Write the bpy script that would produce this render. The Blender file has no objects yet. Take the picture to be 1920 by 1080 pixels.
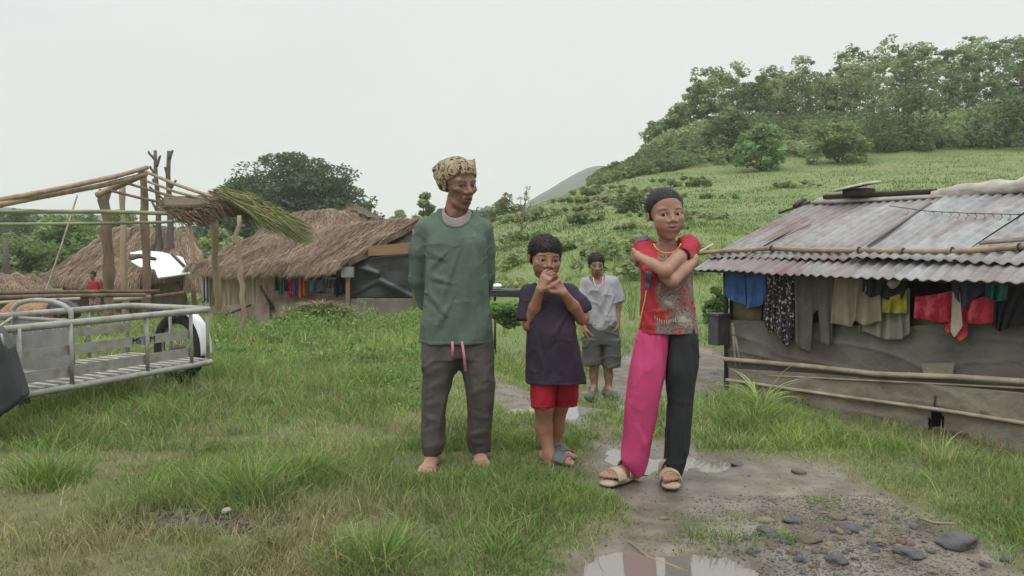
import bpy, math, random
import numpy as np
from mathutils import Vector, Matrix
rad = math.radians
rng = np.random.default_rng(7)
random.seed(7)
SC = bpy.context.scene
COL = SC.collection

# ------------------------------------------------------------------ camera
CAMZ = 1.12
F0 = 1500.0
PITCH = math.atan(85 / F0)
cam_d = bpy.data.cameras.new('camera')
cam_d.sensor_width = 36.0
cam_d.lens = 36.0 * F0 / 1920.0
cam_d.clip_start = 0.05
cam_d.clip_end = 6000
cam = bpy.data.objects.new('camera', cam_d)
COL.objects.link(cam)
cam.location = (0, 0, CAMZ)
cam.rotation_euler = (math.pi / 2 - PITCH, 0, 0)
SC.camera = cam

# ------------------------------------------------------------------ world: overcast sky over a Nishita sky
SUN_EL, SUN_AZ = rad(58), rad(200)
SKY_H, SKY_Z = 0.86, 2.4
world = bpy.data.worlds.new('World')
SC.world = world
world.use_nodes = True
nt = world.node_tree
for n in list(nt.nodes): nt.nodes.remove(n)
out = nt.nodes.new('ShaderNodeOutputWorld')
bg_sky = nt.nodes.new('ShaderNodeBackground'); bg_sky.inputs['Strength'].default_value = 0.06
bg_cl = nt.nodes.new('ShaderNodeBackground'); bg_cl.inputs['Strength'].default_value = 1.0
sky = nt.nodes.new('ShaderNodeTexSky'); sky.sky_type = 'NISHITA'; sky.sun_disc = False
sky.sun_elevation = SUN_EL; sky.sun_rotation = SUN_AZ
sky.air_density = 1.5; sky.dust_density = 5
tc = nt.nodes.new('ShaderNodeTexCoord')
sep = nt.nodes.new('ShaderNodeSeparateXYZ')
nt.links.new(tc.outputs['Generated'], sep.inputs[0])
rmp = nt.nodes.new('ShaderNodeMapRange')
rmp.inputs['From Min'].default_value = 0.33; rmp.inputs['From Max'].default_value = 0.95
rmp.inputs['To Min'].default_value = SKY_H; rmp.inputs['To Max'].default_value = SKY_Z
nt.links.new(sep.outputs['Z'], rmp.inputs['Value'])
mp = nt.nodes.new('ShaderNodeMapping'); mp.inputs['Scale'].default_value = (1.0, 1.0, 3.2)
nt.links.new(tc.outputs['Generated'], mp.inputs['Vector'])
nz = nt.nodes.new('ShaderNodeTexNoise'); nz.inputs['Scale'].default_value = 2.2; nz.inputs['Detail'].default_value = 6
nz.inputs['Roughness'].default_value = 0.52
nt.links.new(mp.outputs['Vector'], nz.inputs['Vector'])
# clouds are heavier on the left of the view (west)
lft = nt.nodes.new('ShaderNodeMapRange')
lft.inputs['From Min'].default_value = -0.10; lft.inputs['From Max'].default_value = -0.62
lft.inputs['To Min'].default_value = 0.0; lft.inputs['To Max'].default_value = 1.0
nt.links.new(sep.outputs['X'], lft.inputs['Value'])
cr = nt.nodes.new('ShaderNodeMapRange')
cr.inputs['From Min'].default_value = 0.35; cr.inputs['From Max'].default_value = 0.70
cr.inputs['To Min'].default_value = 0.0; cr.inputs['To Max'].default_value = 0.42
nt.links.new(nz.outputs['Fac'], cr.inputs['Value'])
mu = nt.nodes.new('ShaderNodeMath'); mu.operation = 'MULTIPLY'
nt.links.new(cr.outputs[0], mu.inputs[0]); nt.links.new(lft.outputs[0], mu.inputs[1])
mx = nt.nodes.new('ShaderNodeMix'); mx.data_type = 'RGBA'
mx.inputs['A'].default_value = (0.975, 1.0, 0.985, 1)
mx.inputs['B'].default_value = (0.66, 0.67, 0.70, 1)
nt.links.new(mu.outputs[0], mx.inputs['Factor'])
vm = nt.nodes.new('ShaderNodeVectorMath'); vm.operation = 'SCALE'
nt.links.new(mx.outputs['Result'], vm.inputs[0]); nt.links.new(rmp.outputs[0], vm.inputs['Scale'])
nt.links.new(vm.outputs[0], bg_cl.inputs['Color'])
nt.links.new(sky.outputs[0], bg_sky.inputs['Color'])
ms = nt.nodes.new('ShaderNodeMixShader'); ms.inputs['Fac'].default_value = 0.93
nt.links.new(bg_sky.outputs[0], ms.inputs[1]); nt.links.new(bg_cl.outputs[0], ms.inputs[2])
nt.links.new(ms.outputs[0], out.inputs['Surface'])

sun_d = bpy.data.lights.new('sun', 'SUN')
sun_d.energy = 1.0; sun_d.angle = rad(25); sun_d.color = (1.0, 0.97, 0.92)
sun = bpy.data.objects.new('sun', sun_d); COL.objects.link(sun)
sdir = Vector((math.cos(SUN_EL) * math.sin(SUN_AZ), math.cos(SUN_EL) * math.cos(SUN_AZ), math.sin(SUN_EL)))
sun.rotation_euler = (-sdir).to_track_quat('-Z', 'Y').to_euler()

SC.view_settings.view_transform = 'Standard'
SC.view_settings.look = 'None'
SC.view_settings.exposure = 0.0
SC.view_settings.gamma = 1.0
SC.cycles.max_bounces = 6
SC.cycles.transparent_max_bounces = 8

# ------------------------------------------------------------------ projection helpers
_cp, _sp = math.cos(PITCH), math.sin(PITCH)
def ray(px, py):
    u = (px - 960) / F0; v = (540 - py) / F0
    return np.array([u, _cp + v * _sp, -_sp + v * _cp])
def P(px, py, Y):
    r = ray(px, py)
    return np.array([0, 0, CAMZ]) + r * (Y / r[1])
def on_plane(px, py, p0, n):
    r = ray(px, py); c = np.array([0, 0, CAMZ])
    t = np.dot(np.asarray(p0) - c, n) / np.dot(r, n)
    return c + r * t

# ------------------------------------------------------------------ noise
def _h(ix, iy, iz, seed):
    n = (ix * 374761393 + iy * 668265263 + iz * 2147483647 + seed * 144665) & 0xffffffff
    n = ((n ^ (n >> 13)) * 1274126177) & 0xffffffff
    return ((n ^ (n >> 16)) & 0xffff) / 65535.0
def noise3(x, y, z, seed=0):
    x, y, z = np.broadcast_arrays(np.asarray(x, float), np.asarray(y, float), np.asarray(z, float))
    ix = np.floor(x).astype(np.int64); iy = np.floor(y).astype(np.int64); iz = np.floor(z).astype(np.int64)
    fx = x - ix; fy = y - iy; fz = z - iz
    fx = fx * fx * (3 - 2 * fx); fy = fy * fy * (3 - 2 * fy); fz = fz * fz * (3 - 2 * fz)
    r = 0
    for a in (0, 1):
        for b in (0, 1):
            for c in (0, 1):
                w = (fx if a else 1 - fx) * (fy if b else 1 - fy) * (fz if c else 1 - fz)
                r = r + w * _h(ix + a, iy + b, iz + c, seed)
    return r * 2 - 1
def fbm2(x, y, sc, seed=0, octv=4):
    r = 0; a = 1; t = 0
    for i in range(octv):
        r = r + a * noise3(np.asarray(x) * sc, np.asarray(y) * sc, 0.37 + i * 7.1, seed + i); t += a
        a *= 0.5; sc *= 2.03
    return r / t
def sstep(t):
    t = np.clip(t, 0, 1); return t * t * (3 - 2 * t)

# ------------------------------------------------------------------ terrain
_pc = np.array([-900, 0, 400, 700, 850, 930, 1000, 1100, 1200, 1300, 1500, 1700, 1920, 2600], float)
_dd = np.array([9, 11, 15, 25, 38, 50, 62, 75, 120, 300], float)
_hz = np.array([   # z added for the hill, rows = depth
 [0]*14,
 [0, 0, 0, 0, 0, 0.05, .1, .1, .1, .1, .1, .1, .1, .1],
 [0, 0, 0, .1, .35, .6, .7, .9, 1.05, 1.1, 1.1, 1.1, 1.1, 1.1],
 [0, 0, 0, .3, .9, 1.6, 1.9, 2.2, 2.3, 2.35, 2.6, 2.8, 2.9, 3],
 [0, 0, 0, .5, 1.4, 2.6, 3.1, 3.7, 3.9, 4.1, 4.4, 4.8, 5.0, 5.2],
 [0, 0, 0, .8, 2.0, 3.35, 4.1, 5.1, 5.6, 5.9, 6.5, 6.9, 7.3, 8],
 [0, 0, 0, .8, 1.6, 2.9, 4.1, 6.1, 8.8, 10.9, 11.4, 11.2, 11.9, 13],
 [0, 0, 0, .6, 1.2, 2.4, 3.4, 5.6, 8.8, 11.4, 12.0, 12.0, 12.6, 14],
 [0, 0, 0, .4, .6, 1.0, 1.5, 3, 6, 8.5, 9.5, 9.5, 10, 11],
 [0]*14], float)
_pg = np.linspace(-900, 2600, 176)
_lg = np.linspace(math.log(9), math.log(300), 140)
def _bil(px, ld):
    fx = np.interp(px, _pc, np.arange(len(_pc))); fy = np.interp(ld, np.log(_dd), np.arange(len(_dd)))
    ix = np.clip(fx.astype(int), 0, len(_pc) - 2); iy = np.clip(fy.astype(int), 0, len(_dd) - 2)
    tx = fx - ix; ty = fy - iy
    return (_hz[iy, ix] * (1 - tx) * (1 - ty) + _hz[iy, ix + 1] * tx * (1 - ty) + _hz[iy + 1, ix] * (1 - tx) * ty + _hz[iy + 1, ix + 1] * tx * ty)
_G = _bil(*np.meshgrid(_pg, _lg))
for _ in range(4):
    Gp = np.pad(_G, 2, mode='edge'); _G = sum(Gp[i:i + _G.shape[0], j:j + _G.shape[1]] for i in range(5) for j in range(5)) / 25
def terrain(x, y, fine=True):
    x = np.asarray(x, float); y = np.asarray(y, float)
    d = np.maximum(y, 0.5)
    px = np.clip(960 + F0 * x / d, -900, 2600)
    e = np.interp(px, [0, 900, 1100, 1200, 1370, 1450, 1600, 1750, 1920, 2600], [5, 5.5, 4.8, 4.85, 5.4, 5.1, 4.35, 3.95, 3.7, 3.4])
    w = np.interp(px, [0, 800, 1000, 1150, 1370, 1600, 2600], [22, 16, 4.5, 3.0, 2.0, 1.6, 1.6])
    D = np.interp(px, [0, 700, 1000, 1150, 1370, 2600], [1.0, .9, .56, .50, .56, .56])
    z = -D * sstep((d - e) / w)
    fx = (px + 900) / 3500 * 175; fy = (np.log(np.clip(d, 9, 299.9)) - _lg[0]) / (_lg[-1] - _lg[0]) * 139
    ix = np.clip(fx.astype(int), 0, 174); iy = np.clip(fy.astype(int), 0, 138)
    tx = fx - ix; ty = fy - iy
    z = z + (_G[iy, ix] * (1 - tx) * (1 - ty) + _G[iy, ix + 1] * tx * (1 - ty) + _G[iy + 1, ix] * (1 - tx) * ty + _G[iy + 1, ix + 1] * tx * ty)
    big = sstep((d - 9) / 12)
    z = z + big * (0.16 * fbm2(x, y, 0.22, 5, 3)) + 0.012 * fbm2(x, y, 2.1, 9, 2)
    return z
def G(px, py):
    r = ray(px, py)
    lo = None; t = 1.5; z = 0
    while t < 400:
        p = np.array([0, 0, CAMZ]) + r * t
        if p[2] < float(terrain(p[0], p[1])): break
        t *= 1.01
    a, b = t / 1.01, t
    for _ in range(12):
        m = (a + b) / 2; p = np.array([0, 0, CAMZ]) + r * m
        if p[2] < float(terrain(p[0], p[1])): b = m
        else: a = m
    return p
def tz(x, y): return float(terrain(x, y))

# mud / path outlines (ground plan)
def flatG(px, py):
    r = ray(px, py); return np.array([0, 0, CAMZ]) + r * (CAMZ / -r[2])
def poly_of(pts): return np.array([flatG(*p)[:2] for p in pts])
def sdist(poly, x, y):
    x = np.asarray(x, float); y = np.asarray(y, float)
    d = np.full(x.shape, 1e9); ins = np.zeros(x.shape, bool)
    n = len(poly)
    for i in range(n):
        ax, ay = poly[i]; bx, by = poly[(i + 1) % n]
        ex, ey = bx - ax, by - ay
        t = np.clip(((x - ax) * ex + (y - ay) * ey) / (ex * ex + ey * ey + 1e-12), 0, 1)
        d = np.minimum(d, np.hypot(x - ax - t * ex, y - ay - t * ey))
        c = ((ay > y) != (by > y)) & (x < (bx - ax) * (y - ay) / (by - ay + 1e-12) + ax)
        ins ^= c
    return np.where(ins, -d, d)
MUD_A = poly_of([(925, 735), (1010, 745), (1085, 768), (1112, 800), (1150, 822), (1290, 842), (1420, 858), (1540, 872),
                 (1610, 910), (1690, 950), (1800, 1000), (1960, 1065), (1900, 1130), (1050, 1130), (1095, 1015), (1160, 985),
                 (1165, 950), (1140, 905), (1130, 860), (1085, 812), (1010, 775), (935, 762)])
MUD_B = np.array([[.55, 7.2], [.95, 6.5], [1.5, 6.9], [2.3, 7.6], [3.2, 9.2], [3.0, 11.0], [2.2, 11.6], [1.2, 10.2], [.7, 8.6]])
MUD_C = poly_of([(925, 700), (1000, 728), (1100, 740), (1180, 742), (1180, 762), (1090, 775), (990, 758), (925, 745)])
DIRT_D = poly_of([(290, 970), (350, 952), (470, 975), (480, 1000), (380, 1010), (300, 995)])
MUD_E = np.array([G(px, py)[:2] for px, py in ((385, 592), (470, 586), (600, 588), (650, 592), (600, 606), (520, 612), (430, 612))])
def mud_mask(x, y):
    n = 0.17 * fbm2(x, y, 2.8, 21, 3) + 0.08 * fbm2(x, y, 11, 22, 2)
    a = np.minimum(sdist(MUD_A, x, y), sdist(MUD_B, x, y))
    a = np.minimum(a, sdist(MUD_C, x, y))
    a = np.minimum(a, sdist(MUD_E, x, y) + .25)
    b = sdist(DIRT_D, x, y) + 0.04
    m = np.clip(0.5 - (a + n) / 0.16, 0, 1)
    m2 = np.clip(0.5 - (b + 0.5 * n) / 0.08, 0, 1)
    return np.maximum(m, m2 * 0.9)
PUD = [  # puddles: centre x,y, radii, depth
    (flatG(1235, 1065), 0.36, 0.20, .034), (flatG(1290, 868), 0.24, 0.16, .024),
    (flatG(1015, 772), .34, .20, .024), (flatG(1180, 862), .12, .28, .024), (flatG(1130, 727), .45, .22, .02)]
PUDZ = [None] * len(PUD)
def puddle_dip(x, y):
    z = 0
    for (c, rx, ry, dp) in PUD:
        q = np.sqrt(((x - c[0]) / rx) ** 2 + ((y - c[1]) / ry) ** 2)
        q = q + 0.75 * fbm2(x, y, 6.0, 31, 4)
        z = z - dp * (1 - sstep((q - 0.55) / 0.75))
    return z
def ground_z(x, y):
    m = mud_mask(x, y)
    z = terrain(x, y) - 0.022 * m + puddle_dip(x, y)
    z = z + m * (0.007 * fbm2(x, y, 9, 40, 3)) + (1 - m) * 0.006 * fbm2(x, y, 7, 41, 2)
    return z

# ------------------------------------------------------------------ object helpers
class MB:
    def __init__(s): s.v = []; s.f = []; s.c = []; s.n = 0; s.mi = []
    def add(s, v, f, c=None, mi=0):
        v = np.asarray(v, float).reshape(-1, 3)
        s.v.append(v); o = s.n; s.n += len(v)
        for q in f: s.f.append(tuple(int(i) + o for i in q)); s.mi.append(mi)
        if c is not None: s.c.append(np.tile(np.append(np.asarray(c, float)[:3], 1), (len(v), 1)) if np.ndim(c) == 1 else np.asarray(c))
    def tube(s, pts, r, seg=10, cap=True, c=None, mi=0, knots=None):
        pts = [np.asarray(p, float) for p in pts]
        if np.isscalar(r): r = [r] * len(pts)
        v = []; f = []
        up = np.array([0, 0, 1.0])
        t0 = pts[1] - pts[0]
        if abs(t0[2]) > 0.9 * np.linalg.norm(t0): up = np.array([0, 1.0, 0])
        for i, p in enumerate(pts):
            t = pts[min(i + 1, len(pts) - 1)] - pts[max(i - 1, 0)]
            t = t / (np.linalg.norm(t) + 1e-12)
            a = np.cross(t, up); a /= (np.linalg.norm(a) + 1e-12); b = np.cross(t, a)
            up = -b if np.dot(-b, up) > 0 else b
            a = np.cross(t, up); a /= (np.linalg.norm(a) + 1e-12); b = np.cross(a, t)
            for k in range(seg):
                an = 2 * math.pi * k / seg
                v.append(p + r[i] * (math.cos(an) * a + math.sin(an) * b))
        for i in range(len(pts) - 1):
            for k in range(seg):
                k2 = (k + 1) % seg
                f.append((i * seg + k, i * seg + k2, (i + 1) * seg + k2, (i + 1) * seg + k))
        if cap:
            f.append(tuple(range(seg))[::-1]); f.append(tuple((len(pts) - 1) * seg + k for k in range(seg)))
        s.add(v, f, c, mi)
    def box(s, c, ax, ay, az, col=None, mi=0):
        c, ax, ay, az = [np.asarray(q, float) for q in (c, ax, ay, az)]
        v = [c + i * ax + j * ay + k * az for k in (-1, 1) for j in (-1, 1) for i in (-1, 1)]
        f = [(0, 2, 3, 1), (4, 5, 7, 6), (0, 1, 5, 4), (2, 6, 7, 3), (0, 4, 6, 2), (1, 3, 7, 5)]
        s.add(v, f, col, mi)
    def beam(s, a, b, w, h, col=None, up=(0, 0, 1), mi=0):
        a = np.asarray(a, float); b = np.asarray(b, float); t = b - a; L = np.linalg.norm(t); t = t / L
        sd = np.cross(t, up); sd /= np.linalg.norm(sd); u = np.cross(sd, t)
        s.box((a + b) / 2, t * L / 2, sd * w / 2, u * h / 2, col, mi)
    def grid(s, fn, nu, nv, thick=0, mi=0):
        U = np.linspace(0, 1, nu); V = np.linspace(0, 1, nv)
        pts = np.array([[fn(u, v) for u in U] for v in V], float)
        s.gridarr(pts, thick, mi)
    def gridarr(s, pts, thick=0, mi=0):
        nv, nu = pts.shape[:2]
        f = [(j * nu + i, j * nu + i + 1, (j + 1) * nu + i + 1, (j + 1) * nu + i) for j in range(nv - 1) for i in range(nu - 1)]
        if thick:
            du = np.gradient(pts, axis=1); dv = np.gradient(pts, axis=0)
            n = np.cross(du, dv); n /= (np.linalg.norm(n, axis=2, keepdims=True) + 1e-12)
            b = pts - n * thick; N = nu * nv
            f2 = [tuple(q + N for q in reversed(t)) for t in f]
            ring = [i for i in range(nu)] + [j * nu + nu - 1 for j in range(1, nv)] + [(nv - 1) * nu + i for i in range(nu - 2, -1, -1)] + [j * nu for j in range(nv - 2, 0, -1)]
            f3 = [(ring[i], ring[i] + N, ring[(i + 1) % len(ring)] + N, ring[(i + 1) % len(ring)]) for i in range(len(ring))]
            s.add(np.concatenate([pts.reshape(-1, 3), b.reshape(-1, 3)]), f + f2 + f3, None, mi)
        else:
            s.add(pts.reshape(-1, 3), f, None, mi)
def mesh_np(name, V, Fq, col=None, smooth=True):
    """V (n,3); Fq (m,k) array of equal-size faces"""
    me = bpy.data.meshes.new(name)
    V = np.ascontiguousarray(V, np.float32); Fq = np.ascontiguousarray(Fq, np.int32)
    m, k = Fq.shape
    me.vertices.add(len(V)); me.vertices.foreach_set('co', V.ravel())
    me.loops.add(m * k); me.loops.foreach_set('vertex_index', Fq.ravel())
    me.polygons.add(m); me.polygons.foreach_set('loop_start', np.arange(m, dtype=np.int32) * k)
    try: me.polygons.foreach_set('loop_total', np.full(m, k, np.int32))
    except Exception: pass
    me.polygons.foreach_set('use_smooth', np.full(m, smooth))
    if col is not None:
        a = me.color_attributes.new('tint', 'FLOAT_COLOR', 'POINT')
        col = np.asarray(col, np.float32)
        if col.shape[1] == 3: col = np.concatenate([col, np.ones((len(col), 1), np.float32)], 1)
        a.data.foreach_set('color', np.ascontiguousarray(col).ravel())
    me.update(calc_edges=True)
    return me
def mesh_mb(name, mb, smooth=True):
    me = bpy.data.meshes.new(name)
    V = np.concatenate(mb.v)
    me.from_pydata(V.tolist(), [], mb.f)
    me.polygons.foreach_set('use_smooth', [smooth] * len(mb.f))
    me.polygons.foreach_set('material_index', mb.mi)
    if mb.c and sum(len(c) for c in mb.c) == len(V):
        a = me.color_attributes.new('tint', 'FLOAT_COLOR', 'POINT')
        a.data.foreach_set('color', np.concatenate(mb.c).astype(np.float32).ravel())
    me.update()
    return me
def link(name, me, mats, parent=None, loc=None, auto=None):
    if isinstance(me, MB): me = mesh_mb(name, me, smooth=(auto is not False))
    o = bpy.data.objects.new(name, me)
    COL.objects.link(o)
    if not isinstance(mats, (list, tuple)): mats = [mats]
    for m in mats: me.materials.append(m)
    base = None
    if parent is not None:
        base = np.array(world_loc(parent)); o.parent = parent
    elif loc is not None:
        base = np.array(loc, float); o.location = loc
    if base is not None and np.abs(base).sum() > 0:
        v = np.empty(len(me.vertices) * 3, np.float32); me.vertices.foreach_get('co', v)
        v = v.reshape(-1, 3) - base.astype(np.float32); me.vertices.foreach_set('co', v.ravel()); me.update()
    if auto and auto is not True:
        try: me.set_sharp_from_angle(angle=auto)
        except Exception: pass
    return o
def world_loc(o):
    l = Vector(o.location)
    while o.parent: o = o.parent; l = l + Vector(o.location)
    return l
def tag(o, label=None, cat=None, group=None, kind=None):
    if label: o['label'] = label
    if cat: o['category'] = cat
    if group: o['group'] = group
    if kind: o['kind'] = kind
    return o
def thing(name, label, cat, loc, group=None):
    o = bpy.data.objects.new(name, None); o.empty_display_size = 0.1
    COL.objects.link(o); o.location = [float(q) for q in loc]
    return tag(o, label, cat, group)
def plabel(o, s): o['label'] = s; return o

# ------------------------------------------------------------------ materials
def s2l(c):
    c = np.array(c, float) / 255.0
    return np.where(c <= 0.04045, c / 12.92, ((c + 0.055) / 1.055) ** 2.4)
def mat(name, c1, c2=None, scale=8.0, rough=0.8, bump=0.2, bscale=None, metal=0.0, spec=0.3, attr=False, transl=0.0, detail=6,
        stretch=(1, 1, 1), dist=0.01, c3=None, contrast=(0.35, 0.65), sheen=0.0, sss=0.0):
    m = bpy.data.materials.new(name); m.use_nodes = True
    t = m.node_tree; n = t.nodes; b = n['Principled BSDF']
    L = t.links.new
    tcn = n.new('ShaderNodeTexCoord'); mpn = n.new('ShaderNodeMapping'); mpn.inputs['Scale'].default_value = stretch
    L(tcn.outputs['Object'], mpn.inputs[0])
    no = n.new('ShaderNodeTexNoise'); no.inputs['Scale'].default_value = scale; no.inputs['Detail'].default_value = detail
    L(mpn.outputs[0], no.inputs['Vector'])
    ramp = n.new('ShaderNodeValToRGB'); e = ramp.color_ramp.elements
    c2 = c2 if c2 is not None else tuple(x * 0.8 for x in c1)
    e[0].position = contrast[0]; e[0].color = (*c1, 1); e[1].position = contrast[1]; e[1].color = (*c2, 1)
    if c3 is not None:
        q = e.new((contrast[0] + contrast[1]) / 2); q.color = (*c3, 1)
    L(no.outputs['Fac'], ramp.inputs['Fac'])
    src = ramp.outputs['Color']
    if attr:
        at = n.new('ShaderNodeAttribute'); at.attribute_name = 'tint'
        mm = n.new('ShaderNodeMix'); mm.data_type = 'RGBA'; mm.blend_type = 'MULTIPLY'; mm.inputs['Factor'].default_value = 1
        L(src, mm.inputs['A']); L(at.outputs['Color'], mm.inputs['B']); src = mm.outputs['Result']
    L(src, b.inputs['Base Color'])
    b.inputs['Roughness'].default_value = rough; b.inputs['Metallic'].default_value = metal
    b.inputs['Specular IOR Level'].default_value = spec
    if sheen: b.inputs['Sheen Weight'].default_value = sheen
    if sss:
        b.inputs['Subsurface Weight'].default_value = sss
        b.inputs['Subsurface Radius'].default_value = (0.01, 0.004, 0.002)
    if bump:
        bn = n.new('ShaderNodeTexNoise'); bn.inputs['Scale'].default_value = bscale or scale * 3; bn.inputs['Detail'].default_value = 5
        L(mpn.outputs[0], bn.inputs['Vector'])
        bp = n.new('ShaderNodeBump'); bp.inputs['Strength'].default_value = bump; bp.inputs['Distance'].default_value = dist
        L(bn.outputs['Fac'], bp.inputs['Height']); L(bp.outputs[0], b.inputs['Normal'])
    if transl:
        tr = n.new('ShaderNodeBsdfTranslucent'); L(src, tr.inputs['Color'])
        mxs = n.new('ShaderNodeMixShader'); mxs.inputs[0].default_value = transl
        L(b.outputs[0], mxs.inputs[1]); L(tr.outputs[0], mxs.inputs[2])
        L(mxs.outputs[0], n['Material Output'].inputs['Surface'])
    m['base'] = 1
    return m
W1 = (1, 1, 1); W9 = (.82, .82, .82)
M_leaf = mat('leaf', W1, (.8, .82, .8), 3, 0.6, 0, attr=True, transl=0.42, spec=0.3)
M_grass = mat('grass_blade', W1, (.85, .88, .8), 1.5, 0.55, 0, attr=True, transl=0.35, spec=0.25)
M_bark = mat('bark', (.16, .14, .10), (.09, .078, .058), 5, .9, .8, 30, stretch=(1, 1, .3))
M_bamboo = mat('bamboo', (.34, .25, .155), (.20, .145, .095), 6, .6, .4, 30, stretch=(1, 1, 1))
M_gbamboo = mat('green_bamboo', (.14, .18, .08), (.24, .24, .13), 3, .45, .2, 30)
M_tan = mat('dry_bamboo', (.42, .37, .29), (.26, .21, .155), 5, .6, .3, 30)
M_post = mat('timber_post', (.19, .13, .09), (.10, .07, .052), 7, .85, .6, 25, stretch=(1, 1, .25))
M_post2 = mat('peeled_post', (.34, .26, .17), (.22, .165, .11), 4, .85, .5, 25, stretch=(1, 1, .25))
M_char = mat('charred_wood', (.07, .06, .055), (.13, .11, .10), 4, .9, .6, 25, stretch=(1, 1, .3))
M_thatch = mat('thatch', W1, (.72, .72, .72), 14, .9, .3, 60, attr=True)
# ================================================================== ground
def ground_mat():
    m = bpy.data.materials.new('ground'); m.use_nodes = True
    t = m.node_tree; n = t.nodes; L = t.links.new; b = n['Principled BSDF']
    tcn = n.new('ShaderNodeTexCoord')
    def noise(s, d=6):
        q = n.new('ShaderNodeTexNoise'); q.inputs['Scale'].default_value = s; q.inputs['Detail'].default_value = d
        L(tcn.outputs['Object'], q.inputs['Vector']); return q.outputs['Fac']
    def ramp(src, *st):
        r = n.new('ShaderNodeValToRGB'); e = r.color_ramp.elements
        e[0].position, e[0].color = st[0][0], (*st[0][1], 1); e[1].position, e[1].color = st[-1][0], (*st[-1][1], 1)
        for p, c in st[1:-1]: q = e.new(p); q.color = (*c, 1)
        L(src, r.inputs['Fac']); return r.outputs['Color']
    def mix(f, a, b_):
        q = n.new('ShaderNodeMix'); q.data_type = 'RGBA'; L(f, q.inputs['Factor']); L(a, q.inputs['A']); L(b_, q.inputs['B']); return q.outputs['Result']
    at = n.new('ShaderNodeAttribute'); at.attribute_name = 'tint'
    sp = n.new('ShaderNodeSeparateColor'); L(at.outputs['Color'], sp.inputs[0])
    soil = ramp(noise(9, 8), (.3, (.07, .085, .028)), (.5, (.12, .12, .052)), (.68, (.13, .105, .065)))
    meadow = ramp(noise(.35, 10), (.30, (.09, .14, .04)), (.5, (.135, .18, .057)), (.68, (.18, .20, .08)))
    mud = ramp(noise(6, 9), (.3, (.075, .062, .046)), (.5, (.13, .11, .086)), (.7, (.195, .168, .134)))
    c = mix(sp.outputs['Green'], soil, meadow)
    c = mix(sp.outputs['Red'], c, mud)
    L(c, b.inputs['Base Color'])
    # wetness -> roughness
    rr = n.new('ShaderNodeMapRange'); L(sp.outputs['Blue'], rr.inputs['Value'])
    rr.inputs['To Min'].default_value = .9; rr.inputs['To Max'].default_value = .24
    L(rr.outputs[0], b.inputs['Roughness']); b.inputs['Specular IOR Level'].default_value = .4
    bp = n.new('ShaderNodeBump'); bp.inputs['Strength'].default_value = .7; bp.inputs['Distance'].default_value = .012
    L(noise(22, 10), bp.inputs['Height']); L(bp.outputs[0], b.inputs['Normal'])
    return m
M_ground = ground_mat()
NPX, ND = 620, 760
pxs = np.linspace(-500, 2420, NPX)
ds = np.concatenate([np.geomspace(2.0, 12, 470), np.geomspace(12.05, 130, 230), np.geomspace(135, 2500, ND - 700)])
PX, DD = np.meshgrid(pxs, ds)
X = (PX - 960) / F0 * DD; Y = DD
Z = ground_z(X, Y)
mud = mud_mask(X, Y)
wet = np.clip(mud * (0.5 + 1.1 * fbm2(X, Y, 2.6, 51, 3)), 0, 1)
for (c, rx, ry, dp) in PUD:
    wet = np.maximum(wet, np.clip(1.5 - np.hypot((X - c[0]) / rx, (Y - c[1]) / ry) * .75, 0, 1) * mud)
meadow = sstep((Y - 8) / 6)
V = np.stack([X, Y, Z], -1).reshape(-1, 3)
ii = (np.arange(ND - 1)[:, None] * NPX + np.arange(NPX - 1)[None]).ravel()
Fq = np.stack([ii, ii + 1, ii + NPX + 1, ii + NPX], 1)
gcol = np.stack([mud, meadow, wet], -1).reshape(-1, 3)
g = link('ground', mesh_np('ground', V, Fq, gcol), M_ground); tag(g, kind='structure')
# ground behind and beside the camera, so that the place goes on
mb = MB()
mb.add([(-60, -60, -.03), (60, -60, -.03), (60, 2.02, -.03), (-60, 2.02, -.03)], [(0, 1, 2, 3)], (0, 0, 0))
g2 = link('near_ground', mb, M_ground); tag(g2, kind='structure')

M_water = bpy.data.materials.new('muddy_water'); M_water.use_nodes = True
_n = M_water.node_tree.nodes; _b = _n['Principled BSDF']
_b.inputs['Base Color'].default_value = (.16, .145, .125, 1); _b.inputs['Roughness'].default_value = .04
_b.inputs['Specular IOR Level'].default_value = 1.0; _b.inputs['IOR'].default_value = 1.6
_bn = _n.new('ShaderNodeTexNoise'); _bn.inputs['Scale'].default_value = 9
_bp = _n.new('ShaderNodeBump'); _bp.inputs['Strength'].default_value = .04; _bp.inputs['Distance'].default_value = .01
M_water.node_tree.links.new(_bn.outputs['Fac'], _bp.inputs['Height']); M_water.node_tree.links.new(_bp.outputs[0], _b.inputs['Normal'])
for (c, rx, ry, dp) in PUD:
    mb = MB(); N = 48
    zc = tz(c[0], c[1]) - 0.022 - dp * 0.55
    pts = [(c[0] + 1.5 * rx * math.cos(2 * math.pi * i / N), c[1] + 1.5 * ry * math.sin(2 * math.pi * i / N), zc) for i in range(N)]
    mb.add(pts, [tuple(range(N))])
    w = link('puddle', mb, M_water, loc=(c[0], c[1], zc)); tag(w, kind='structure')

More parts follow.
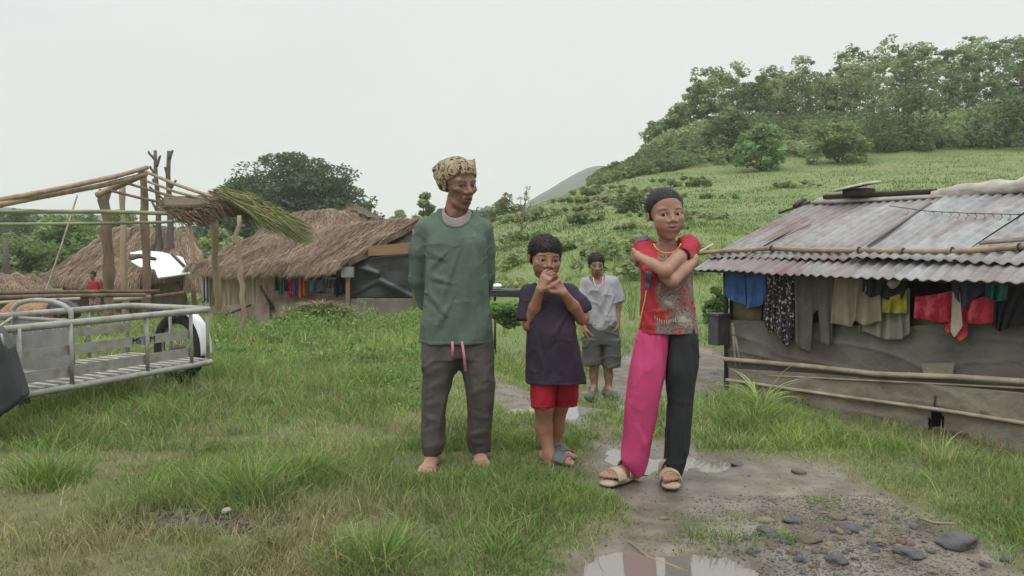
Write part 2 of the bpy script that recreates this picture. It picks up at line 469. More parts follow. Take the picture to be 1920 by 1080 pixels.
# ------------------------------------------------------------------ grass
def blades(x, y, z, h, w, lean, col, curve=0.6, up=None):
    """numpy grass blades: 5 verts (2 seg) each -> quad + (degenerate-free) quad tip"""
    n = len(x); a = rng.uniform(0, 2 * math.pi, n)
    f = rng.uniform(0, 2 * math.pi, n)
    dx, dy = np.cos(a) * lean * h, np.sin(a) * lean * h
    wx, wy = np.cos(f) * w, np.sin(f) * w
    lev = [(0, 1.0, 0, 0), (0.55, .8, .30, .55), (1.0, .12, 1.0, 1.0)]
    Vv = np.empty((n, 6, 3))
    for i, (t, ww, bend, _) in enumerate(lev):
        hz = h * t * (1 - 0.25 * curve * t * np.minimum(lean, 1.2))
        cx = x + dx * bend; cy = y + dy * bend; cz = z + hz
        Vv[:, 2 * i, 0] = cx - wx * ww; Vv[:, 2 * i, 1] = cy - wy * ww; Vv[:, 2 * i, 2] = cz
        Vv[:, 2 * i + 1, 0] = cx + wx * ww; Vv[:, 2 * i + 1, 1] = cy + wy * ww; Vv[:, 2 * i + 1, 2] = cz
    o = np.arange(n)[:, None] * 6
    Fa = np.concatenate([o + np.array([0, 1, 3, 2]), o + np.array([2, 3, 5, 4])])
    return Vv.reshape(-1, 3), Fa, np.repeat(col, 6, 0)
GREEN = np.array([.195, .295, .08]); LIME = np.array([.30, .40, .125]); OLIVE = np.array([.30, .285, .14]); STRAW = np.array([.44, .36, .20]); DKG = np.array([.11, .20, .045])
def grass_col(x, y, n):
    p = fbm2(x, y, .9, 61, 3); q = fbm2(x, y, 2.7, 62, 2)
    r = rng.random(n)
    far = sstep((y - 14) / 14)[:, None]; hi = (sstep((y - 26) / 14) * sstep((x - 6) / 8))[:, None]
    c = GREEN[None] * (1 - sstep(p * 1.6 + .3))[:, None] + LIME[None] * sstep(p * 1.6 + .3)[:, None]
    # dull, dry grass in the left foreground
    dull = sstep((-x + 0.1) / .9) * sstep((3.75 - y) / .8) * 0.62 + .35 * sstep((p - .05) * 4) * sstep((-x + .1) / .9) * sstep((5.2 - y) / 1.2) + 0.18 * (q > .15) * (y < 6)
    dull = np.clip(dull + .25 * q, 0, .9)
    c = c * (1 - dull)[:, None] + OLIVE[None] * dull[:, None]
    dry = (r < .10 + .14 * dull)
    c[dry] = STRAW * rng.uniform(.7, 1.1, (dry.sum(), 1))
    c = c * (1 - .85 * far) + .85 * far * np.array([.175, .24, .075]) * (1 + .55 * p[:, None] + .3 * q[:, None]); c = c * (1 - .6 * hi) + .6 * hi * np.array([.215, .235, .095])
    cl = 1 + .38 * fbm2(x, y, 7.0, 63, 2) * (1 - sstep((y - 8) / 6)) + .16 * p
    c = c * cl[:, None] * (1 - .14 * far)
    return c * (1 + rng.uniform(-.38, .3, (n, 1)) * (1 - .75 * far))
BL = flatG(1410, 968)
FEET = [(P(810, 870, 3.94), .11), (P(903, 862, 4.08), .10), (P(1050, 880, 3.92), .16), (P(1046, 850, 4.1), .08), (P(1165, 905, 3.72), .2), (P(1248, 915, 3.66), .12)]
def field(n, dmin, dmax, hmin, hmax, wid, pxr=(-420, 2280), tall=None, dens=None):
    d = dmin * (dmax / dmin) ** rng.random(n)
    px = rng.uniform(*pxr, n)
    x = (px - 960) / F0 * d; y = d
    m = mud_mask(x, y)
    k = rng.random(n) > m * 1.04 - .035 - .42 * (fbm2(x, y, 3.1, 77, 2) > .22) - .5 * (np.hypot((x - BL[0]) / .42, (y - BL[1]) / .10) < 1 + .5 * fbm2(x, y, 8, 78, 2))
    k &= rng.random(n) < np.clip(.62 + 1.3 * fbm2(x, y, 1.3, 71, 3), .18, 1)
    for (fp, fr) in FEET: k &= np.hypot(x - fp[0], y - fp[1]) > fr * .32
    # hut floor
    hp = np.array([2.46, 9.1]); hd = np.array([.519, -.855]); hn = np.array([.855, .519])
    u = (x - hp[0]) * hd[0] + (y - hp[1]) * hd[1]; v = (x - hp[0]) * hn[0] + (y - hp[1]) * hn[1]
    k &= ~((u > 0) & (u < 6) & (v > 0) & (v < 3))
    x, y, px = x[k], y[k], px[k]; n = len(x)
    z = ground_z(x, y)
    tl = sstep(fbm2(x, y, .8, 81, 3) * 2.2 + .1)
    if tall is not None: tl = np.clip(tl + tall(x, y, px), 0, 1.6)
    fd = np.ones(n)
    for (fp, fr) in FEET: fd = np.minimum(fd, np.clip((np.hypot(x - fp[0], y - fp[1]) - fr * .5) / .25, .35, 1))
    h = (hmin + (hmax - hmin) * tl) * rng.uniform(.55, 1.3, n) * fd * (1 - .5 * mud_mask(x, y))
    w = wid * rng.uniform(.6, 1.3, n)
    return blades(x, y, z - .004, h, w, rng.uniform(.25, 1.1, n), grass_col(x, y, n))
def tall_near(x, y, px):
    t = np.zeros(len(x))
    t += .35 * sstep((px - 1290) / 60) * sstep((y - 3.9) / .6)          # strip in front of the hut
    t -= 1.0 * (np.hypot((x - .80) / .6, (y - 6.6) / 1.9) < 1)
    t += .22 * sstep((-px + 460) / 120) * sstep((y - 4.2) / .4)          # under the cart
    t += .35 * sstep((px - 560) / 80) * sstep((780 - px) / 40) * sstep((y - 4.4) / .8)
    t -= .5 * sstep((3.3 - y) / .5) * (px < 900)
    return t
def long_clumps(nc, per, dmin, dmax, hh, wid, pxr=(-100, 2000)):
    d = dmin * (dmax / dmin) ** rng.random(nc); px = rng.uniform(*pxr, nc)
    # more of them left of and behind the old man, fewer on the trodden corner
    x0 = (px - 960) / F0 * d; y0 = d
    pr = .35 + 1.1 * fbm2(x0, y0, .9, 131, 3) + .35 * ((px > 330) & (px < 780)) + .3 * (px > 1300)
    kk = (rng.random(nc) < pr) & (mud_mask(x0, y0) < .3)
    for (fp, fr) in FEET: kk &= np.hypot(x0 - fp[0], y0 - fp[1]) > fr + .06
    x0, y0 = x0[kk], y0[kk]; n = len(x0) * per
    cs = np.repeat(rng.uniform(.5, 1.25, len(x0)), per); x = np.repeat(x0, per) + rng.normal(0, .035, n); y = np.repeat(y0, per) + rng.normal(0, .035, n)
    h = hh * cs * rng.uniform(.5, 1.15, n); w = wid * rng.uniform(.6, 1.3, n); lean = rng.uniform(.15, 1.15, n)
    a = rng.uniform(0, 6.283, n); f = rng.uniform(0, 6.283, n); z = ground_z(x, y) - .005
    Vv = np.empty((n, 10, 3))
    for i, t in enumerate(np.linspace(0, 1, 5)):
        ww = w * (1 - t ** 2) + .0002; out = lean * h * t ** 1.9; zz = z + h * (t - .40 * lean * t ** 2.5)
        cx = x + np.cos(a) * out; cy = y + np.sin(a) * out
        Vv[:, 2 * i] = np.stack([cx - np.cos(f) * ww, cy - np.sin(f) * ww, zz], 1); Vv[:, 2 * i + 1] = np.stack([cx + np.cos(f) * ww, cy + np.sin(f) * ww, zz], 1)
    o = np.arange(n)[:, None] * 10
    Fa = np.concatenate([o + np.array([2 * i, 2 * i + 1, 2 * i + 3, 2 * i + 2]) for i in range(4)])
    cc = grass_col(x, y, n); cc[rng.random(n) < .09] = STRAW
    return Vv.reshape(-1, 3), Fa, np.repeat(cc, 10, 0)
def grass_obj(name, parts, m=None):
    V = []; Fs = []; C = []; o = 0
    for (a, b_, c) in parts: V.append(a); Fs.append(b_ + o); C.append(c); o += len(a)
    ob = link(name, mesh_np(name, np.concatenate(V), np.concatenate(Fs), np.concatenate(C), True), m or M_grass)
    return ob
g = grass_obj('grass', [field(150000, 2.3, 4.6, .026, .080, .0021, tall=tall_near),
                        field(130000, 4.2, 9.5, .045, .16, .0030, tall=tall_near)])
g3 = grass_obj('long_grass', [long_clumps(430, 24, 2.6, 5.0, .15, .0017), long_clumps(900, 20, 4.6, 10, .20, .0028), long_clumps(900, 14, 9, 20, .30, .006)])
tag(g3, 'longer arching grass clumps scattered through the short grass', 'grass', kind='stuff')
tag(g, 'short wild green grass covering the ground around the three people in front', 'grass', kind='stuff')
def nt_(x, y, px): return np.zeros(len(x))
g = grass_obj('meadow_grass', [field(110000, 8.5, 22, .07, .20, .006, pxr=(-420, 2280)),
                               field(130000, 20, 60, .06, .15, .016, pxr=(-420, 2280))])
tag(g, 'longer green meadow grass covering the hillside behind the people', 'grass', kind='stuff')

def tuft(px, py, n, h, spread, w, cols, label, lean=(.2, .9), name='grass_tuft'):
    b = G(px, py); b[2] = float(ground_z(b[0], b[1]))
    r = spread * 1.25 * rng.random(n) ** .8; a = rng.uniform(0, 6.283, n)
    x = b[0] + r * np.cos(a); y = b[1] + r * np.sin(a)
    hh = h * rng.uniform(.35, 1.15, n) * (1.1 - .45 * r / (spread * 1.25))
    lean_ = rng.uniform(*lean, n)
    # blades lean outwards, arching: 4 levels
    a2 = a + rng.normal(0, .5, n)
    ts = np.linspace(0, 1, 6)
    Vv = np.empty((n, 12, 3)); f = rng.uniform(0, 6.283, n)
    for i, t in enumerate(ts):
        ww = w * (1 - t ** 2.2) * rng.uniform(.9, 1.1, n) + .0003
        out = lean_ * hh * t ** 1.8
        zz = ground_z(x, y) - .01 + hh * (t - .42 * lean_ * t ** 2.6)
        cx = x + np.cos(a2) * out; cy = y + np.sin(a2) * out
        Vv[:, 2 * i] = np.stack([cx - np.cos(f) * ww, cy - np.sin(f) * ww, zz], 1)
        Vv[:, 2 * i + 1] = np.stack([cx + np.cos(f) * ww, cy + np.sin(f) * ww, zz], 1)
    o = np.arange(n)[:, None] * 12
    Fa = np.concatenate([o + np.array([2 * i, 2 * i + 1, 2 * i + 3, 2 * i + 2]) for i in range(5)])
    cc = np.array(cols)[rng.integers(0, len(cols), n)] * rng.uniform(.75, 1.2, (n, 1))
    me = mesh_np(name, Vv.reshape(-1, 3), Fa, np.repeat(cc, 12, 0))
    ob = link(name, me, M_grass, loc=b); tag(ob, label, 'grass tuft')
    return ob
GC = [GREEN, GREEN * .9, LIME, DKG * 1.3]
tuft(88, 905, 420, .22, .15, .0024, GC, 'bushy green grass tuft below the cart at the left edge')
tuft(470, 935, 520, .24, .15, .0026, [GREEN * .9, GREEN, LIME * .9], 'large bushy green grass tuft just behind the bare dirt patch')
tuft(560, 900, 260, .22, .16, .0022, GC, 'loose grass tuft between the large tuft and the old man')
tuft(385, 915, 160, .16, .13, .0022, [LIME * .9, GREEN], 'small pale grass tuft left of the large bushy one')
tuft(700, 1050, 420, .17, .17, .0022, GC, 'bright green grass tuft at the bottom edge below the old man')
tuft(930, 1040, 260, .11, .2, .002, GC, 'low green grass tuft left of the puddle at the bottom edge')
tuft(1425, 768, 34, .46, .05, .0085, [LIME, GREEN * 1.2, LIME * 1.1], 'tall arching reed grass with broad leaves in front of the hut corner', lean=(.5, 1.35), name='reed_grass')
tuft(1410, 800, 320, .22, .16, .0035, GC, 'dense lush grass tuft at the foot of the arching reed grass')
tuft(1760, 870, 90, .22, .12, .0024, [LIME, STRAW * .9, GREEN], 'thin dry grass tuft under the torn hole in the tarp')
tuft(1370, 1005, 130, .075, .11, .0018, GC, 'small grass tuft growing out of the mud right of the stick')
tuft(1300, 990, 120, .07, .09, .0018, GC, 'small grass tuft growing out of the mud behind the stick')
tuft(1475, 1000, 110, .07, .08, .0018, GC, 'small grass tuft among the pebbles left of the stone patch')
tuft(1540, 935, 90, .07, .08, .0018, GC, 'small grass tuft at the far edge of the stone patch')
tuft(765, 620, 110, .36, .09, .006, [LIME, GREEN * 1.2], 'tall pale grass tuft beside the old man\'s hidden hands', name='reed_grass')
tuft(620, 650, 200, .26, .25, .004, GC, 'weedy grass tuft on the bank before the thatched hut')
tuft(700, 720, 260, .22, .25, .0032, GC, 'leafy grass tuft on the bank just left of the old man\'s knees')

# ------------------------------------------------------------------ foliage
def leafcloud(cent, size, colr, flat=.35):
    n = len(cent)
    a = rng.normal(size=(n, 3)); a[:, 2] *= flat; a /= np.linalg.norm(a, axis=1, keepdims=True)
    b = rng.normal(size=(n, 3)); b -= (a * b).sum(1, keepdims=True) * a; b /= np.linalg.norm(b, axis=1, keepdims=True)
    s = size * rng.uniform(.6, 1.3, (n, 1)); w = s * rng.uniform(.35, .6, (n, 1))
    c = cent
    V = np.stack([c - a * s, c + b * w, c + a * s, c - b * w], 1).reshape(-1, 3)
    Fa = np.arange(n * 4).reshape(n, 4)
    return V, Fa, np.repeat(colr, 4, 0)
def clump_pts(centers, radii, per, squash=.75):
    out = []
    for c, r in zip(centers, radii):
        d = rng.normal(size=(per, 3)); d /= np.linalg.norm(d, axis=1, keepdims=True)
        rr = r * rng.uniform(.35, 1, (per, 1)) ** .5
        p = d * rr; p[:, 2] *= squash
        out.append(c + p)
    return np.concatenate(out)
def foliage_mesh(name, centers, radii, per, size, base, squash=.75, flat=.35):
    centers = np.asarray(centers); pts = clump_pts(centers, radii, per, squash)
    cc = np.repeat(rng.uniform(.72, 1.25, (len(centers), 1)) * np.array(base)[None] * (1 + rng.normal(0, .06, (len(centers), 3))), per, 0)
    cc = cc * rng.uniform(.88, 1.12, (len(pts), 1))
    return mesh_np(name, *leafcloud(pts, size, cc, flat))
def limb(mb, a, b, r0, r1, wob=.06, n=5):
    a = np.asarray(a, float); b = np.asarray(b, float); L = np.linalg.norm(b - a)
    pts = [a + (b - a) * t + (rng.normal(0, wob * L, 3) * math.sin(math.pi * t)) for t in np.linspace(0, 1, n)]
    mb.tube(pts, list(np.linspace(r0, r1, n)), 7)
    return pts
# ================================================================== people: one continuous surface per body, from a distance field
class Field:
    def __init__(s, lo, hi, h):
        s.lo = np.array(lo, float); s.h = h
        s.n = np.ceil((np.array(hi, float) - s.lo) / h).astype(int) + 1
        s.d = np.full(s.n, 0.08, np.float32)
        s.ax = [s.lo[i] + h * np.arange(s.n[i]) for i in range(3)]
    def sub(s, lo, hi, m):
        lo = np.asarray(lo, float) - m; hi = np.asarray(hi, float) + m
        a = np.clip(np.floor((lo - s.lo) / s.h).astype(int), 0, s.n); b = np.clip(np.ceil((hi - s.lo) / s.h).astype(int) + 1, 0, s.n)
        sl = tuple(slice(a[i], b[i]) for i in range(3))
        if any(b[i] <= a[i] for i in range(3)): return None, None
        return sl, (s.ax[0][sl[0]][:, None, None], s.ax[1][sl[1]][None, :, None], s.ax[2][sl[2]][None, None, :])
    def comb(s, lo, hi, fn, k, cut=False):
        sl, g = s.sub(lo, hi, max(k, 0) + 3 * s.h)
        if sl is None: return
        e = fn(*g); d = s.d[sl]
        if cut: e = -e
        if k <= 0:
            r = np.maximum(d, e) if cut else np.minimum(d, e)
        elif cut:
            hh = np.maximum(k - np.abs(d - e), 0) / k; r = np.maximum(d, e) + hh * hh * k / 4
        else:
            hh = np.maximum(k - np.abs(d - e), 0) / k; r = np.minimum(d, e) - hh * hh * k / 4
        s.d[sl] = r
    def cap(s, a, b, ra, rb=None, k=.01, cut=False, flat=None):
        """tapered capsule; flat=(axis vector, factor) squeezes it along an axis"""
        rb = ra if rb is None else rb
        a = np.asarray(a, float); b = np.asarray(b, float); ab = b - a; L = ab @ ab + 1e-12
        R = max(ra, rb) * (1.0 if flat is None else max(1, 1 / 1))
        def fn(x, y, z):
            px, py, pz = x - a[0], y - a[1], z - a[2]
            t = np.clip((px * ab[0] + py * ab[1] + pz * ab[2]) / L, 0, 1)
            qx, qy, qz = px - t * ab[0], py - t * ab[1], pz - t * ab[2]
            if flat is not None:
                fv, ff = np.asarray(flat[0], float), flat[1]
                c = qx * fv[0] + qy * fv[1] + qz * fv[2]; e = (1 / ff - 1) * c
                qx, qy, qz = qx + e * fv[0], qy + e * fv[1], qz + e * fv[2]
                return (np.sqrt(qx * qx + qy * qy + qz * qz) - (ra + (rb - ra) * t)) * ff ** .5
            return np.sqrt(qx * qx + qy * qy + qz * qz) - (ra + (rb - ra) * t)
        s.comb(np.minimum(a, b) - R, np.maximum(a, b) + R, fn, k, cut)
    def chain(s, pts, rs, k=.012, **kw):
        for i in range(len(pts) - 1): s.cap(pts[i], pts[i + 1], rs[i], rs[i + 1], k, **kw)
    def ell(s, c, r, R=None, k=.01, cut=False):
        c = np.asarray(c, float); r = np.asarray(r, float); R = np.eye(3) if R is None else np.asarray(R)
        ext = np.abs(R) @ r
        def fn(x, y, z):
            dx, dy, dz = x - c[0], y - c[1], z - c[2]
            l = [(dx * R[0, i] + dy * R[1, i] + dz * R[2, i]) / r[i] for i in range(3)]
            k0 = np.sqrt(l[0] ** 2 + l[1] ** 2 + l[2] ** 2)
            k1 = np.sqrt((l[0] / r[0]) ** 2 + (l[1] / r[1]) ** 2 + (l[2] / r[2]) ** 2) + 1e-9
            return k0 * (k0 - 1) / k1
        s.comb(c - ext, c + ext, fn, k, cut)
    def loft(s, st, k=.01, ex=2.2, yaw=0.0, blur=1, cut=False):
        """stations (x, y, z, rx, ry), any z order"""
        st = np.array(sorted([tuple(q) for q in st], key=lambda q: q[2]), float)
        z0, z1 = st[0, 2], st[-1, 2]
        zz = np.linspace(z0, z1, 160)
        cols = [np.interp(zz, st[:, 2], st[:, i]) for i in (0, 1, 3, 4)]
        wn = int(13 * blur)
        if wn > 1:
            ker = np.hanning(wn + 2)[1:-1]; ker /= ker.sum()
            cols = [np.convolve(np.pad(c, wn // 2, mode='edge'), ker, 'valid')[:160] for c in cols]
        c_, s_ = math.cos(yaw), math.sin(yaw)
        R = max(st[:, 3].max(), st[:, 4].max())
        def fn(x, y, z):
            cx, cy, rx, ry = [np.interp(z, zz, q) for q in cols]
            dx, dy = x - cx, y - cy
            u = dx * c_ + dy * s_; v = -dx * s_ + dy * c_
            au, av = np.abs(u) / rx, np.abs(v) / ry
            k0 = (au ** ex + av ** ex) ** (1 / ex) + 1e-9
            k1 = np.sqrt((au / rx) ** 2 + (av / ry) ** 2) + 1e-9
            kk = np.sqrt(au ** 2 + av ** 2) + 1e-9
            d = (k0 - 1) * kk / k1
            d = np.where(kk < .2, -np.minimum(rx, ry) * .8, d)
            dz = np.maximum(z - z1, z0 - z)
            return np.maximum(d, dz)
        s.comb((st[:, 0].min() - R, st[:, 1].min() - R, z0), (st[:, 0].max() + R, st[:, 1].max() + R, z1), fn, k, cut)
    def folds(s, segs, amp=.006, w=.011):
        """soft cloth ridges on the front, each with a shallow valley beside it"""
        def fn(x, y, z):
            r = 0
            for i, (a, b) in enumerate(segs):
                ex, ez = b[0] - a[0], b[2] - a[2]; L2 = ex * ex + ez * ez + 1e-9; L = L2 ** .5
                t = ((x - a[0]) * ex + (z - a[2]) * ez) / L2
                tc = np.clip(t, 0, 1)
                qx, qz = x - a[0] - tc * ex, z - a[2] - tc * ez
                dd = np.hypot(qx, qz); sg = (ex * (z - a[2]) - ez * (x - a[0])) / L
                env = .35 + .65 * np.sin(math.pi * np.clip(tc, .05, .95)); ww = w * (.8 + .9 * tc)
                r = r + env * (np.exp(-(dd / ww) ** 2) - .6 * np.exp(-((sg - 1.7 * ww) / ww) ** 2) * np.exp(-(np.maximum(dd - 2 * ww, 0) / ww) ** 2))
            return -amp * r * np.clip((a[1] + .06 - y) / .04 + 1, 0, 1)
        s.disp(fn)
    def neckcut(s, c, rx, rz, yl):
        c = np.asarray(c, float)
        def fn(x, y, z):
            k0 = np.sqrt(((x - c[0]) / rx) ** 2 + ((z - c[2]) / rz) ** 2)
            return np.maximum((k0 - 1) * min(rx, rz), y - c[1] - yl)
        s.comb((c[0] - rx, s.lo[1], c[2] - rz), (c[0] + rx, c[1] + yl + .01, c[2] + rz), fn, .006, True)
    def disp(s, fn):
        m = np.abs(s.d) < .03
        i, j, k = np.nonzero(m)
        s.d[m] += fn(s.ax[0][i], s.ax[1][j], s.ax[2][k]).astype(np.float32)
    def mesh(s, smooth_iter=1):
        d = s.d; n = s.n; lo = s.lo; h = s.h
        d = d.copy(); d[0] = d[-1] = .05; d[:, 0] = d[:, -1] = .05; d[:, :, 0] = d[:, :, -1] = .05
        ins = d < 0
        cnt = np.zeros(n - 1, np.int8)
        for a in (0, 1):
            for b in (0, 1):
                for c in (0, 1):
                    cnt += ins[a:n[0] - 1 + a, b:n[1] - 1 + b, c:n[2] - 1 + c]
        act = (cnt > 0) & (cnt < 8)
        idx = np.full(n - 1, -1, np.int64); I, J, K = np.nonzero(act); idx[act] = np.arange(len(I))
        acc = np.zeros((len(I), 3)); num = np.zeros(len(I))
        for ax in range(3):
            oth = [q for q in range(3) if q != ax]
            for a in (0, 1):
                for b in (0, 1):
                    o = [0, 0, 0]; o[oth[0]] = a; o[oth[1]] = b
                    e = list(o); e[ax] = 1
                    d0 = d[I + o[0], J + o[1], K + o[2]]; d1 = d[I + e[0], J + e[1], K + e[2]]
                    cr = (d0 < 0) != (d1 < 0)
                    t = np.where(cr, d0 / np.where(cr, d0 - d1, 1), 0)
                    p = np.tile(np.array(o, float), (len(I), 1)); p[:, ax] = t
                    acc += p * cr[:, None]; num += cr
        V = lo + h * (np.stack([I, J, K], 1) + acc / num[:, None])
        Fs = []
        for ax in range(3):
            o1, o2 = [q for q in range(3) if q != ax]
            s0 = [slice(0, n[q]) for q in range(3)]; s1 = list(s0)
            s0[ax] = slice(0, n[ax] - 1); s1[ax] = slice(1, n[ax])
            cr = ins[tuple(s0)] != ins[tuple(s1)]
            A = np.array(np.nonzero(cr)).T
            A = A[(A[:, o1] > 0) & (A[:, o2] > 0) & (A[:, o1] < n[o1] - 1) & (A[:, o2] < n[o2] - 1)]
            flip = ins[tuple(A.T)]
            def at(u, v):
                B = A.copy(); B[:, o1] -= u; B[:, o2] -= v; return idx[B[:, 0], B[:, 1], B[:, 2]]
            q = np.stack([at(1, 1), at(0, 1), at(0, 0), at(1, 0)], 1)
            if ax == 1: flip = ~flip
            q[~flip] = q[~flip][:, ::-1]
            Fs.append(q)
        Fq = np.concatenate(Fs); Fq = Fq[(Fq >= 0).all(1)]
        for _ in range(smooth_iter):
            sm = np.zeros_like(V); ct = np.zeros(len(V))
            for a, b in ((0, 1), (1, 2), (2, 3), (3, 0)):
                for p, q in ((a, b), (b, a)):
                    for c in range(3): sm[:, c] += np.bincount(Fq[:, p], V[Fq[:, q], c], len(V))
                    ct += np.bincount(Fq[:, p], minlength=len(V))
            V = V * .5 + .5 * sm / np.maximum(ct, 1)[:, None]
        return V, Fq

def rotm(yaw, pitch, roll):
    """head frame columns: right, forward, up (in world). yaw 0 faces the camera (-Y); + turns towards viewer's right"""
    f = np.array([math.sin(yaw) * math.cos(pitch), -math.cos(yaw) * math.cos(pitch), -math.sin(pitch)])
    r0 = np.array([-math.cos(yaw), -math.sin(yaw), 0.0])     # person's right.. (viewer's left)
    u0 = np.cross(r0, f); r0 = r0 / np.linalg.norm(r0); u0 = u0 / np.linalg.norm(u0)
    c, s = math.cos(roll), math.sin(roll)
    r = c * r0 + s * u0; u = -s * r0 + c * u0
    return np.stack([r, f, u], 1)

def head(F, c, H, R, thin=1.0, nose=1.0, k=1.0, eye=1.0, wide=1.0, child=0.0, lip=1.0):
    w = lambda x, y, z: c + R @ (np.array([x * wide, y, z]) * H)
    E = lambda p, r, kk=.04, cut=False: F.ell(w(*p), np.array([r[0] * wide, r[1], r[2]]) * H, R, kk * H * k, cut)
    C = lambda a, b, r1, r2, kk=.04, cut=False: F.cap(w(*a), w(*b), r1 * H, r2 * H, kk * H * k, cut)
    E((0, -.07, .165), (.325, .385, .325), .02)
    E((0, .10, -.10), (.265 * thin, .255, .30), .12)
    C((-.14, .10, -.36), (0, .20, -.43), .075, .075, .08); C((.14, .10, -.36), (0, .20, -.43), .075, .075, .08)
    C((-.17, .27 - .03 * child, .075), (.17, .27 - .03 * child, .075), .05, .05, .06)
    if child:
        for sx in (-1, 1): E((sx * .165, .19, -.20), (.10, .11, .13), .10)
        E((0, .16, -.33), (.15, .12, .10), .10)
    for sx in (-1, 1):
        E((sx * .175, .245, -.09), (.085, .075, .07), .08)
        E((sx * .335, -.03, -.05), (.03, .065, .105), .02)
        E((sx * .35, -.015, -.05), (.014, .035, .06), .015, True)
        E((sx * .135, .385, -.005), (.085, .075, .05), .06, True)
    for sx in (-1, 1):
        E((sx * .135, .248, -.008), (.082, .084, .080), .02)
        E((sx * .137, .335, -.012), (.056, .055, .024 * eye), .004, True)
        C((sx * .075, .318, .026 * eye), (sx * .195, .292, .022 * eye), .010, .008, .012)
    C((0, .32, .03), (0, (.405 - .03 * child) * (1 + .04 * nose), -.125 + .01 * child), .03, .048 * nose, .05)
    for sx in (-1, 1): E((sx * (.058 + .012 * child) * nose, .365 - .02 * child, -.148), (.042, .045, .032), .03)
    E((-.033, .385, -.178), (.017, .02, .014), .012, True); E((.033, .385, -.178), (.017, .02, .014), .012, True)
    E((0, .30, -.27), (.13, .07, .09), .06)
    C((-.10, .315, -.258), (0, .362, -.245), .020 * lip, .034 * lip, .015); C((.10, .315, -.258), (0, .362 - .012 * (1 - lip), -.245), .020 * lip, .034 * lip, .015)
    C((-.08, .315, -.308), (.08, .315, -.308), .026 * lip, .026 * lip, .015); C((-.03, .340, -.308), (.03, .340, -.308), .034 * lip, .034 * lip, .015)
    C((-.11, .372, -.276), (.11, .372, -.276), .014, .014, .02, True)
    return w
SK_EYE = {}
def head_colour(V, c, H, R, base, lip, brow, beard=0.0, wide=1.0):
    l = ((V - c) @ R) / H
    x, y, z = l.T; x = x / wide
    col = np.tile(np.array(base, float), (len(V), 1))
    def blend(w, cc):
        nonlocal col
        w = np.clip(w, 0, 1)[:, None]; col = col * (1 - w) + np.array(cc)[None] * w
    fr = (y > .12) & (np.abs(z) < .6) & (np.abs(x) < .5)
    lz = -.277 + .02 * np.abs(x) / .1
    blend(fr * (y > .22) * np.clip(1.8 - np.sqrt((x / .105) ** 2 + ((z - lz) / .048) ** 2) * 1.3, 0, 1), lip)
    blend(fr * (y > .2) * np.clip(1.7 - np.sqrt((x / .10) ** 2 + ((z - lz) / .009) ** 2), 0, .8), np.array(lip) * .3)  # dark line between the lips: shade of the mouth gap painted into the tint
    for sx in (-1, 1):
        bx = (x - sx * .14) / .085; bz = (z - .095 + .018 * bx ** 2) / .015
        blend(fr * (y > .15) * np.clip(1.8 - (np.abs(bx) ** 3 + np.abs(bz)) * 1.1, 0, .85), brow)
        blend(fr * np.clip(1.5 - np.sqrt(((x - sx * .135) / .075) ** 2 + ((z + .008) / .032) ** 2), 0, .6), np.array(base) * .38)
    if beard > 0:
        w = fr * np.clip(1.7 - np.sqrt((x / .17) ** 2 + ((z + .40) / .13) ** 2) * 1.3, 0, 1) * (np.abs(z + .28) > .045)
        w2 = fr * (y > .2) * np.clip(1.6 - np.sqrt((x / .13) ** 2 + ((z + .205) / .03) ** 2) * 1.3, 0, 1)
        nn = .75 + .5 * noise3(x * 40, y * 40, z * 40, 3)
        blend(np.maximum(w, w2) * beard * nn, brow)
    return col
def eyes(parent, c, H, R, gaze, pmats, wide=1.0):
    """two eyeballs, each a child"""
    g = R @ (np.array([gaze[0], 1.0, gaze[1]]) / np.linalg.norm([gaze[0], 1.0, gaze[1]]))
    for sx in (-1, 1):
        cc = c + R @ (np.array([sx * .135 * wide, .248, -.010]) * H); r = .076 * H
        a = np.cross(g, [0, 0, 1.0]); a /= np.linalg.norm(a); b = np.cross(a, g)
        V = [cc + g * r]; f = []; mi = []
        angs = [.24, .40, .50, .8, 1.2, 1.7, 2.3, 3.0]; S = 14
        for an in angs:
            for k in range(S):
                t = 2 * math.pi * k / S
                V.append(cc + r * (math.cos(an) * g + math.sin(an) * (math.cos(t) * a + math.sin(t) * b)))
        for k in range(S): f.append((0, 1 + k, 1 + (k + 1) % S)); mi.append(2)
        for i in range(len(angs) - 1):
            for k in range(S):
                f.append((1 + i * S + k, 1 + (i + 1) * S + k, 1 + (i + 1) * S + (k + 1) % S, 1 + i * S + (k + 1) % S)); mi.append(1 if i < 2 else 0)
        me = bpy.data.meshes.new('eye'); me.from_pydata([tuple(q) for q in V], [], f)
        me.polygons.foreach_set('material_index', mi); me.polygons.foreach_set('use_smooth', [True] * len(f)); me.update()
        link('eye', me, pmats, parent)
def M_simple(name, c, rough=.3, spec=.5):
    m = bpy.data.materials.new(name); m.use_nodes = True; b = m.node_tree.nodes['Principled BSDF']
    b.inputs['Base Color'].default_value = (*c, 1); b.inputs['Roughness'].default_value = rough; b.inputs['Specular IOR Level'].default_value = spec
    return m
EYEM = [M_simple('sclera', (.46, .42, .39), .35, .4), M_simple('iris', (.03, .018, .012), .15), M_simple('pupil', (.006, .005, .005), .1)]

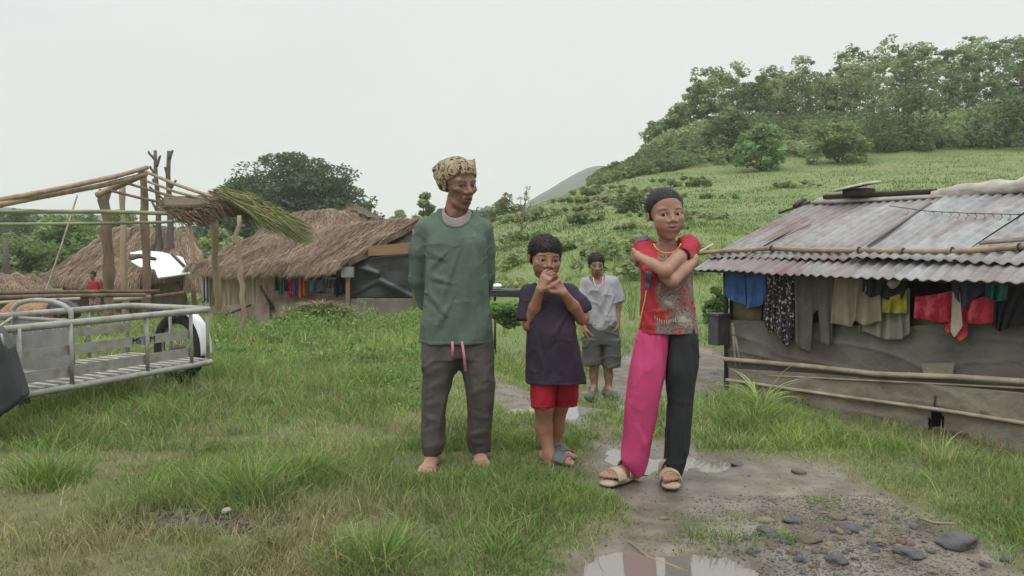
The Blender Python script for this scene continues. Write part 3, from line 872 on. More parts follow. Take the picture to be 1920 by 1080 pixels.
def hand(F, wrist, fdir, pnorm, L, thumb_side, curl=.5, spread=.12, k=.006, curls=None):
    """wrist point, finger direction, palm normal (direction palm faces), L = hand length"""
    f = np.asarray(fdir, float); f /= np.linalg.norm(f)
    n = np.asarray(pnorm, float); n -= (n @ f) * f; n /= np.linalg.norm(n)
    s_ = np.cross(f, n) * thumb_side        # towards the thumb
    w = np.asarray(wrist, float)
    pr = .075 * L
    for t in (-.17, -.06, .06, .17):
        F.cap(w + s_ * t * L * .6, w + f * .46 * L + s_ * t * L, pr * 1.15, pr * 1.0, k * 1.6)
    lens = [.40, .46, .50, .46]; lens = [.36, .45, .49, .44]
    for i, t in enumerate((-.195, -.065, .065, .19)):
        base = w + f * .45 * L + s_ * t * L
        a = t * spread * 5
        d = f * math.cos(a) + s_ * math.sin(a); p = base; cu = 0
        cc = (curls[i] if curls is not None else curl) * (1 + .08 * (1.5 - i))
        for j, (sl, r0, r1) in enumerate(((.46, .068, .060), (.31, .060, .054), (.23, .054, .044))):
            cu += cc * (.8, 1.1, .8)[j]
            dd = d * math.cos(cu) + n * math.sin(cu)
            q = p + dd * sl * lens[i] * L; F.cap(p, q, r0 * L, r1 * L, k * .35 if j else k); p = q
    b0 = w + f * .12 * L + s_ * .16 * L
    d1 = f * .62 + s_ * .62 + n * .42; d1 /= np.linalg.norm(d1)
    d2 = f * .85 + s_ * .18 + n * .50; d2 /= np.linalg.norm(d2)
    m1 = b0 + d1 * .26 * L; F.cap(b0, m1, .095 * L, .075 * L, k)
    F.cap(m1, m1 + d2 * .20 * L, .068 * L, .062 * L, k * .6); F.cap(m1 + d2 * .20 * L, m1 + d2 * .34 * L + n * .03 * L, .060 * L, .05 * L, k * .4)
def foot(F, ankle, ground, tdir, L, side, k=.008):
    """ankle point, z of the sole, toe direction (xy), side=+1 big toe on viewer-left of the direction"""
    t = np.array([tdir[0], tdir[1], 0.0]); t /= np.linalg.norm(t); s_ = np.array([-t[1], t[0], 0]) * side
    a = np.asarray(ankle, float); g = np.array([a[0], a[1], ground])
    heel = g - t * .16 * L + np.array([0, 0, .10 * L]); ball = g + t * .50 * L + np.array([0, 0, .085 * L])
    F.cap(a, heel, .13 * L, .115 * L, k * 2)
    F.cap(heel, ball + s_ * .07 * L, .105 * L, .078 * L, k * 2); F.cap(heel, ball - s_ * .10 * L, .10 * L, .065 * L, k * 2)
    F.cap(a + t * .05 * L, ball, .135 * L, .082 * L, k * 3)
    for i, (o, ln, r) in enumerate(((.125, .21, .062), (.045, .20, .044), (-.03, .175, .042), (-.10, .145, .040), (-.16, .11, .038))):
        b0 = ball + s_ * o * L + t * (.02 - .02 * i) * L - np.array([0, 0, .02 * L])
        F.cap(b0, b0 + t * ln * L + np.array([0, 0, -.045 * L + r * L * .5 - .01 * L]), r * L * 1.05, r * L, k * .4)
def cloth(F, seed, a1=.004, a2=.002, s1=7, s2=20, st=(1, 1, .5), cross=.8):
    def fn(x, y, z):
        wx = .05 * noise3(x * 5, y * 5, z * 5, seed + 7); wz = .07 * noise3(x * 4, y * 4, z * 4, seed + 8)
        n1 = 1 - np.abs(noise3((x + wx) * s1 * st[0], (y + wx) * s1 * st[1], (z + wz) * s1 * st[2], seed)) * 1.6
        n2 = 1 - np.abs(noise3((x + wz) * s1 * 1.3, (y - wx) * s1 * 1.3, (z + wx) * s1 * (1.9 if cross > .5 else .8), seed + 3)) * 1.8
        return -a1 * np.clip(n1, 0, 1) ** 3 - a1 * cross * np.clip(n2, 0, 1) ** 4 + a1 * .5 + a2 * noise3(x * s2 * st[0], y * s2 * st[1], z * s2 * st[2], seed + 1)
    F.disp(fn)
def hem(F, z0, w=.0022, amp=.0022):
    """stitched hem: a groove a little above the cut edge"""
    F.disp(lambda x, y, z: amp * np.exp(-((z - z0 + .002 * np.sin(x * 30)) / w) ** 2))
def fcol(V, base): return np.tile(np.array(base, float), (len(V), 1))

SKIN = lambda nm, c: mat(nm, W1, (.80, .78, .76), 14, .48, .25, 90, attr=True, spec=.4, dist=.002, sss=.08)
M_skin_old = mat('aged_skin', W1, (.68, .66, .64), 26, .5, .5, 130, attr=True, spec=.45, dist=.003, sss=.05, contrast=(.3, .7)); M_skin = SKIN('skin', 0)
M_green_shirt = mat('green_jersey', (.105, .148, .112), (.07, .103, .078), 9, .9, .5, 40, dist=.004)
M_grey_vest = mat('grey_vest', (.33, .28, .265), (.25, .21, .20), 8, .9, .3, 40)
M_greypants = mat('grey_trousers', (.105, .092, .086), (.062, .055, .052), 9, .9, .6, 35, dist=.005)
M_pink = mat('pink_cotton', (.50, .058, .17), (.42, .045, .135), 5, .85, .4, 35, dist=.004)
M_black = mat('black_cotton', (.018, .020, .022), (.028, .030, .032), 6, .85, .4, 35, dist=.004)
M_plum = mat('plum_cotton', (.042, .030, .048), (.028, .020, .034), 6, .9, .4, 35, dist=.004)
M_redshort = mat('red_cotton', (.40, .018, .035), (.28, .012, .024), 8, .85, .4, 35, dist=.004)
M_greyshirt = mat('pale_grey_cotton', (.36, .35, .385), (.28, .275, .30), 5, .9, .5, 30, dist=.006)
M_darkshorts = mat('dark_grey_cotton', (.095, .095, .085), (.065, .066, .06), 6, .9, .5, 30, dist=.005)
M_hair = mat('black_hair', (.012, .010, .010), (.024, .020, .019), 60, .55, .5, 160, dist=.003)
M_sandal = mat('beige_foam', (.42, .35, .25), (.30, .245, .175), 20, .7, .3, 60)
M_slip = mat('grey_rubber', (.07, .08, .08), (.11, .12, .12), 20, .6, .3, 60)
M_pinkcord = mat('pink_cord', (.55, .22, .27), None, 30, .8, .2)
M_twine = M_simple('dark_twine', (.03, .02, .018), .8, .2)

def cap_mat():
    m = mat('printed_cap', (.33, .26, .17), (.26, .20, .125), 10, .95, .5, 60)
    t = m.node_tree; n = t.nodes; L = t.links.new; b = n['Principled BSDF']
    tcn = n.new('ShaderNodeTexCoord')
    v = n.new('ShaderNodeTexNoise'); v.inputs['Scale'].default_value = 15; v.inputs['Detail'].default_value = 1; v.inputs['Distortion'].default_value = 2.2
    L(tcn.outputs['Object'], v.inputs['Vector'])
    r = n.new('ShaderNodeValToRGB'); e = r.color_ramp.elements
    e[0].position = .43; e[0].color = (.30, .235, .15, 1); e[1].position = .60; e[1].color = (.33, .26, .17, 1)
    for p, c in ((.46, (.04, .025, .02, 1)), (.51, (.045, .028, .022, 1)), (.535, (.36, .30, .21, 1))):
        q = e.new(p); q.color = c
    L(v.outputs['Fac'], r.inputs['Fac']); L(r.outputs['Color'], b.inputs['Base Color'])
    return m
M_cap = cap_mat()

# ------------------------------------------------------------------ old man
def old_man():
    Y0 = 4.0; s = Y0 / F0
    q = lambda px, py, dy=0: P(px, py, Y0 + dy)
    gz1 = float(terrain(*q(811, 872, -.05)[:2])); 
    t = thing('person', 'barefoot old man in a green jersey and patterned cap, arms behind his back', 'person', (q(858, 870)[0], Y0, gz1))
    H = .246; hc = q(861, 345, -.02); R = rotm(rad(36), rad(8), rad(-3))
    lo = q(760, 880, 0) - [0, .33, .03]; hi = q(935, 290, 0) + [0, .35, .02]
    F = Field(lo, hi, .0038)
    # trunk, arms, legs under the clothes
    F.loft([(*q(857, 640, 0), .135, .085), (*q(857, 560), .125, .085), (*q(855, 470), .135, .09), (*q(854, 430, .02), .13, .07), (*q(855, 412, .02), .06, .05)], .03)
    F.chain([q(808, 440, .02), q(784, 505, .07), q(822, 590, .16)], [.036, .032, .026], .02)
    F.chain([q(896, 440, .03), q(913, 505, .08), q(890, 590, .17)], [.036, .032, .026], .02)
    hand(F, q(826, 598, .17), (1, .1, -.25), (0, 1, 0), .17, 1, .4)
    hand(F, q(886, 596, .185), (-1, .1, -.2), (0, 1, 0), .17, -1, .4)
    F.chain([q(828, 655), q(812, 760, -.02), q(809, 862, .0)], [.075, .042, .032], .03)
    F.chain([q(890, 655), q(900, 755, .02), q(900, 850, .07)], [.075, .042, .032], .03)
    foot(F, q(811, 858, -.0), tz(-.4, 3.93) - .004, (-.1, -1), .235, -1)
    foot(F, q(899, 848, .08), tz(-.16, 4.08) - .004, (.12, -1), .235, 1)
    # neck with tendons
    F.cap(q(853, 408, .02), q(857, 372, .015), .058, .05, .02); F.cap(q(838, 412, -.02), q(868, 385, -.04), .014, .010, .02); F.cap(q(868, 412, -.03), q(868, 384, -.05), .012, .010, .02)
    F.cap(q(826, 415, .03), q(850, 404, .03), .03, .035, .03); F.cap(q(884, 417, .03), q(860, 404, .03), .03, .035, .03)
    head(F, hc, H, R, thin=.93, nose=1.1, eye=.75, lip=.62)
    # hollow cheeks, jaw folds of an old face
    w = lambda x, y, z: hc + R @ (np.array([x, y, z]) * H)
    for sx in (-1, 1):
        F.ell(w(sx * .235, .20, -.23), np.array([.05, .07, .08]) * H, R, .02, True)
        F.cap(w(sx * .07, .36, -.16), w(sx * .13, .30, -.27), .006 * H, .008 * H, .008, True)
    for zz_ in (.115, .145, .175): F.cap(w(-.13, .315, zz_), w(.13, .315, zz_ + .01), .004 * H, .004 * H, .006, True)
    for sx in (-1, 1):
        F.cap(w(sx * .21, .25, .01), w(sx * .27, .19, .04), .004 * H, .003 * H, .006, True); F.cap(w(sx * .21, .25, -.02), w(sx * .28, .19, -.04), .004 * H, .003 * H, .006, True)
        F.cap(w(sx * .08, .33, -.075), w(sx * .19, .28, -.075), .005 * H, .004 * H, .006, True)
        F.cap(w(sx * .12, .31, -.30), w(sx * .11, .29, -.38), .006 * H, .004 * H, .008, True)
    F.disp(lambda x, y, z: .0012 * noise3(x * 70, y * 70, z * 90, 3) * (z > hc[2] - .2))
    V, Fq = F.mesh(1)
    base = (.245, .125, .082)
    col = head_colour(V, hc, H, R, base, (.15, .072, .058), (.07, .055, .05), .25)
    l = ((V - hc) @ R) / H
    mz = np.clip(1.4 - np.sqrt((l[:, 0] / .11) ** 2 + ((l[:, 2] + .215) / .022) ** 2), 0, 1) * (l[:, 1] > .25)
    col = col * (1 - .55 * mz[:, None]) + np.array((.27, .22, .19)) * .55 * mz[:, None]
    ft = (V[:, 2] < tz(-.3, 4) + .09); col[ft] = np.array((.40, .23, .17))
    link('body', mesh_np('body', V, Fq, col), M_skin_old, t)
    eyes(t, hc, H, R, (.25, -.15), EYEM)
    # grey vest showing in the neckline
    F = Field(q(795, 450) - [0, .2, 0], q(920, 385) + [0, .25, 0], .004)
    F.loft([(*q(857, 448, 0), .115, .062), (*q(857, 425, .0), .105, .064), (*q(855, 404, .01), .086, .066), (*q(855, 392, .015), .072, .062)], .02)
    F.neckcut(q(854, 391, -.06), .056, .046, .09); F.cap(q(855, 395, .02), q(857, 370, .02), .06, .06, .015, True)
    V, Fq = F.mesh(); link('vest', mesh_np('vest', V, Fq), M_grey_vest, t)
    # jersey
    F = Field(q(756, 650) - [0, .3, 0], q(940, 390) + [0, .36, 0], .0045)
    F.loft([(*q(856, 641, 0), .187, .125), (*q(856, 610, 0), .181, .122), (*q(857, 560, 0), .163, .120), (*q(857, 500, 0), .153, .120), (*q(857, 455, 0), .155, .115),
            (*q(854, 428, .01), .145, .095), (*q(853, 410, .015), .10, .075), (*q(855, 398, .02), .075, .062)], .03, 2.3)
    F.cap(q(803, 432, .02), q(836, 410, .02), .050, .046, .04); F.cap(q(902, 432, .02), q(873, 411, .02), .050, .046, .04)
    F.chain([q(798, 430, .02), q(787, 472, .03), q(785, 525, .07), q(800, 565, .12), q(826, 594, .165)], [.056, .053, .050, .045, .040], .014)
    F.chain([q(906, 430, .02), q(911, 472, .04), q(911, 520, .07), q(903, 562, .12), q(886, 592, .17)], [.052, .050, .048, .044, .038], .014)
    F.cap(q(818, 418, .03), q(838, 401, .03), .034, .028, .03); F.cap(q(892, 420, .03), q(872, 402, .03), .034, .028, .03)
    F.neckcut(q(854, 396, -.08), .076, .072, .11)
    y = -.11
    F.folds([(q(*a, y), q(*b, y)) for a, b in (((838, 472), (802, 505)), ((850, 532), (801, 516)), ((838, 592), (802, 548)), ((860, 470), (828, 560)), ((848, 560), (815, 622)),
             ((890, 440), (900, 565)), ((876, 430), (888, 500)), ((900, 560), (912, 628)), ((870, 500), (880, 575)), ((836, 488), (800, 470)))], .007, .011)
    F.folds([(q(*a, y), q(*b, y)) for a, b in (((795, 478), (774, 466)), ((794, 505), (770, 498)), ((797, 530), (776, 524)), ((803, 553), (783, 545)), ((795, 450), (776, 430)), ((908, 488), (923, 478)), ((906, 522), (924, 515)))], .005, .008)
    F.folds([(q(786, 455, y), q(803, 595, y)), (q(907, 455, y), q(914, 580, y))], -.007, .007)
    cloth(F, 11, .005, .0008, 7, 24, (1.2, 1, .4)); hem(F, q(855, 634)[2])
    V, Fq = F.mesh(1); jr = link('jersey', mesh_np('jersey', V, Fq), M_green_shirt, t)
    cV = V.copy()
    mb = MB(); pts = [proj_front(cV, 854 + 31.5 * math.sin(a), 396 + 30.5 * math.cos(a), Y0, .001) for a in np.linspace(-1.35, 1.35, 26)]
    mb.tube(pts, .0042, 8); link('collar', mb, M_green_shirt, jr)
    # twine necklace
    mb = MB(); pts = [q(853 + 19 * math.sin(a), 388 + 19 * math.cos(a), -.035 - .055 * math.cos(a) ** .7) for a in np.linspace(-1.5, 1.5, 22)]
    mb.tube(pts, .0018, 6); link('necklace', mb, M_twine, t)
    # trousers
    gl = tz(-.4, 3.95)
    F = Field(q(778, 866) - [0, .2, 0], q(938, 620) + [0, .25, 0], .0045)
    F.loft([(*q(857, 628), .160, .105), (*q(857, 650), .178, .112), (*q(857, 668, 0), .180, .11)], .02, 2.3)
    F.loft([(*q(828, 640), .09, .10), (*q(826, 680), .102, .105), (*q(823, 705), .076, .095), (*q(817, 735, -.01), .068, .082), (*q(813, 780, -.015), .063, .075), (*q(812, 830, -.005), .062, .072), (*q(811, 846, 0), .056, .066), (*q(809, 854, 0), .042, .055)], .03)
    F.loft([(*q(889, 640), .09, .10), (*q(894, 680), .092, .105), (*q(897, 705), .082, .095), (*q(901, 745, 0), .074, .084), (*q(900, 790, .02), .066, .075), (*q(898, 832, .055), .064, .07), (*q(899, 847, .06), .052, .062)], .03)
    F.cap(q(858, 657, -.13), q(860, 780, -.12), .004, .022, .02, True)
    F.folds([(q(*a, -.08), q(*b, -.08)) for (a, b) in (((792, 690), (835, 664)), ((795, 705), (845, 672)), ((800, 730), (835, 712)), ((795, 760), (832, 752)), ((793, 812), (830, 800)), ((795, 840), (833, 832)), ((798, 780), (828, 792)),
                   ((866, 690), (890, 664)), ((877, 740), (925, 722)), ((877, 775), (922, 790)), ((880, 820), (920, 808)), ((876, 835), (921, 838)), ((905, 660), (918, 730)), ((885, 700), (890, 760)))], .0035, .012)
    cloth(F, 31, .008, .0008, 9, 30, (1, 1, .4), .45)
    V, Fq = F.mesh(1); link('trousers', mesh_np('trousers', V, Fq), M_greypants, t)
    for (pa, pb, pc) in (((848, 640), (849, 655), (849, 669)), ((866, 640), (870, 665), (873, 696))):
        mb = MB(); mb.tube([q(*pa, -.125), q(*pb, -.128), q(*pc, -.126)], [.006, .007, .0075], 8); link('drawstring', mb, M_pinkcord, t)
    # cap of printed cloth, gathered at the back
    F = Field(q(800, 372) - [0, .16, 0], q(908, 284) + [0, .2, 0], .0035)
    w = lambda x, y, z: hc + R @ (np.array([x, y, z]) * H)
    F.ell(w(0, -.07, .20), np.array([.37, .43, .35]) * H, R, .0)
    F.ell(w(.02, -.20, .10), np.array([.36, .36, .36]) * H, R, .03)
    # remove below the band: plane low at the back, high over the brow
    def below(x, y, z):
        lx = (x - hc[0]) * R[0, 0] + (y - hc[1]) * R[1, 0] + (z - hc[2]) * R[2, 0]
        ly = (x - hc[0]) * R[0, 1] + (y - hc[1]) * R[1, 1] + (z - hc[2]) * R[2, 1]
        lz = (x - hc[0]) * R[0, 2] + (y - hc[1]) * R[1, 2] + (z - hc[2]) * R[2, 2]
        return (lz / H - (.62 * ly / H + .02)) * H * .85
    F.comb(F.lo, F.lo + F.h * F.n, lambda x, y, z: below(x, y, z), .006, True)
    F.cap(q(830, 312, .02), q(817, 318, .03), .032, .018, .02); F.cap(q(818, 318, .03), q(820, 330, .03), .016, .020, .015); F.cap(q(889, 299, -.02), q(884, 312, -.02), .007, .02, .02)
    F.disp(lambda x, y, z: .0045 * np.abs(noise3(x * 26, y * 26, z * 30, 5)) + .002 * noise3(x * 60, y * 60, z * 60, 6))
    V, Fq = F.mesh(1); link('cap', mesh_np('cap', V, Fq), M_cap, t)
def plane_keep(F, hc, H, R, fn):
    """cut everything where fn(lx,ly,lz) < 0 (head units)"""
    def g(x, y, z):
        l = [((x - hc[0]) * R[0, i] + (y - hc[1]) * R[1, i] + (z - hc[2]) * R[2, i]) / H for i in range(3)]
        return fn(*l) * H
    F.comb(F.lo, F.lo + F.h * F.n, g, .004, True)
def proj_front(V, px, py, Y0, off):
    r = ray(px, py); c = np.array([0, 0, CAMZ]); rr = r / np.linalg.norm(r)
    w = V - c; tt = w @ rr; d = np.linalg.norm(w - tt[:, None] * rr, axis=1)
    m = d < .009
    if not m.any(): m = d < d.min() + .004
    t0 = tt[m].min(); m &= tt < t0 + .014
    wt = 1 / (d[m] ** 2 + 1e-5)
    return c + rr * ((tt[m] * wt).sum() / wt.sum() - off)
def patch(name, V, quad, Y0, m, parent, nu=10, nv=8, off=.001, th=.002):
    """a flat cloth panel following the garment underneath; quad = tl, tr, br, bl in photo pixels"""
    tl, tr, br, bl = [np.array(q_, float) for q_ in quad]
    pts = np.array([[proj_front(V, *((tl * (1 - u) + tr * u) * (1 - v) + (bl * (1 - u) + br * u) * v), Y0, off) for u in np.linspace(0, 1, nu)] for v in np.linspace(0, 1, nv)])
    mb = MB(); mb.gridarr(pts, th); return link(name, mb, m, parent)
def hair_cap(hc, H, R, lo, hi, keep, grow=.035, h=.0032, extra=None, rough=.003, parent=None, back=0.0, wide=1.0, hlen=.008, comb=.35):
    F = Field(lo, hi, h)
    E = lambda p, r, kk: F.ell(hc + R @ (np.array(p) * H), np.array([r[0] * wide, r[1], r[2]]) * H, R, kk * H)
    E((0, -.075, .17), (.325 + grow, .385 + grow, .325 + grow), 0)
    E((0, -.20 - back, .0), (.28 + grow, .24 + grow, .28), .05)
    if extra: extra(F, lambda x, y, z: hc + R @ (np.array([x, y, z]) * H))
    plane_keep(F, hc, H, R, keep)
    F.disp(lambda x, y, z: rough * noise3(x * 120, y * 120, z * 120, 8) + rough * .6 * noise3(x * 40, y * 40, z * 40, 9))
    V, Fq = F.mesh(0)
    # short strands growing out of the shell, combed back (comb > 0) or standing
    n = int(min(9000, len(V) * 1.2)); k = rng.integers(0, len(V), n)
    nr = V[k] - (hc + R @ (np.array([0, -.08, .05]) * H)); nr /= np.linalg.norm(nr, axis=1, keepdims=True)
    bk = np.tile(R @ np.array([0, -1.0, -.25]), (n, 1)); bk -= (bk * nr).sum(1, keepdims=True) * nr; bk /= (np.linalg.norm(bk, axis=1, keepdims=True) + 1e-6)
    L = hlen * rng.uniform(.5, 1.2, (n, 1)); d = nr * (1 - comb) + bk * comb + rng.normal(0, .28, (n, 3))
    d /= np.linalg.norm(d, axis=1, keepdims=True); sd = np.cross(d, nr + rng.normal(0, .3, (n, 3))); sd /= (np.linalg.norm(sd, axis=1, keepdims=True) + 1e-6)
    P0 = V[k] - nr * .001; w_ = .0007 * (h / .0032)
    S = np.stack([P0 - sd * w_, P0 + sd * w_, P0 + d * L + sd * w_ * .3, P0 + d * L - sd * w_ * .3], 1).reshape(-1, 3)
    Fs = np.arange(n * 4).reshape(n, 4) + len(V)
    return link('hair', mesh_np('hair', np.concatenate([V, S]), np.concatenate([Fq, Fs])), M_hair, parent)
def hairline(lx, ly, lz):
    return lz - np.where(ly > -.02, np.minimum(.95 * (ly + .02) - .14 + 1.1 * np.maximum(ly + .02, 0) * 0, .20 + .25 * (ly - .1)), -.14 + .35 * (ly + .02))
def boy():
    Y0 = 3.95; q = lambda px, py, dy=0: P(px, py, Y0 + dy)
    gA = tz(.2, 3.92)
    t = thing('person', 'boy in a dark plum T-shirt and red shorts holding both hands up to his mouth', 'person', (q(1035, 885)[0], Y0, gA))
    H = .215; hc = q(1022, 483, -.02); R = rotm(rad(14), rad(10), rad(4))
    F = Field(q(955, 900) - [0, .4, .02], q(1115, 432) + [0, .3, .02], .0034)
    F.loft([(*q(1038, 700), .10, .085), (*q(1034, 640), .095, .08), (*q(1030, 580), .085, .065), (*q(1030, 556), .08, .05), (*q(1028, 542), .045, .04)], .03)
    F.cap(q(1028, 545, .01), q(1024, 512, .01), .040, .038, .02)
    F.cap(q(998, 555, .02), q(1058, 554, .02), .026, .026, .02)
    head(F, hc, H, R, thin=1.0, nose=1.0, wide=1.12, eye=1.1, child=1.0)
    wl = lambda x, y, z: hc + R @ (np.array([x, y, z]) * H)
    # hands meet in front of the mouth
    wL = q(1013, 543, -.14); wR = q(1056, 549, -.14)
    F.chain([q(996, 558, .0), q(992, 609, -.03), (q(992, 609, -.03) + wL) / 2, wL], [.032, .031, .029, .0205], .014)
    F.chain([q(1060, 556, .0), q(1092, 597, -.03), (q(1092, 597, -.03) + wR) / 2, wR], [.032, .032, .029, .0205], .014)
    hand(F, wL, (.42, -.10, .92), (.55, .55, .05), .132, -1, .55, curls=(.35, .5, .6, .7))
    hand(F, wR, (-.55, -.06, .80), (-.55, .55, -.1), .132, 1, .75, curls=(.55, .7, .8, .9))
    # legs
    gB = tz(.22, 4.08)
    F.chain([q(1020, 690), q(1020, 762, -.01), q(1020, 800, .02), q(1029, 850, .0), q(1032, 868, .0)], [.075, .046, .041, .027, .026], .02)
    F.cap(q(1017, 790, .03), q(1020, 825, .025), .034, .026, .02)
    F.chain([q(1058, 690, .03), q(1049, 762, .08), q(1044, 800, .12), q(1042, 840, .13)], [.075, .042, .037, .025], .02)
    foot(F, q(1031, 868, .0), gA + .012, (.78, -.55), .20, -1)
    foot(F, q(1043, 838, .14), gB + .012, (.45, -.8), .19, 1)
    V, Fq = F.mesh(1)
    base = (.32, .165, .11)
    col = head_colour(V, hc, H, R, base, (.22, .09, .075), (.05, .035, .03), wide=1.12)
    low = V[:, 2] < gA + .10; col[low] = col[low] * .8 + .2 * np.array((.36, .25, .2))
    link('body', mesh_np('body', V, Fq, col), M_skin, t)
    eyes(t, hc, H, R, (-.05, .05), EYEM, 1.12)
    hair_cap(hc, H, R, q(982, 530) - [0, .16, 0], q(1064, 430) + [0, .18, 0], hairline, .020, rough=.0016, parent=t, wide=1.12)
    # T-shirt
    F = Field(q(958, 726) - [0, .3, 0], q(1118, 526) + [0, .3, 0], .0042)
    F.loft([(*q(1043, 716, 0), .150, .115), (*q(1042, 700, 0), .147, .115), (*q(1038, 660, 0), .134, .122), (*q(1034, 620, 0), .124, .128), (*q(1030, 585, 0), .118, .108), (*q(1028, 556, .01), .122, .082), (*q(1028, 543, .015), .09, .066), (*q(1026, 532, .02), .055, .05)], .03, 2.3)
    F.cap(q(993, 551, .015), q(1064, 549, .015), .041, .041, .03)
    F.cap(q(993, 554, .01), q(986, 594, -.02), .048, .052, .025)
    F.cap(q(1066, 552, .01), q(1089, 578, -.018), .048, .056, .025)
    F.cap(q(985, 606, -.025), q(983, 612, -.03), .040, .044, .006, True)
    F.cap(q(1096, 592, -.025), q(1104, 602, -.03), .041, .046, .006, True)
    F.neckcut(q(1027, 530, -.02), .056, .040, .07)
    F.folds([(q(*a, -.115), q(*b, -.112)) for (a, b) in (((1000, 600), (1040, 570)), ((1005, 630), (1020, 700)), ((1072, 640), (1085, 705)), ((1045, 650), (1052, 710)), ((1062, 590), (1030, 640)), ((995, 680), (998, 712)), ((1024, 620), (1030, 690)))], .006, .010)
    cloth(F, 51, .005, .0008, 8, 26, (1.1, 1, .5)); hem(F, q(1040, 710)[2])
    V, Fq = F.mesh(1); link('t_shirt', mesh_np('t_shirt', V, Fq), M_plum, t)
    F = Field(q(982, 772) - [0, .25, 0], q(1100, 690) + [0, .3, 0], .004)
    F.loft([(*q(1018, 700, 0), .065, .085), (*q(1018, 730, 0), .064, .082), (*q(1017, 757, 0), .061, .076), (*q(1017, 763, 0), .057, .07)], .01)
    F.loft([(*q(1060, 700, .03), .068, .085), (*q(1061, 730, .05), .066, .08), (*q(1060, 755, .07), .064, .074), (*q(1060, 760, .07), .06, .07)], .012)
    F.ell(q(1018, 768, 0), (.051, .06, .028), None, .004, True); F.ell(q(1058, 766, .07), (.052, .06, .028), None, .004, True)
    cloth(F, 55, .004, .001, 12, 30, (1, 1, .4)); hem(F, q(1040, 755)[2])
    V, Fq = F.mesh(1); link('shorts', mesh_np('shorts', V, Fq), M_redshort, t)
    for (ax, ay, ady, g, d, L) in ((1031, 868, 0, gA, (.78, -.55), .20), (1043, 838, .14, gB, (.45, -.8), .19)):
        a = q(ax, ay, ady); dd = np.array([*d, 0.]); dd /= np.linalg.norm(dd); sd = np.array([-dd[1], dd[0], 0]); b = np.array([a[0], a[1], g])
        F = Field(b - .2, b + .24, .0035)
        F.cap(b - dd * .15 * L, b + dd * .66 * L, .034, .042, 0, flat=((0, 0, 1), .25))
        V, Fq = F.mesh(1)
        sl = link('slipper', mesh_np('slipper', V, Fq), M_slip, t)
        mb = MB()
        def strap(u, v):
            an = -1.35 + 2.7 * u; w_ = (.20 + .34 * v) * L
            return b + dd * w_ + sd * (.048 - .002 * v) * math.sin(an) + np.array([0, 0, .012 + (.054 - .018 * v) * math.cos(an)])
        mb.grid(strap, 16, 8, .004); link('strap', mb, M_slip, sl)
M_girlred = mat('red_jersey', (.35, .026, .04), (.26, .019, .03), 6, .8, .4, 35, dist=.004)
def print_mat():
    m = mat('printed_jersey', (.30, .03, .03), (.16, .11, .10), 9, .8, .3, 40)
    t = m.node_tree; n = t.nodes; L = t.links.new; b = n['Principled BSDF']
    tcn = n.new('ShaderNodeTexCoord')
    def noise(s, d, dis=0):
        v = n.new('ShaderNodeTexNoise'); v.inputs['Scale'].default_value = s; v.inputs['Detail'].default_value = d; v.inputs['Distortion'].default_value = dis
        L(tcn.outputs['Object'], v.inputs['Vector']); return v.outputs['Fac']
    r = n.new('ShaderNodeValToRGB'); e = r.color_ramp.elements; r.color_ramp.interpolation = 'EASE'
    e[0].position = .35; e[0].color = (.30, .025, .03, 1); e[1].position = .68; e[1].color = (.38, .38, .28, 1)
    for p, c in ((.40, (.33, .11, .08, 1)), (.44, (.12, .09, .085, 1)), (.49, (.22, .18, .16, 1)), (.53, (.095, .075, .075, 1)), (.565, (.38, .22, .15, 1)), (.61, (.17, .16, .17, 1))):
        q = e.new(p); q.color = c
    L(noise(15, 9, .15), r.inputs['Fac'])
    # red side panel towards the viewer's left
    sp = n.new('ShaderNodeSeparateXYZ'); L(tcn.outputs['Object'], sp.inputs[0])
    mr = n.new('ShaderNodeMapRange'); mr.inputs['From Min'].default_value = -.055; mr.inputs['From Max'].default_value = -.04
    L(sp.outputs['X'], mr.inputs['Value'])
    # above the chest it is plain red
    mz = n.new('ShaderNodeMapRange'); mz.inputs['From Min'].default_value = 1.085; mz.inputs['From Max'].default_value = 1.05
    L(sp.outputs['Z'], mz.inputs['Value'])
    mm = n.new('ShaderNodeMath'); mm.operation = 'MULTIPLY'; L(mr.outputs[0], mm.inputs[0]); L(mz.outputs[0], mm.inputs[1])
    mx = n.new('ShaderNodeMix'); mx.data_type = 'RGBA'; mx.inputs['A'].default_value = (.335, .026, .042, 1)
    L(mm.outputs[0], mx.inputs['Factor']); L(r.outputs['Color'], mx.inputs['B'])
    L(mx.outputs['Result'], b.inputs['Base Color'])
    return m
M_print = print_mat()
M_yellow = mat('yellow_piping', (.62, .42, .12), None, 20, .7, .2)
M_bluegrey = mat('blue_grey_panel', (.11, .12, .17), None, 20, .8, .2)
M_tooth = mat('pale_print', (.42, .38, .32), (.30, .27, .23), 40, .8, .2)
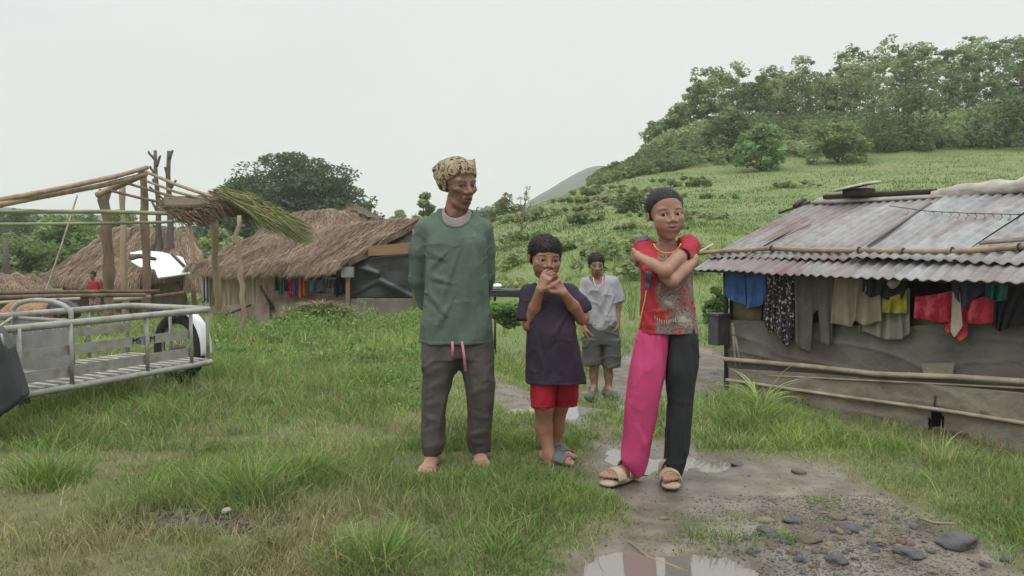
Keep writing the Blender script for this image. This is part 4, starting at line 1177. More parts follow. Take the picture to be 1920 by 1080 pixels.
def girl():
    Y0 = 3.68; q = lambda px, py, dy=0: P(px, py, Y0 + dy)
    g0 = tz(.66, 3.66)
    t = thing('person', 'girl with crossed arms in a red printed jersey and half pink, half black trousers', 'person', (q(1240, 905)[0], Y0, 0.0))
    H = .226; hc = q(1248, 401, -.02); R = rotm(rad(10), rad(2), rad(-4))
    F = Field(q(1115, 945) - [0, .4, .02], q(1325, 350) + [0, .3, .02], .0036)
    F.loft([(*q(1250, 640), .10, .045), (*q(1250, 590), .09, .055), (*q(1250, 520), .09, .065), (*q(1250, 474, .02), .10, .05), (*q(1250, 458, .02), .05, .04)], .03)
    F.cap(q(1251, 466, .02), q(1250, 430, .01), .041, .038, .02)
    F.cap(q(1214, 472, .02), q(1286, 470, .02), .026, .026, .02)
    head(F, hc, H, R, thin=.97, nose=.95, wide=1.10, eye=1.25, child=.8)
    # arm A (viewer's right shoulder, in front); arm B behind it
    eA = q(1246, 508, -.19); wA = q(1197, 481, -.075); eB = q(1261, 527, -.165); wB = q(1304, 488, -.075)
    F.chain([q(1286, 468, .0), q(1272, 484, -.09), eA, (eA * .55 + wA * .45), wA], [.035, .033, .029, .026, .020], .013)
    F.chain([q(1212, 470, .0), q(1226, 500, -.07), eB, (eB * .55 + wB * .45), wB], [.035, .033, .029, .025, .019], .012)
    hand(F, wA, (-.30, .95, .10), (.9, .3, -.1), .12, 1, .55, curls=(.3, .35, .4, .45))
    hand(F, wB, (.10, .92, .34), (-.9, .2, -.1), .135, -1, .55, curls=(.3, .35, .4, .45))
    F.chain([q(1226, 640), q(1206, 750, -.01), q(1184, 886, .02)], [.058, .045, .032], .02)
    F.chain([q(1276, 640), q(1272, 750, 0), q(1258, 888, .02)], [.058, .045, .032], .02)
    foot(F, q(1178, 888, .02), g0 + .018, (-.72, -.62), .215, -1)
    foot(F, q(1253, 893, .03), g0 + .018, (-.10, -1), .215, -1)
    V, Fq = F.mesh(1)
    base = (.33, .18, .125)
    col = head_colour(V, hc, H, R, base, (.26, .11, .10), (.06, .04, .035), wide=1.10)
    link('body', mesh_np('body', V, Fq, col), M_skin, t)
    eyes(t, hc, H, R, (.30, .0), EYEM, 1.10)
    def hl(lx, ly, lz):
        return lz - np.where(ly > -.05, np.minimum(1.15 * (ly + .05) - .06, .30 + .1 * ly), -.06 + .25 * (ly + .05))
    hair_cap(hc, H, R, q(1200, 470) - [0, .16, 0], q(1296, 348) + [0, .22, 0], hl, .010, rough=.0012, parent=t, back=.0, wide=1.10, hlen=.018, comb=.92,
             extra=lambda F, w: (F.ell(w(.0, -.50, .02), np.array([.12, .13, .12]) * H, R, .02), F.ell(w(0, -.2, .38), np.array([.2, .2, .12]) * H, R, .03)))
    # jersey
    F = Field(q(1178, 640) - [0, .3, 0], q(1322, 432) + [0, .3, 0], .004)
    F.loft([(*q(1252, 624, 0), .138, .104), (*q(1252, 600, 0), .130, .10), (*q(1251, 560, 0), .122, .098), (*q(1250, 520, 0), .116, .096), (*q(1250, 490, .0), .122, .09), (*q(1250, 468, .01), .125, .07), (*q(1250, 455, .02), .075, .056)], .03, 2.3)
    F.cap(q(1208, 466, .02), q(1292, 464, .02), .042, .042, .03)
    F.cap(q(1206, 464, .01), q(1222, 494, -.06), .048, .050, .02)
    F.cap(q(1292, 461, .01), q(1282, 476, -.055), .051, .053, .02)
    F.cap(q(1276, 484, -.082), q(1264, 496, -.13), .041, .05, .006, True)
    F.cap(q(1216, 490, -.06), q(1222, 506, -.12), .050, .040, .02)
    F.neckcut(q(1251, 450, -.035), .062, .056, .09)
    F.folds([(q(*a, -.09), q(*b, -.092)) for (a, b) in (((1215, 540), (1228, 600)), ((1285, 540), (1292, 610)), ((1240, 560), (1250, 615)), ((1265, 550), (1270, 600)), ((1210, 590), (1225, 622)))], .006, .010)
    cloth(F, 71, .005, .0008, 9, 26, (1, 1, .5)); hem(F, q(1250, 616)[2])
    V, Fq = F.mesh(1)
    ob = link('jersey', mesh_np('jersey', V, Fq), M_print, t)
    # neck trim, piping, side panel, teeth-like printed strip
    mb = MB(); pts = [proj_front(V, 1251 + 26.5 * math.sin(a), 450 + 24.5 * math.cos(a), Y0, .001) for a in np.linspace(-1.3, 1.3, 22)]
    mb.tube(pts, .003, 8); link('neck_trim', mb, M_yellow, ob)
    def surf(px, py, off=.002):     # nearest front surface of the jersey along the view ray
        return proj_front(V, px, py, Y0, off)
    mb = MB(); pts = [surf(x, y) for x, y in ((1212, 545), (1209, 565), (1204, 585), (1200, 605), (1199, 618))]
    mb.tube(pts, .0035, 6); link('piping', mb, M_yellow, ob)
    patch('side_panel', V, ((1211, 508), (1222, 510), (1219, 542), (1210, 540)), Y0, M_bluegrey, ob)
    patch('shoulder_panel', V, ((1194, 445), (1214, 441), (1218, 449), (1196, 453)), Y0, M_bluegrey, ob)
    mb = MB()
    for i in range(11):
        x = 1228 + i * 4.3; y0 = 593 + 7 * math.sin(i * math.pi / 10) + rng.uniform(-1, 1); a = surf(x, y0, .0004); b = surf(x + rng.uniform(-1, 1), y0 + 8, .0004)
        mb.tube([a, (a + b) / 2, b], [.0016, .0022, .0008], 6)
    link('printed_teeth', mb, M_tooth, ob)
    # trousers: two legs of different cloth
    F = Field(q(1150, 900) - [0, .22, 0], q(1262, 596) + [0, .25, 0], .0042)
    F.loft([(*q(1228, 610), .060, .078), (*q(1226, 630), .080, .092), (*q(1216, 683, -.01), .083, .10), (*q(1205, 750, -.02), .077, .085), (*q(1196, 817, -.01), .068, .075), (*q(1188, 862, 0), .062, .07), (*q(1192, 880, .01), .042, .056), (*q(1194, 888, .015), .032, .046)], .0, 2.2)
    F.comb(F.lo, F.lo + F.h * F.n, lambda x, y, z: (q(1250, 640)[0] + .0015 - x) + 0 * y + 0 * z, .006, True)
    F.folds([(q(*a, -.095), q(*b, -.088)) for (a, b) in (((1225, 622), (1221, 680)), ((1236, 625), (1240, 690)), ((1195, 640), (1186, 720)), ((1175, 820), (1180, 760)), ((1196, 800), (1215, 850)), ((1200, 640), (1196, 740)))], .006, .010)
    cloth(F, 75, .008, .0008, 8, 26, (1, 1, .35), .4)
    V2, Fq = F.mesh(1); link('pink_trouser_leg', mesh_np('pink_trouser_leg', V2, Fq), M_pink, t)
    F = Field(q(1226, 902) - [0, .22, 0], q(1322, 604) + [0, .25, 0], .0042)
    F.loft([(*q(1275, 610), .066, .078), (*q(1276, 632), .082, .092), (*q(1276, 690, 0), .079, .098), (*q(1276, 750, 0), .062, .085), (*q(1270, 817, 0), .061, .075), (*q(1262, 866, .01), .060, .07), (*q(1263, 882, .015), .046, .058), (*q(1264, 890, .02), .036, .048)], .0, 2.2)
    F.comb(F.lo, F.lo + F.h * F.n, lambda x, y, z: (x - q(1250, 640)[0] + .0005) + 0 * y + 0 * z, .006, True)
    F.folds([(q(*a, -.09), q(*b, -.08)) for (a, b) in (((1262, 640), (1258, 720)), ((1290, 640), (1296, 740)), ((1266, 625), (1268, 690)), ((1285, 760), (1270, 850)), ((1262, 790), (1255, 840)))], .006, .010)
    cloth(F, 79, .008, .0008, 8, 26, (1, 1, .35), .4)
    V2, Fq = F.mesh(1); link('black_trouser_leg', mesh_np('black_trouser_leg', V2, Fq), M_black, t)
    # sandals
    for (ax, ady, d) in ((1178, .02, (-.72, -.62)), (1253, .03, (-.10, -1))):
        a = q(ax, 890, ady); dd = np.array([*d, 0.]); dd /= np.linalg.norm(dd); sd = np.array([-dd[1], dd[0], 0]); b = np.array([a[0], a[1], g0 - .004]); L = .215
        F = Field(b - .2, b + .24, .0035)
        F.cap(b - dd * .17 * L, b + dd * .28 * L, .036, .034, 0, flat=((0, 0, 1), .42)); F.cap(b + dd * .28 * L, b + dd * .64 * L, .034, .043, .02, flat=((0, 0, 1), .38))
        V3, Fq = F.mesh(1); so = link('sandal', mesh_np('sandal', V3, Fq), M_sandal, t)
        def strap(w0, w1, hr, hz, sp):
            mb = MB()
            def fn(u, v):
                an = -1.5 + 3.0 * u; w_ = (w0 + (w1 - w0) * v) * L
                return b + dd * w_ + sd * hr * math.sin(an) + np.array([0, 0, .006 + hz * max(math.cos(an), -.1)])
            mb.grid(fn, 18, 6, .005); link('strap', mb, M_sandal, so)
        strap(.30, .56, .047, .053, 0); strap(.0, .17, .042, .082, 0)
        mb = MB(); pts = [b + dd * (.08 * L) + sd * .040 + [0, 0, .03], b - dd * .12 * L + sd * .036 + [0, 0, .055], b - dd * .30 * L + [0, 0, .06], b - dd * .12 * L - sd * .036 + [0, 0, .055], b + dd * .08 * L - sd * .040 + [0, 0, .03]]
        mb.tube(pts, .008, 6); link('heel_strap', mb, M_sandal, so)
def bg_man():
    Y0 = 8.3; q = lambda px, py, dy=0: P(px, py, Y0 + dy)
    g0 = tz(.93, 8.3); print('man ground', g0, 'wanted', q(1128, 737)[2])
    t = thing('person', 'bearded man in a loose pale grey T-shirt standing on the muddy path behind', 'person', (q(1128, 735)[0], Y0, g0))
    H = .245; hc = q(1118, 497, -.02); R = rotm(rad(2), rad(6), rad(0))
    F = Field(q(1078, 748) - [0, .35, .02], q(1178, 465) + [0, .3, .02], .0065)
    F.loft([(*q(1127, 620), .13, .09), (*q(1125, 570), .12, .09), (*q(1124, 535), .14, .08), (*q(1121, 522), .06, .05)], .03)
    F.cap(q(1121, 525), q(1119, 508), .055, .05, .02)
    F.chain([q(1098, 537), q(1093, 580, .02), q(1096, 622, -.04)], [.052, .042, .03], .02)
    F.chain([q(1148, 532), q(1157, 572, .02), q(1157, 612, -.03)], [.052, .042, .03], .02)
    hand(F, q(1097, 614, -.04), (.15, -.1, -1), (.9, .1, 0), .17, 1, .4); hand(F, q(1157, 612, -.03), (-.3, -.1, -1), (-.9, .1, 0), .17, -1, .4)
    head(F, hc, H, R, thin=.95, eye=.6)
    F.chain([q(1110, 640), q(1114, 686), q(1113, 705, .02), q(1115, 728, .02)], [.09, .05, .045, .032], .02)
    F.chain([q(1145, 640), q(1140, 686), q(1141, 706, .02), q(1141, 728, .02)], [.09, .05, .045, .032], .02)
    foot(F, q(1114, 728, 0), g0, (-.35, -1), .25, -1); foot(F, q(1141, 728, .02), g0, (.3, -1), .25, 1)
    V, Fq = F.mesh(1)
    base = (.28, .16, .115)
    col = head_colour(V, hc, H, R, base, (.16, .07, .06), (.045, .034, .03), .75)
    link('body', mesh_np('body', V, Fq, col), M_skin_old, t)
    eyes(t, hc, H, R, (.0, .0), EYEM)
    hair_cap(hc, H, R, q(1095, 525) - [0, .2, 0], q(1142, 462) + [0, .25, 0], hairline, .02, h=.006, parent=t)
    F = Field(q(1078, 632) - [0, .3, 0], q(1180, 508) + [0, .3, 0], .0065)
    F.loft([(*q(1129, 618, 0), .13, .13), (*q(1128, 600, 0), .16, .135), (*q(1127, 570, 0), .158, .13), (*q(1125, 545), .165, .12), (*q(1123, 530), .13, .09), (*q(1121, 519, .01), .085, .07)], .03)
    F.cap(q(1101, 533), q(1148, 529), .06, .06, .04)
    F.cap(q(1101, 536), q(1094, 565, .0), .062, .072, .03); F.cap(q(1148, 532), q(1158, 558, .0), .064, .075, .03)
    F.neckcut(q(1120, 515, -.08), .085, .115, .14)
    F.folds([(q(*a, -.13), q(*b, -.13)) for (a, b) in (((1140, 540), (1120, 590)), ((1150, 560), (1128, 612)), ((1110, 560), (1118, 600)), ((1145, 590), (1135, 615)), ((1105, 550), (1108, 590)))], .012, .02)
    cloth(F, 91, .016, .002, 4.5, 16)
    V, Fq = F.mesh(1); link('t_shirt', mesh_np('t_shirt', V, Fq), M_greyshirt, t)
    F = Field(q(1080, 694) - [0, .3, 0], q(1172, 598) + [0, .3, 0], .0065)
    F.loft([(*q(1128, 604), .16, .12), (*q(1128, 630), .18, .125), (*q(1128, 645), .18, .12)], .02)
    F.loft([(*q(1111, 635), .10, .12), (*q(1110, 665), .098, .11), (*q(1110, 683), .096, .105)], .03)
    F.loft([(*q(1145, 635), .10, .12), (*q(1146, 668), .098, .11), (*q(1146, 687), .095, .105)], .03)
    F.ell(q(1111, 688), (.08, .09, .03), None, .004, True); F.ell(q(1146, 692), (.08, .09, .03), None, .004, True)
    cloth(F, 95, .012, .002, 5.5, 18)
    V, Fq = F.mesh(1); link('shorts', mesh_np('shorts', V, Fq), M_darkshorts, t)
    for (px, dx, dy_) in ((1110, -.35, 0), (1144, .3, .02)):
        b = q(px, 733, dy_ - .04); b[2] = g0 + .03; d = np.array([dx, -1, 0.]); d /= np.linalg.norm(d)
        F = Field(b - .3, b + .3, .006); F.cap(b - d * .10, b + d * .13, .055, .052, 0, flat=((0, 0, 1), .85)); F.cap(b - d * .06, b - d * .06 + np.array([0, 0, .05]), .05, .045, .02)
        V, Fq = F.mesh(1); link('shoe', mesh_np('shoe', V, Fq), M_slip, t)
    mb = MB(); mb.tube([q(1112, 520, -.12), q(1116, 536, -.16), q(1122, 540, -.16), q(1130, 530, -.15), q(1131, 518, -.1)], .005, 6)
    link('necklace', mb, M_simple('bead_string', (.5, .35, .3), .6), t)
def far_child():
    Y0 = 22.3; q = lambda px, py, dy=0: P(px, py, Y0 + dy)
    g0 = tz(*q(178, 577)[:2])
    t = thing('person', 'small child in a red top standing far off beside the left thatched hut', 'person', (q(178, 577)[0], Y0, g0))
    H = .22; hc = q(174, 516); R = rotm(rad(-10), 0, 0)
    F = Field(q(155, 585) - [0, .3, .1], q(200, 500) + [0, .3, .05], .011)
    head(F, hc, H, R); F.cap(q(175, 528), q(174, 520), .045, .04, .02)
    F.loft([(*q(177, 556), .12, .09), (*q(177, 530), .13, .08)], .02)
    F.chain([q(168, 532), q(163, 542), q(168, 550, -.1)], [.04, .035, .026], .02); F.chain([q(186, 532), q(194, 540), q(190, 528, -.1)], [.04, .035, .026], .02)
    hand(F, q(168, 550, -.1), (.5, -.5, 0), (0, 0, 1), .12, 1); hand(F, q(190, 528, -.1), (-.2, -.3, 1), (0, 1, 0), .12, 1)
    z = lambda px, dz: np.array([q(px, 577)[0], Y0, g0 + dz])
    F.chain([q(173, 556), z(172, .25), z(172, .04)], [.07, .05, .035], .02); F.chain([q(182, 556), z(183, .25), z(183, .04)], [.07, .05, .035], .02)
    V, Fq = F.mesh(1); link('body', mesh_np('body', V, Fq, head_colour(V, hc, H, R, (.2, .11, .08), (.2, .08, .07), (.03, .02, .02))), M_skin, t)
    F = Field(q(155, 585) - [0, .3, .1], q(200, 500) + [0, .3, .05], .011)
    F.loft([(*q(177, 560), .15, .12), (*q(177, 545), .15, .12), (*q(177, 528), .15, .1)], .02); F.cap(q(168, 531), q(165, 539), .055, .06, .03); F.cap(q(187, 531), q(192, 538), .055, .06, .03)
    V, Fq = F.mesh(1); link('red_top', mesh_np('red_top', V, Fq), M_girlred, t)
    F = Field(q(155, 585) - [0, .3, .1], q(200, 500) + [0, .3, .05], .011)
    F.loft([(*q(173, 572), .08, .09), (*q(174, 556), .08, .1)], .02); F.loft([(*q(183, 572), .08, .09), (*q(182, 556), .08, .1)], .03)
    V, Fq = F.mesh(1); link('shorts', mesh_np('shorts', V, Fq), mat('patterned_shorts', (.16, .03, .04), (.3, .28, .26), 30, .8, .2), t)
    hair_cap(hc, H, R, q(160, 528) - [0, .2, 0], q(190, 500) + [0, .2, 0], hairline, .03, h=.01, parent=t)
old_man(); boy(); girl(); bg_man(); far_child()
# ================================================================== hut on the right
HP = np.array([2.46, 9.1, 0.0]); HD = np.array([.519, -.855, 0.0]); HN = np.array([.855, .519, 0.0]); UZ = np.array([0, 0, 1.0])
def W(px, py, off=0.0): return on_plane(px, py, HP - HN * off, HN)
def uof(p): return float((np.asarray(p) - HP) @ HD)
def wz(u, z, off=0.0): return HP + HD * u + UZ * z - HN * off
M_tin = mat('weathered_tin', W1, (.70, .68, .68), 9, .5, .4, 25, attr=True, metal=.0, spec=.45, stretch=(1, 1, 1))
M_tarp = mat('dirty_tarp', (.150, .137, .115), (.095, .087, .074), 2.2, .7, .8, 9, dist=.03, c3=(.125, .115, .098))
M_tarp2 = mat('beige_tarp', (.26, .225, .18), (.165, .14, .115), 2.5, .75, .8, 10, dist=.03)
M_dark = mat('old_dark_wood', (.06, .05, .042), (.035, .03, .026), 8, .9, .5, 40)
M_paletarp = mat('rolled_tarp', (.47, .43, .38), (.30, .27, .235), 5, .7, .6, 18, dist=.02)
M_blackp = mat('black_plastic', (.018, .019, .021), (.03, .031, .034), 6, .4, .4, 14, dist=.02, spec=.5)
E0 = W(1305, 499, .35); EU = uof(E0); EZ = E0[2]
RW, RH = 1.9, .73
RN = np.cross(HD, HN * RW + UZ * RH); RN /= np.linalg.norm(RN); RN = RN if RN[2] > 0 else -RN
def RF(u, v, lift=0.0): return E0 + HD * u + HN * (RW * v) + UZ * (RH * v) + RN * lift
def RP(px, py, lift=0.0):
    return on_plane(px, py, E0 + RN * lift, RN)
def RU(px, py): return float((RP(px, py) - E0) @ HD)
hut = thing('tin_roof_hut', 'low hut with corrugated tin roof and tarp wall hung with clothes', 'hut', (*(wz(1.5, 0)[:2]), tz(*wz(1.5, 0)[:2])))
def tin(name, u0, u1, v0, v1, lift, seed, tone=0.0, sag=0.0):
    pitch = .105; nu = max(4, int((u1 - u0) / pitch * 10)); nv = 14
    us = np.linspace(u0, u1, nu); vs = np.linspace(v0, v1, nv)
    pts = np.zeros((nv, nu, 3)); col = np.zeros((nv, nu, 4)); col[..., 3] = 1
    for j, v in enumerate(vs):
        l = lift + .013 * np.sin(2 * math.pi * (us + .02 * noise3(us * .8, v * .7, seed, 33)) / pitch) * (1 - .35 * np.clip(noise3(us * 2, v * 5, seed, 34) * 2 - .5, 0, 1)) + .018 * noise3(us * 1.5, v * 3, seed, 3) - sag * (1 - (v - v0) / (v1 - v0)) ** 2
        ve = v + (.006 * noise3(us * 3, seed, 0, 4) if j == 0 else 0)
        pts[j] = E0 + HD * us[:, None] + HN * (RW * np.broadcast_to(ve, us.shape))[:, None] + UZ * (RH * np.broadcast_to(ve, us.shape))[:, None] + RN * l[:, None]
        r = np.clip(.5 + .55 * noise3(us * 1.6, v * 1.1, seed + 4, 7) + .22 * noise3(us * 9, v * 2, seed, 8) + tone, 0, 1)[:, None]
        streak = (.9 + .16 * noise3(us * 14, v * 2.5, seed, 12))[:, None]
        col[j, :, :3] = (np.array([.215, .172, .172]) * r + np.array([.30, .31, .312]) * (1 - r)) * streak
        rust = np.clip(noise3(us * 5, v * 5, seed + 9, 13) * 3 - 1.6, 0, 1)[:, None]
        col[j, :, :3] = col[j, :, :3] * (1 - .7 * rust) + np.array([.15, .075, .06]) * .7 * rust
    mb = MB(); mb.gridarr(pts, .003)
    me = mesh_mb(name, mb); a = me.color_attributes.new('tint', 'FLOAT_COLOR', 'POINT')
    a.data.foreach_set('color', np.concatenate([col.reshape(-1, 4)] * 2).astype(np.float32).ravel())
    return link(name, me, M_tin, hut)
u1 = RU(1430, 465); u2 = RU(1625, 465); u3 = RU(1850, 440)
tin('roof_sheet', -.02, u1 + .06, .10, 1.0, .02, 1, .35)
tin('roof_sheet', u1, u2 + .04, .11, 1.0, .034, 2, .25)
tin('roof_sheet', u2 + .06, u3 + .1, .10, .98, .05, 3, -.45)
tin('roof_sheet', u3, 6.6, .10, 1.0, .034, 4, .1)
tin('eave_sheet', 0.0, u1 * .55, -.02, .17, -.012, 5, .2, .02)
tin('eave_sheet', u1 * .55 - .08, u2 * .82, -.03, .17, .004, 6, .15, .03)
tin('eave_sheet', u2 * .82 - .06, u3, -.025, .17, -.01, 7, -.35, .03)
tin('eave_sheet', u3 - .05, 6.6, -.03, .17, .006, 8, -.2, .03)
# rear slope, gable boards, back wall
mb = MB(); R0 = RF(-.02, 1.0); 
mb.gridarr(np.array([[RF(u, 1.0, .0) + (HN * 1.9 - UZ * .82) * v + UZ * .012 * math.sin(u * 60) for u in np.linspace(-.02, 6.6, 120)] for v in np.linspace(0, 1, 4)]), .004)
link('rear_roof', mb, M_dark, hut)
mb = MB(); gl = -.62
a = wz(.03, gl, .0); b_ = a + HN * 3.1
mb.add([a, b_, b_ + UZ * (EZ - gl + .06), a + HN * 1.55 + UZ * (EZ - gl + .60), a + UZ * (EZ - gl + .06)], [(0, 1, 2, 3, 4)]); link('side_wall', mb, M_dark, hut)
mb = MB(); mb.box(wz(3.3, .1) + HN * 3.1, HD * 3.3, HN * .02, UZ * .75); mb.box(wz(3.3, .1) + HN * 1.4, HD * 3.25, HN * .015, UZ * .72); link('back_wall', mb, M_dark, hut)
# tarps
def tarp(name, m, u0, u1_, zt, zb, off, seed, amp=.02, hole=None, nu=120, nv=40):
    us = np.linspace(u0, u1_, nu); vs = np.linspace(0, 1, nv); pts = np.zeros((nv, nu, 3))
    for j, v in enumerate(vs):
        z = zt(us) * (1 - v) + zb(us) * v
        fold = amp * (1 - 1.8 * np.abs(noise3(us * 1.5 + z * 1.2, z * 3.5, seed, 5))) + amp * 1.6 * np.clip(1 - np.abs(noise3(us * 1.1 + z * 2.2, z * 5, seed, 25)) * 2.2, 0, 1) ** 2 + amp * .9 * np.clip(1 - np.abs(noise3(us * 4 - z * 3, z * 4, seed, 26)) * 2.5, 0, 1) ** 2 + amp * .5 * noise3(us * 5 - z * 3, z * 8, seed, 6) + amp * .9 * np.sin(2.2 * us + 2.5 * z + seed)
        pts[j] = HP + HD * us[:, None] + UZ * z[:, None] - HN * (off + fold)[:, None]
    mb = MB(); mb.gridarr(pts)
    if hole is not None:
        keep = []
        V_ = mb.v[0]
        for f in mb.f:
            c = V_[list(f)].mean(0); p = np.array([[(c - HP) @ HD, c[2]]])
            if sdist(hole, p[:, 0], p[:, 1])[0] > 0: keep.append(f)
        mb.f = keep; mb.mi = [0] * len(keep)
    o = link(name, mb, m, hut)
    md = o.modifiers.new('thickness', 'SOLIDIFY'); md.thickness = .004; md.offset = -1
    return o
zl = lambda x0, y0, x1, y1: (lambda us: np.interp(us, [uof(W(x0, y0)), uof(W(x1, y1))], [W(x0, y0)[2], W(x1, y1)[2]], left=None, right=None) + 0 * us)
def zline(pts):
    uu = [uof(W(*p)) for p in pts]; zz = [W(*p)[2] for p in pts]
    return lambda us: np.interp(us, uu, zz)
tarp('tarp_wall', M_tarp, .06, 6.4, zline([(1375, 600), (1700, 612), (1850, 600), (1925, 585)]), zline([(1375, 712), (1550, 735), (1925, 800)]), .02, 3, .011, nu=240, nv=70)
hl = np.array([[uof(W(x, y)), W(x, y)[2]] for x, y in ((1759, 734), (1765, 760), (1779, 785), (1780, 806), (1748, 808), (1746, 790), (1757, 765))])
tarp('lower_tarp', M_tarp2, .10, 6.4, zline([(1380, 690), (1550, 700), (1925, 735)]), zline([(1380, 735), (1500, 760), (1660, 822), (1745, 812), (1755, 830), (1925, 850)]), .05, 8, .006, hole=hl, nu=260, nv=50)
mb = MB(); mb.add([W(1727, 682, .075), W(1790, 680, .075), W(1786, 702, .07), W(1731, 700, .07)], [(0, 1, 2, 3)]); link('tarp_patch', mb, M_tarp2, hut)
# olive boards behind the clothes
M_olive = mat('olive_board', (.19, .15, .065), (.13, .105, .05), 6, .8, .3)
mb = MB(); mb.box((W(1372, 590, -.03) + W(1432, 590, -.03)) / 2, HD * .20, HN * .01, UZ * .14); link('board', mb, M_olive, hut)
mb = MB(); mb.box(W(1750, 612, -.02), HD * .20, HN * .01, UZ * .07); link('board', mb, M_olive, hut)
# posts and rails
def bamboo(name, pts, r, m, parent, nodes=.42, label=None):
    mb = MB(); P_ = []; Rr = []
    pts = [np.asarray(p, float) for p in pts]
    acc = 0; nxt = rng.uniform(.1, nodes)
    for i in range(len(pts) - 1):
        L = np.linalg.norm(pts[i + 1] - pts[i]); n = max(2, int(L / .03))
        for k in range(n):
            t = k / n; acc += L / n
            if acc > nxt:
                P_ += [pts[i] + (pts[i + 1] - pts[i]) * t, pts[i] + (pts[i + 1] - pts[i]) * min(1, t + .25 / n), pts[i] + (pts[i + 1] - pts[i]) * min(1, t + .5 / n)]; Rr += [r, r * 1.16, r]; nxt = acc + nodes * rng.uniform(.85, 1.15)
            else: P_.append(pts[i] + (pts[i + 1] - pts[i]) * t); Rr.append(r)
    P_.append(pts[-1]); Rr.append(r)
    mb.tube(P_, Rr, 10)
    o = link(name, mb, m, parent, loc=None if parent is not None else P_[0])
    return o
bamboo('bamboo_rail', [W(1358, 673, .07), W(1520, 687, .08), W(1640, 701, .07), W(1800, 707, .08), W(1930, 716, .07), wz(5.5, W(1930, 716)[2] - .02, .07)], .025, M_tan, hut)
bamboo('bamboo_rail', [W(1362, 712, .08), W(1460, 726, .08), W(1570, 742, .08), W(1760, 768, .09), W(1930, 795, .08), wz(5.5, W(1930, 795)[2] - .1, .08)], .017, M_tan, hut, .3)
bamboo('thin_pole', [W(1440, 704, .06), W(1600, 712, .06), W(1930, 728, .06)], .009, M_tan, hut)
for pp_ in ([W(1362, 742, .03), W(1362, 620, .03), W(1360, 510, .03)], [W(1930, 860, -.05), W(1930, 500, -.05)], [wz(1.6, -.6, -.08), wz(1.6, .85, -.08)]):
    mb = MB(); mb.tube(pp_, .028, 8); link('post', mb, M_dark, hut)
mb = MB(); mb.beam(W(1381, 705, .03), W(1373, 605, .03), .03, .02, up=HN); mb.beam(W(1390, 690, .03), W(1375, 610, .03), .02, .02, up=HN); link('strut', mb, M_tan, hut)
mb = MB(); mb.tube([RF(-.0, .02, -.06), RF(6.6, .02, -.06)], .025, 8); mb.tube([RF(0, .0, -.05), RF(0.0, 1.0, -.06)], .02, 8); link('eave_beam', mb, M_dark, hut)
bamboo('roof_pole', [RP(x, y, .065) for x, y in ((1300, 475), (1370, 470), (1440, 466), (1520, 469), (1610, 470), (1700, 472), (1790, 472), (1860, 467), (1940, 461))], .026, M_bamboo, hut, .45)
for (x, y) in ((1448, 467), (1612, 470), (1695, 472), (1787, 471), (1912, 464)):
    mb = MB(); c = RP(x, y, .065); pts = [c + .033 * (math.cos(a) * RN + math.sin(a) * HN) for a in np.linspace(0, 2 * math.pi, 12)]
    mb.tube(pts, .008, 6); link('lashing', mb, M_dark, hut)
mb = MB(); mb.beam(RP(1628, 461, .075), RP(1745, 380, .075), .03, .008, up=RN); link('seam_strip', mb, M_blackp, hut)
mb = MB(); mb.beam(RP(1428, 463, .05), RP(1520, 420, .05), .010, .006, up=RN); link('seam_strip', mb, M_blackp, hut)
mb = MB(); mb.beam(RF(.0, .88, .08), RF(-.05, 1.0, .08), .06, .03); mb.beam(RF(-.12, .80, .05), RF(.05, .99, .05), .05, .02, up=RN); mb.beam(RF(.25, 1.0, .10), RF(1.75, 1.0, .09), .05, .045, up=RN); link('ridge_board', mb, M_dark, hut)
mb = MB(); mb.beam(RF(.1, 1.01, .05), RF(1.9, 1.01, .05), .20, .03, up=RN); link('ridge_sheet', mb, M_paletarp, hut)
M_whitewood = mat('pale_stick', (.55, .5, .38), (.4, .36, .27), 6, .7, .2)
mb = MB(); mb.beam(RP(1300, 478, .05), RP(1338, 458, .09), .03, .02, up=RN); link('stick', mb, M_whitewood, hut)
mb = MB(); mb.beam(RP(1838, 455, .09), RP(1930, 448, .09), .07, .015, up=RN); link('rusty_scrap', mb, mat('rust', (.16, .10, .08), (.22, .17, .15), 12, .9, .5), hut)
# rolled tarp along the ridge
pts = []; rr = []
for i, t_ in enumerate(np.linspace(0, 1, 60)):
    u = 1.62 + t_ * 4.2
    pts.append(RF(u, 1.0, .075 + .02 * math.sin(u * 3)) + HN * .03 * math.sin(u * 2.1)); rr.append((.045 + .05 * min(1, t_ * 6)) * (1 + .22 * math.sin(u * 7 + 1) + .15 * math.sin(u * 17)))
mb = MB(); mb.tube(pts, rr, 18)
v = mb.v[0]; v += (.018 * noise3(v[:, 0] * 9, v[:, 1] * 9, v[:, 2] * 22, 3))[:, None] * np.array([.3, .3, 1])
ob = link('rolled_tarp', mb, M_paletarp, loc=RF(3.0, 1.0, .05)); tag(ob, 'pale dirty tarp rolled up along the ridge of the tin roof', 'tarp')
mb = MB(); pts = [RP(x, y, .10) for x, y in ((1668, 386), (1740, 396), (1820, 400), (1900, 402), (1945, 401))]; mb.tube(pts, .004, 5)
for k in range(14):
    x = 1700 + k * 16; y = 392 + min(9, k); mb.tube([RP(x, y, .10), RP(x + 4, y + 6, .07), RP(x - 2, y + 12, .05)], .003, 4)
ob = link('barbed_wire', mb, M_dark, loc=RP(1740, 396, .1)); tag(ob, 'thin rusty barbed wire lying across the tin roof', 'wire')
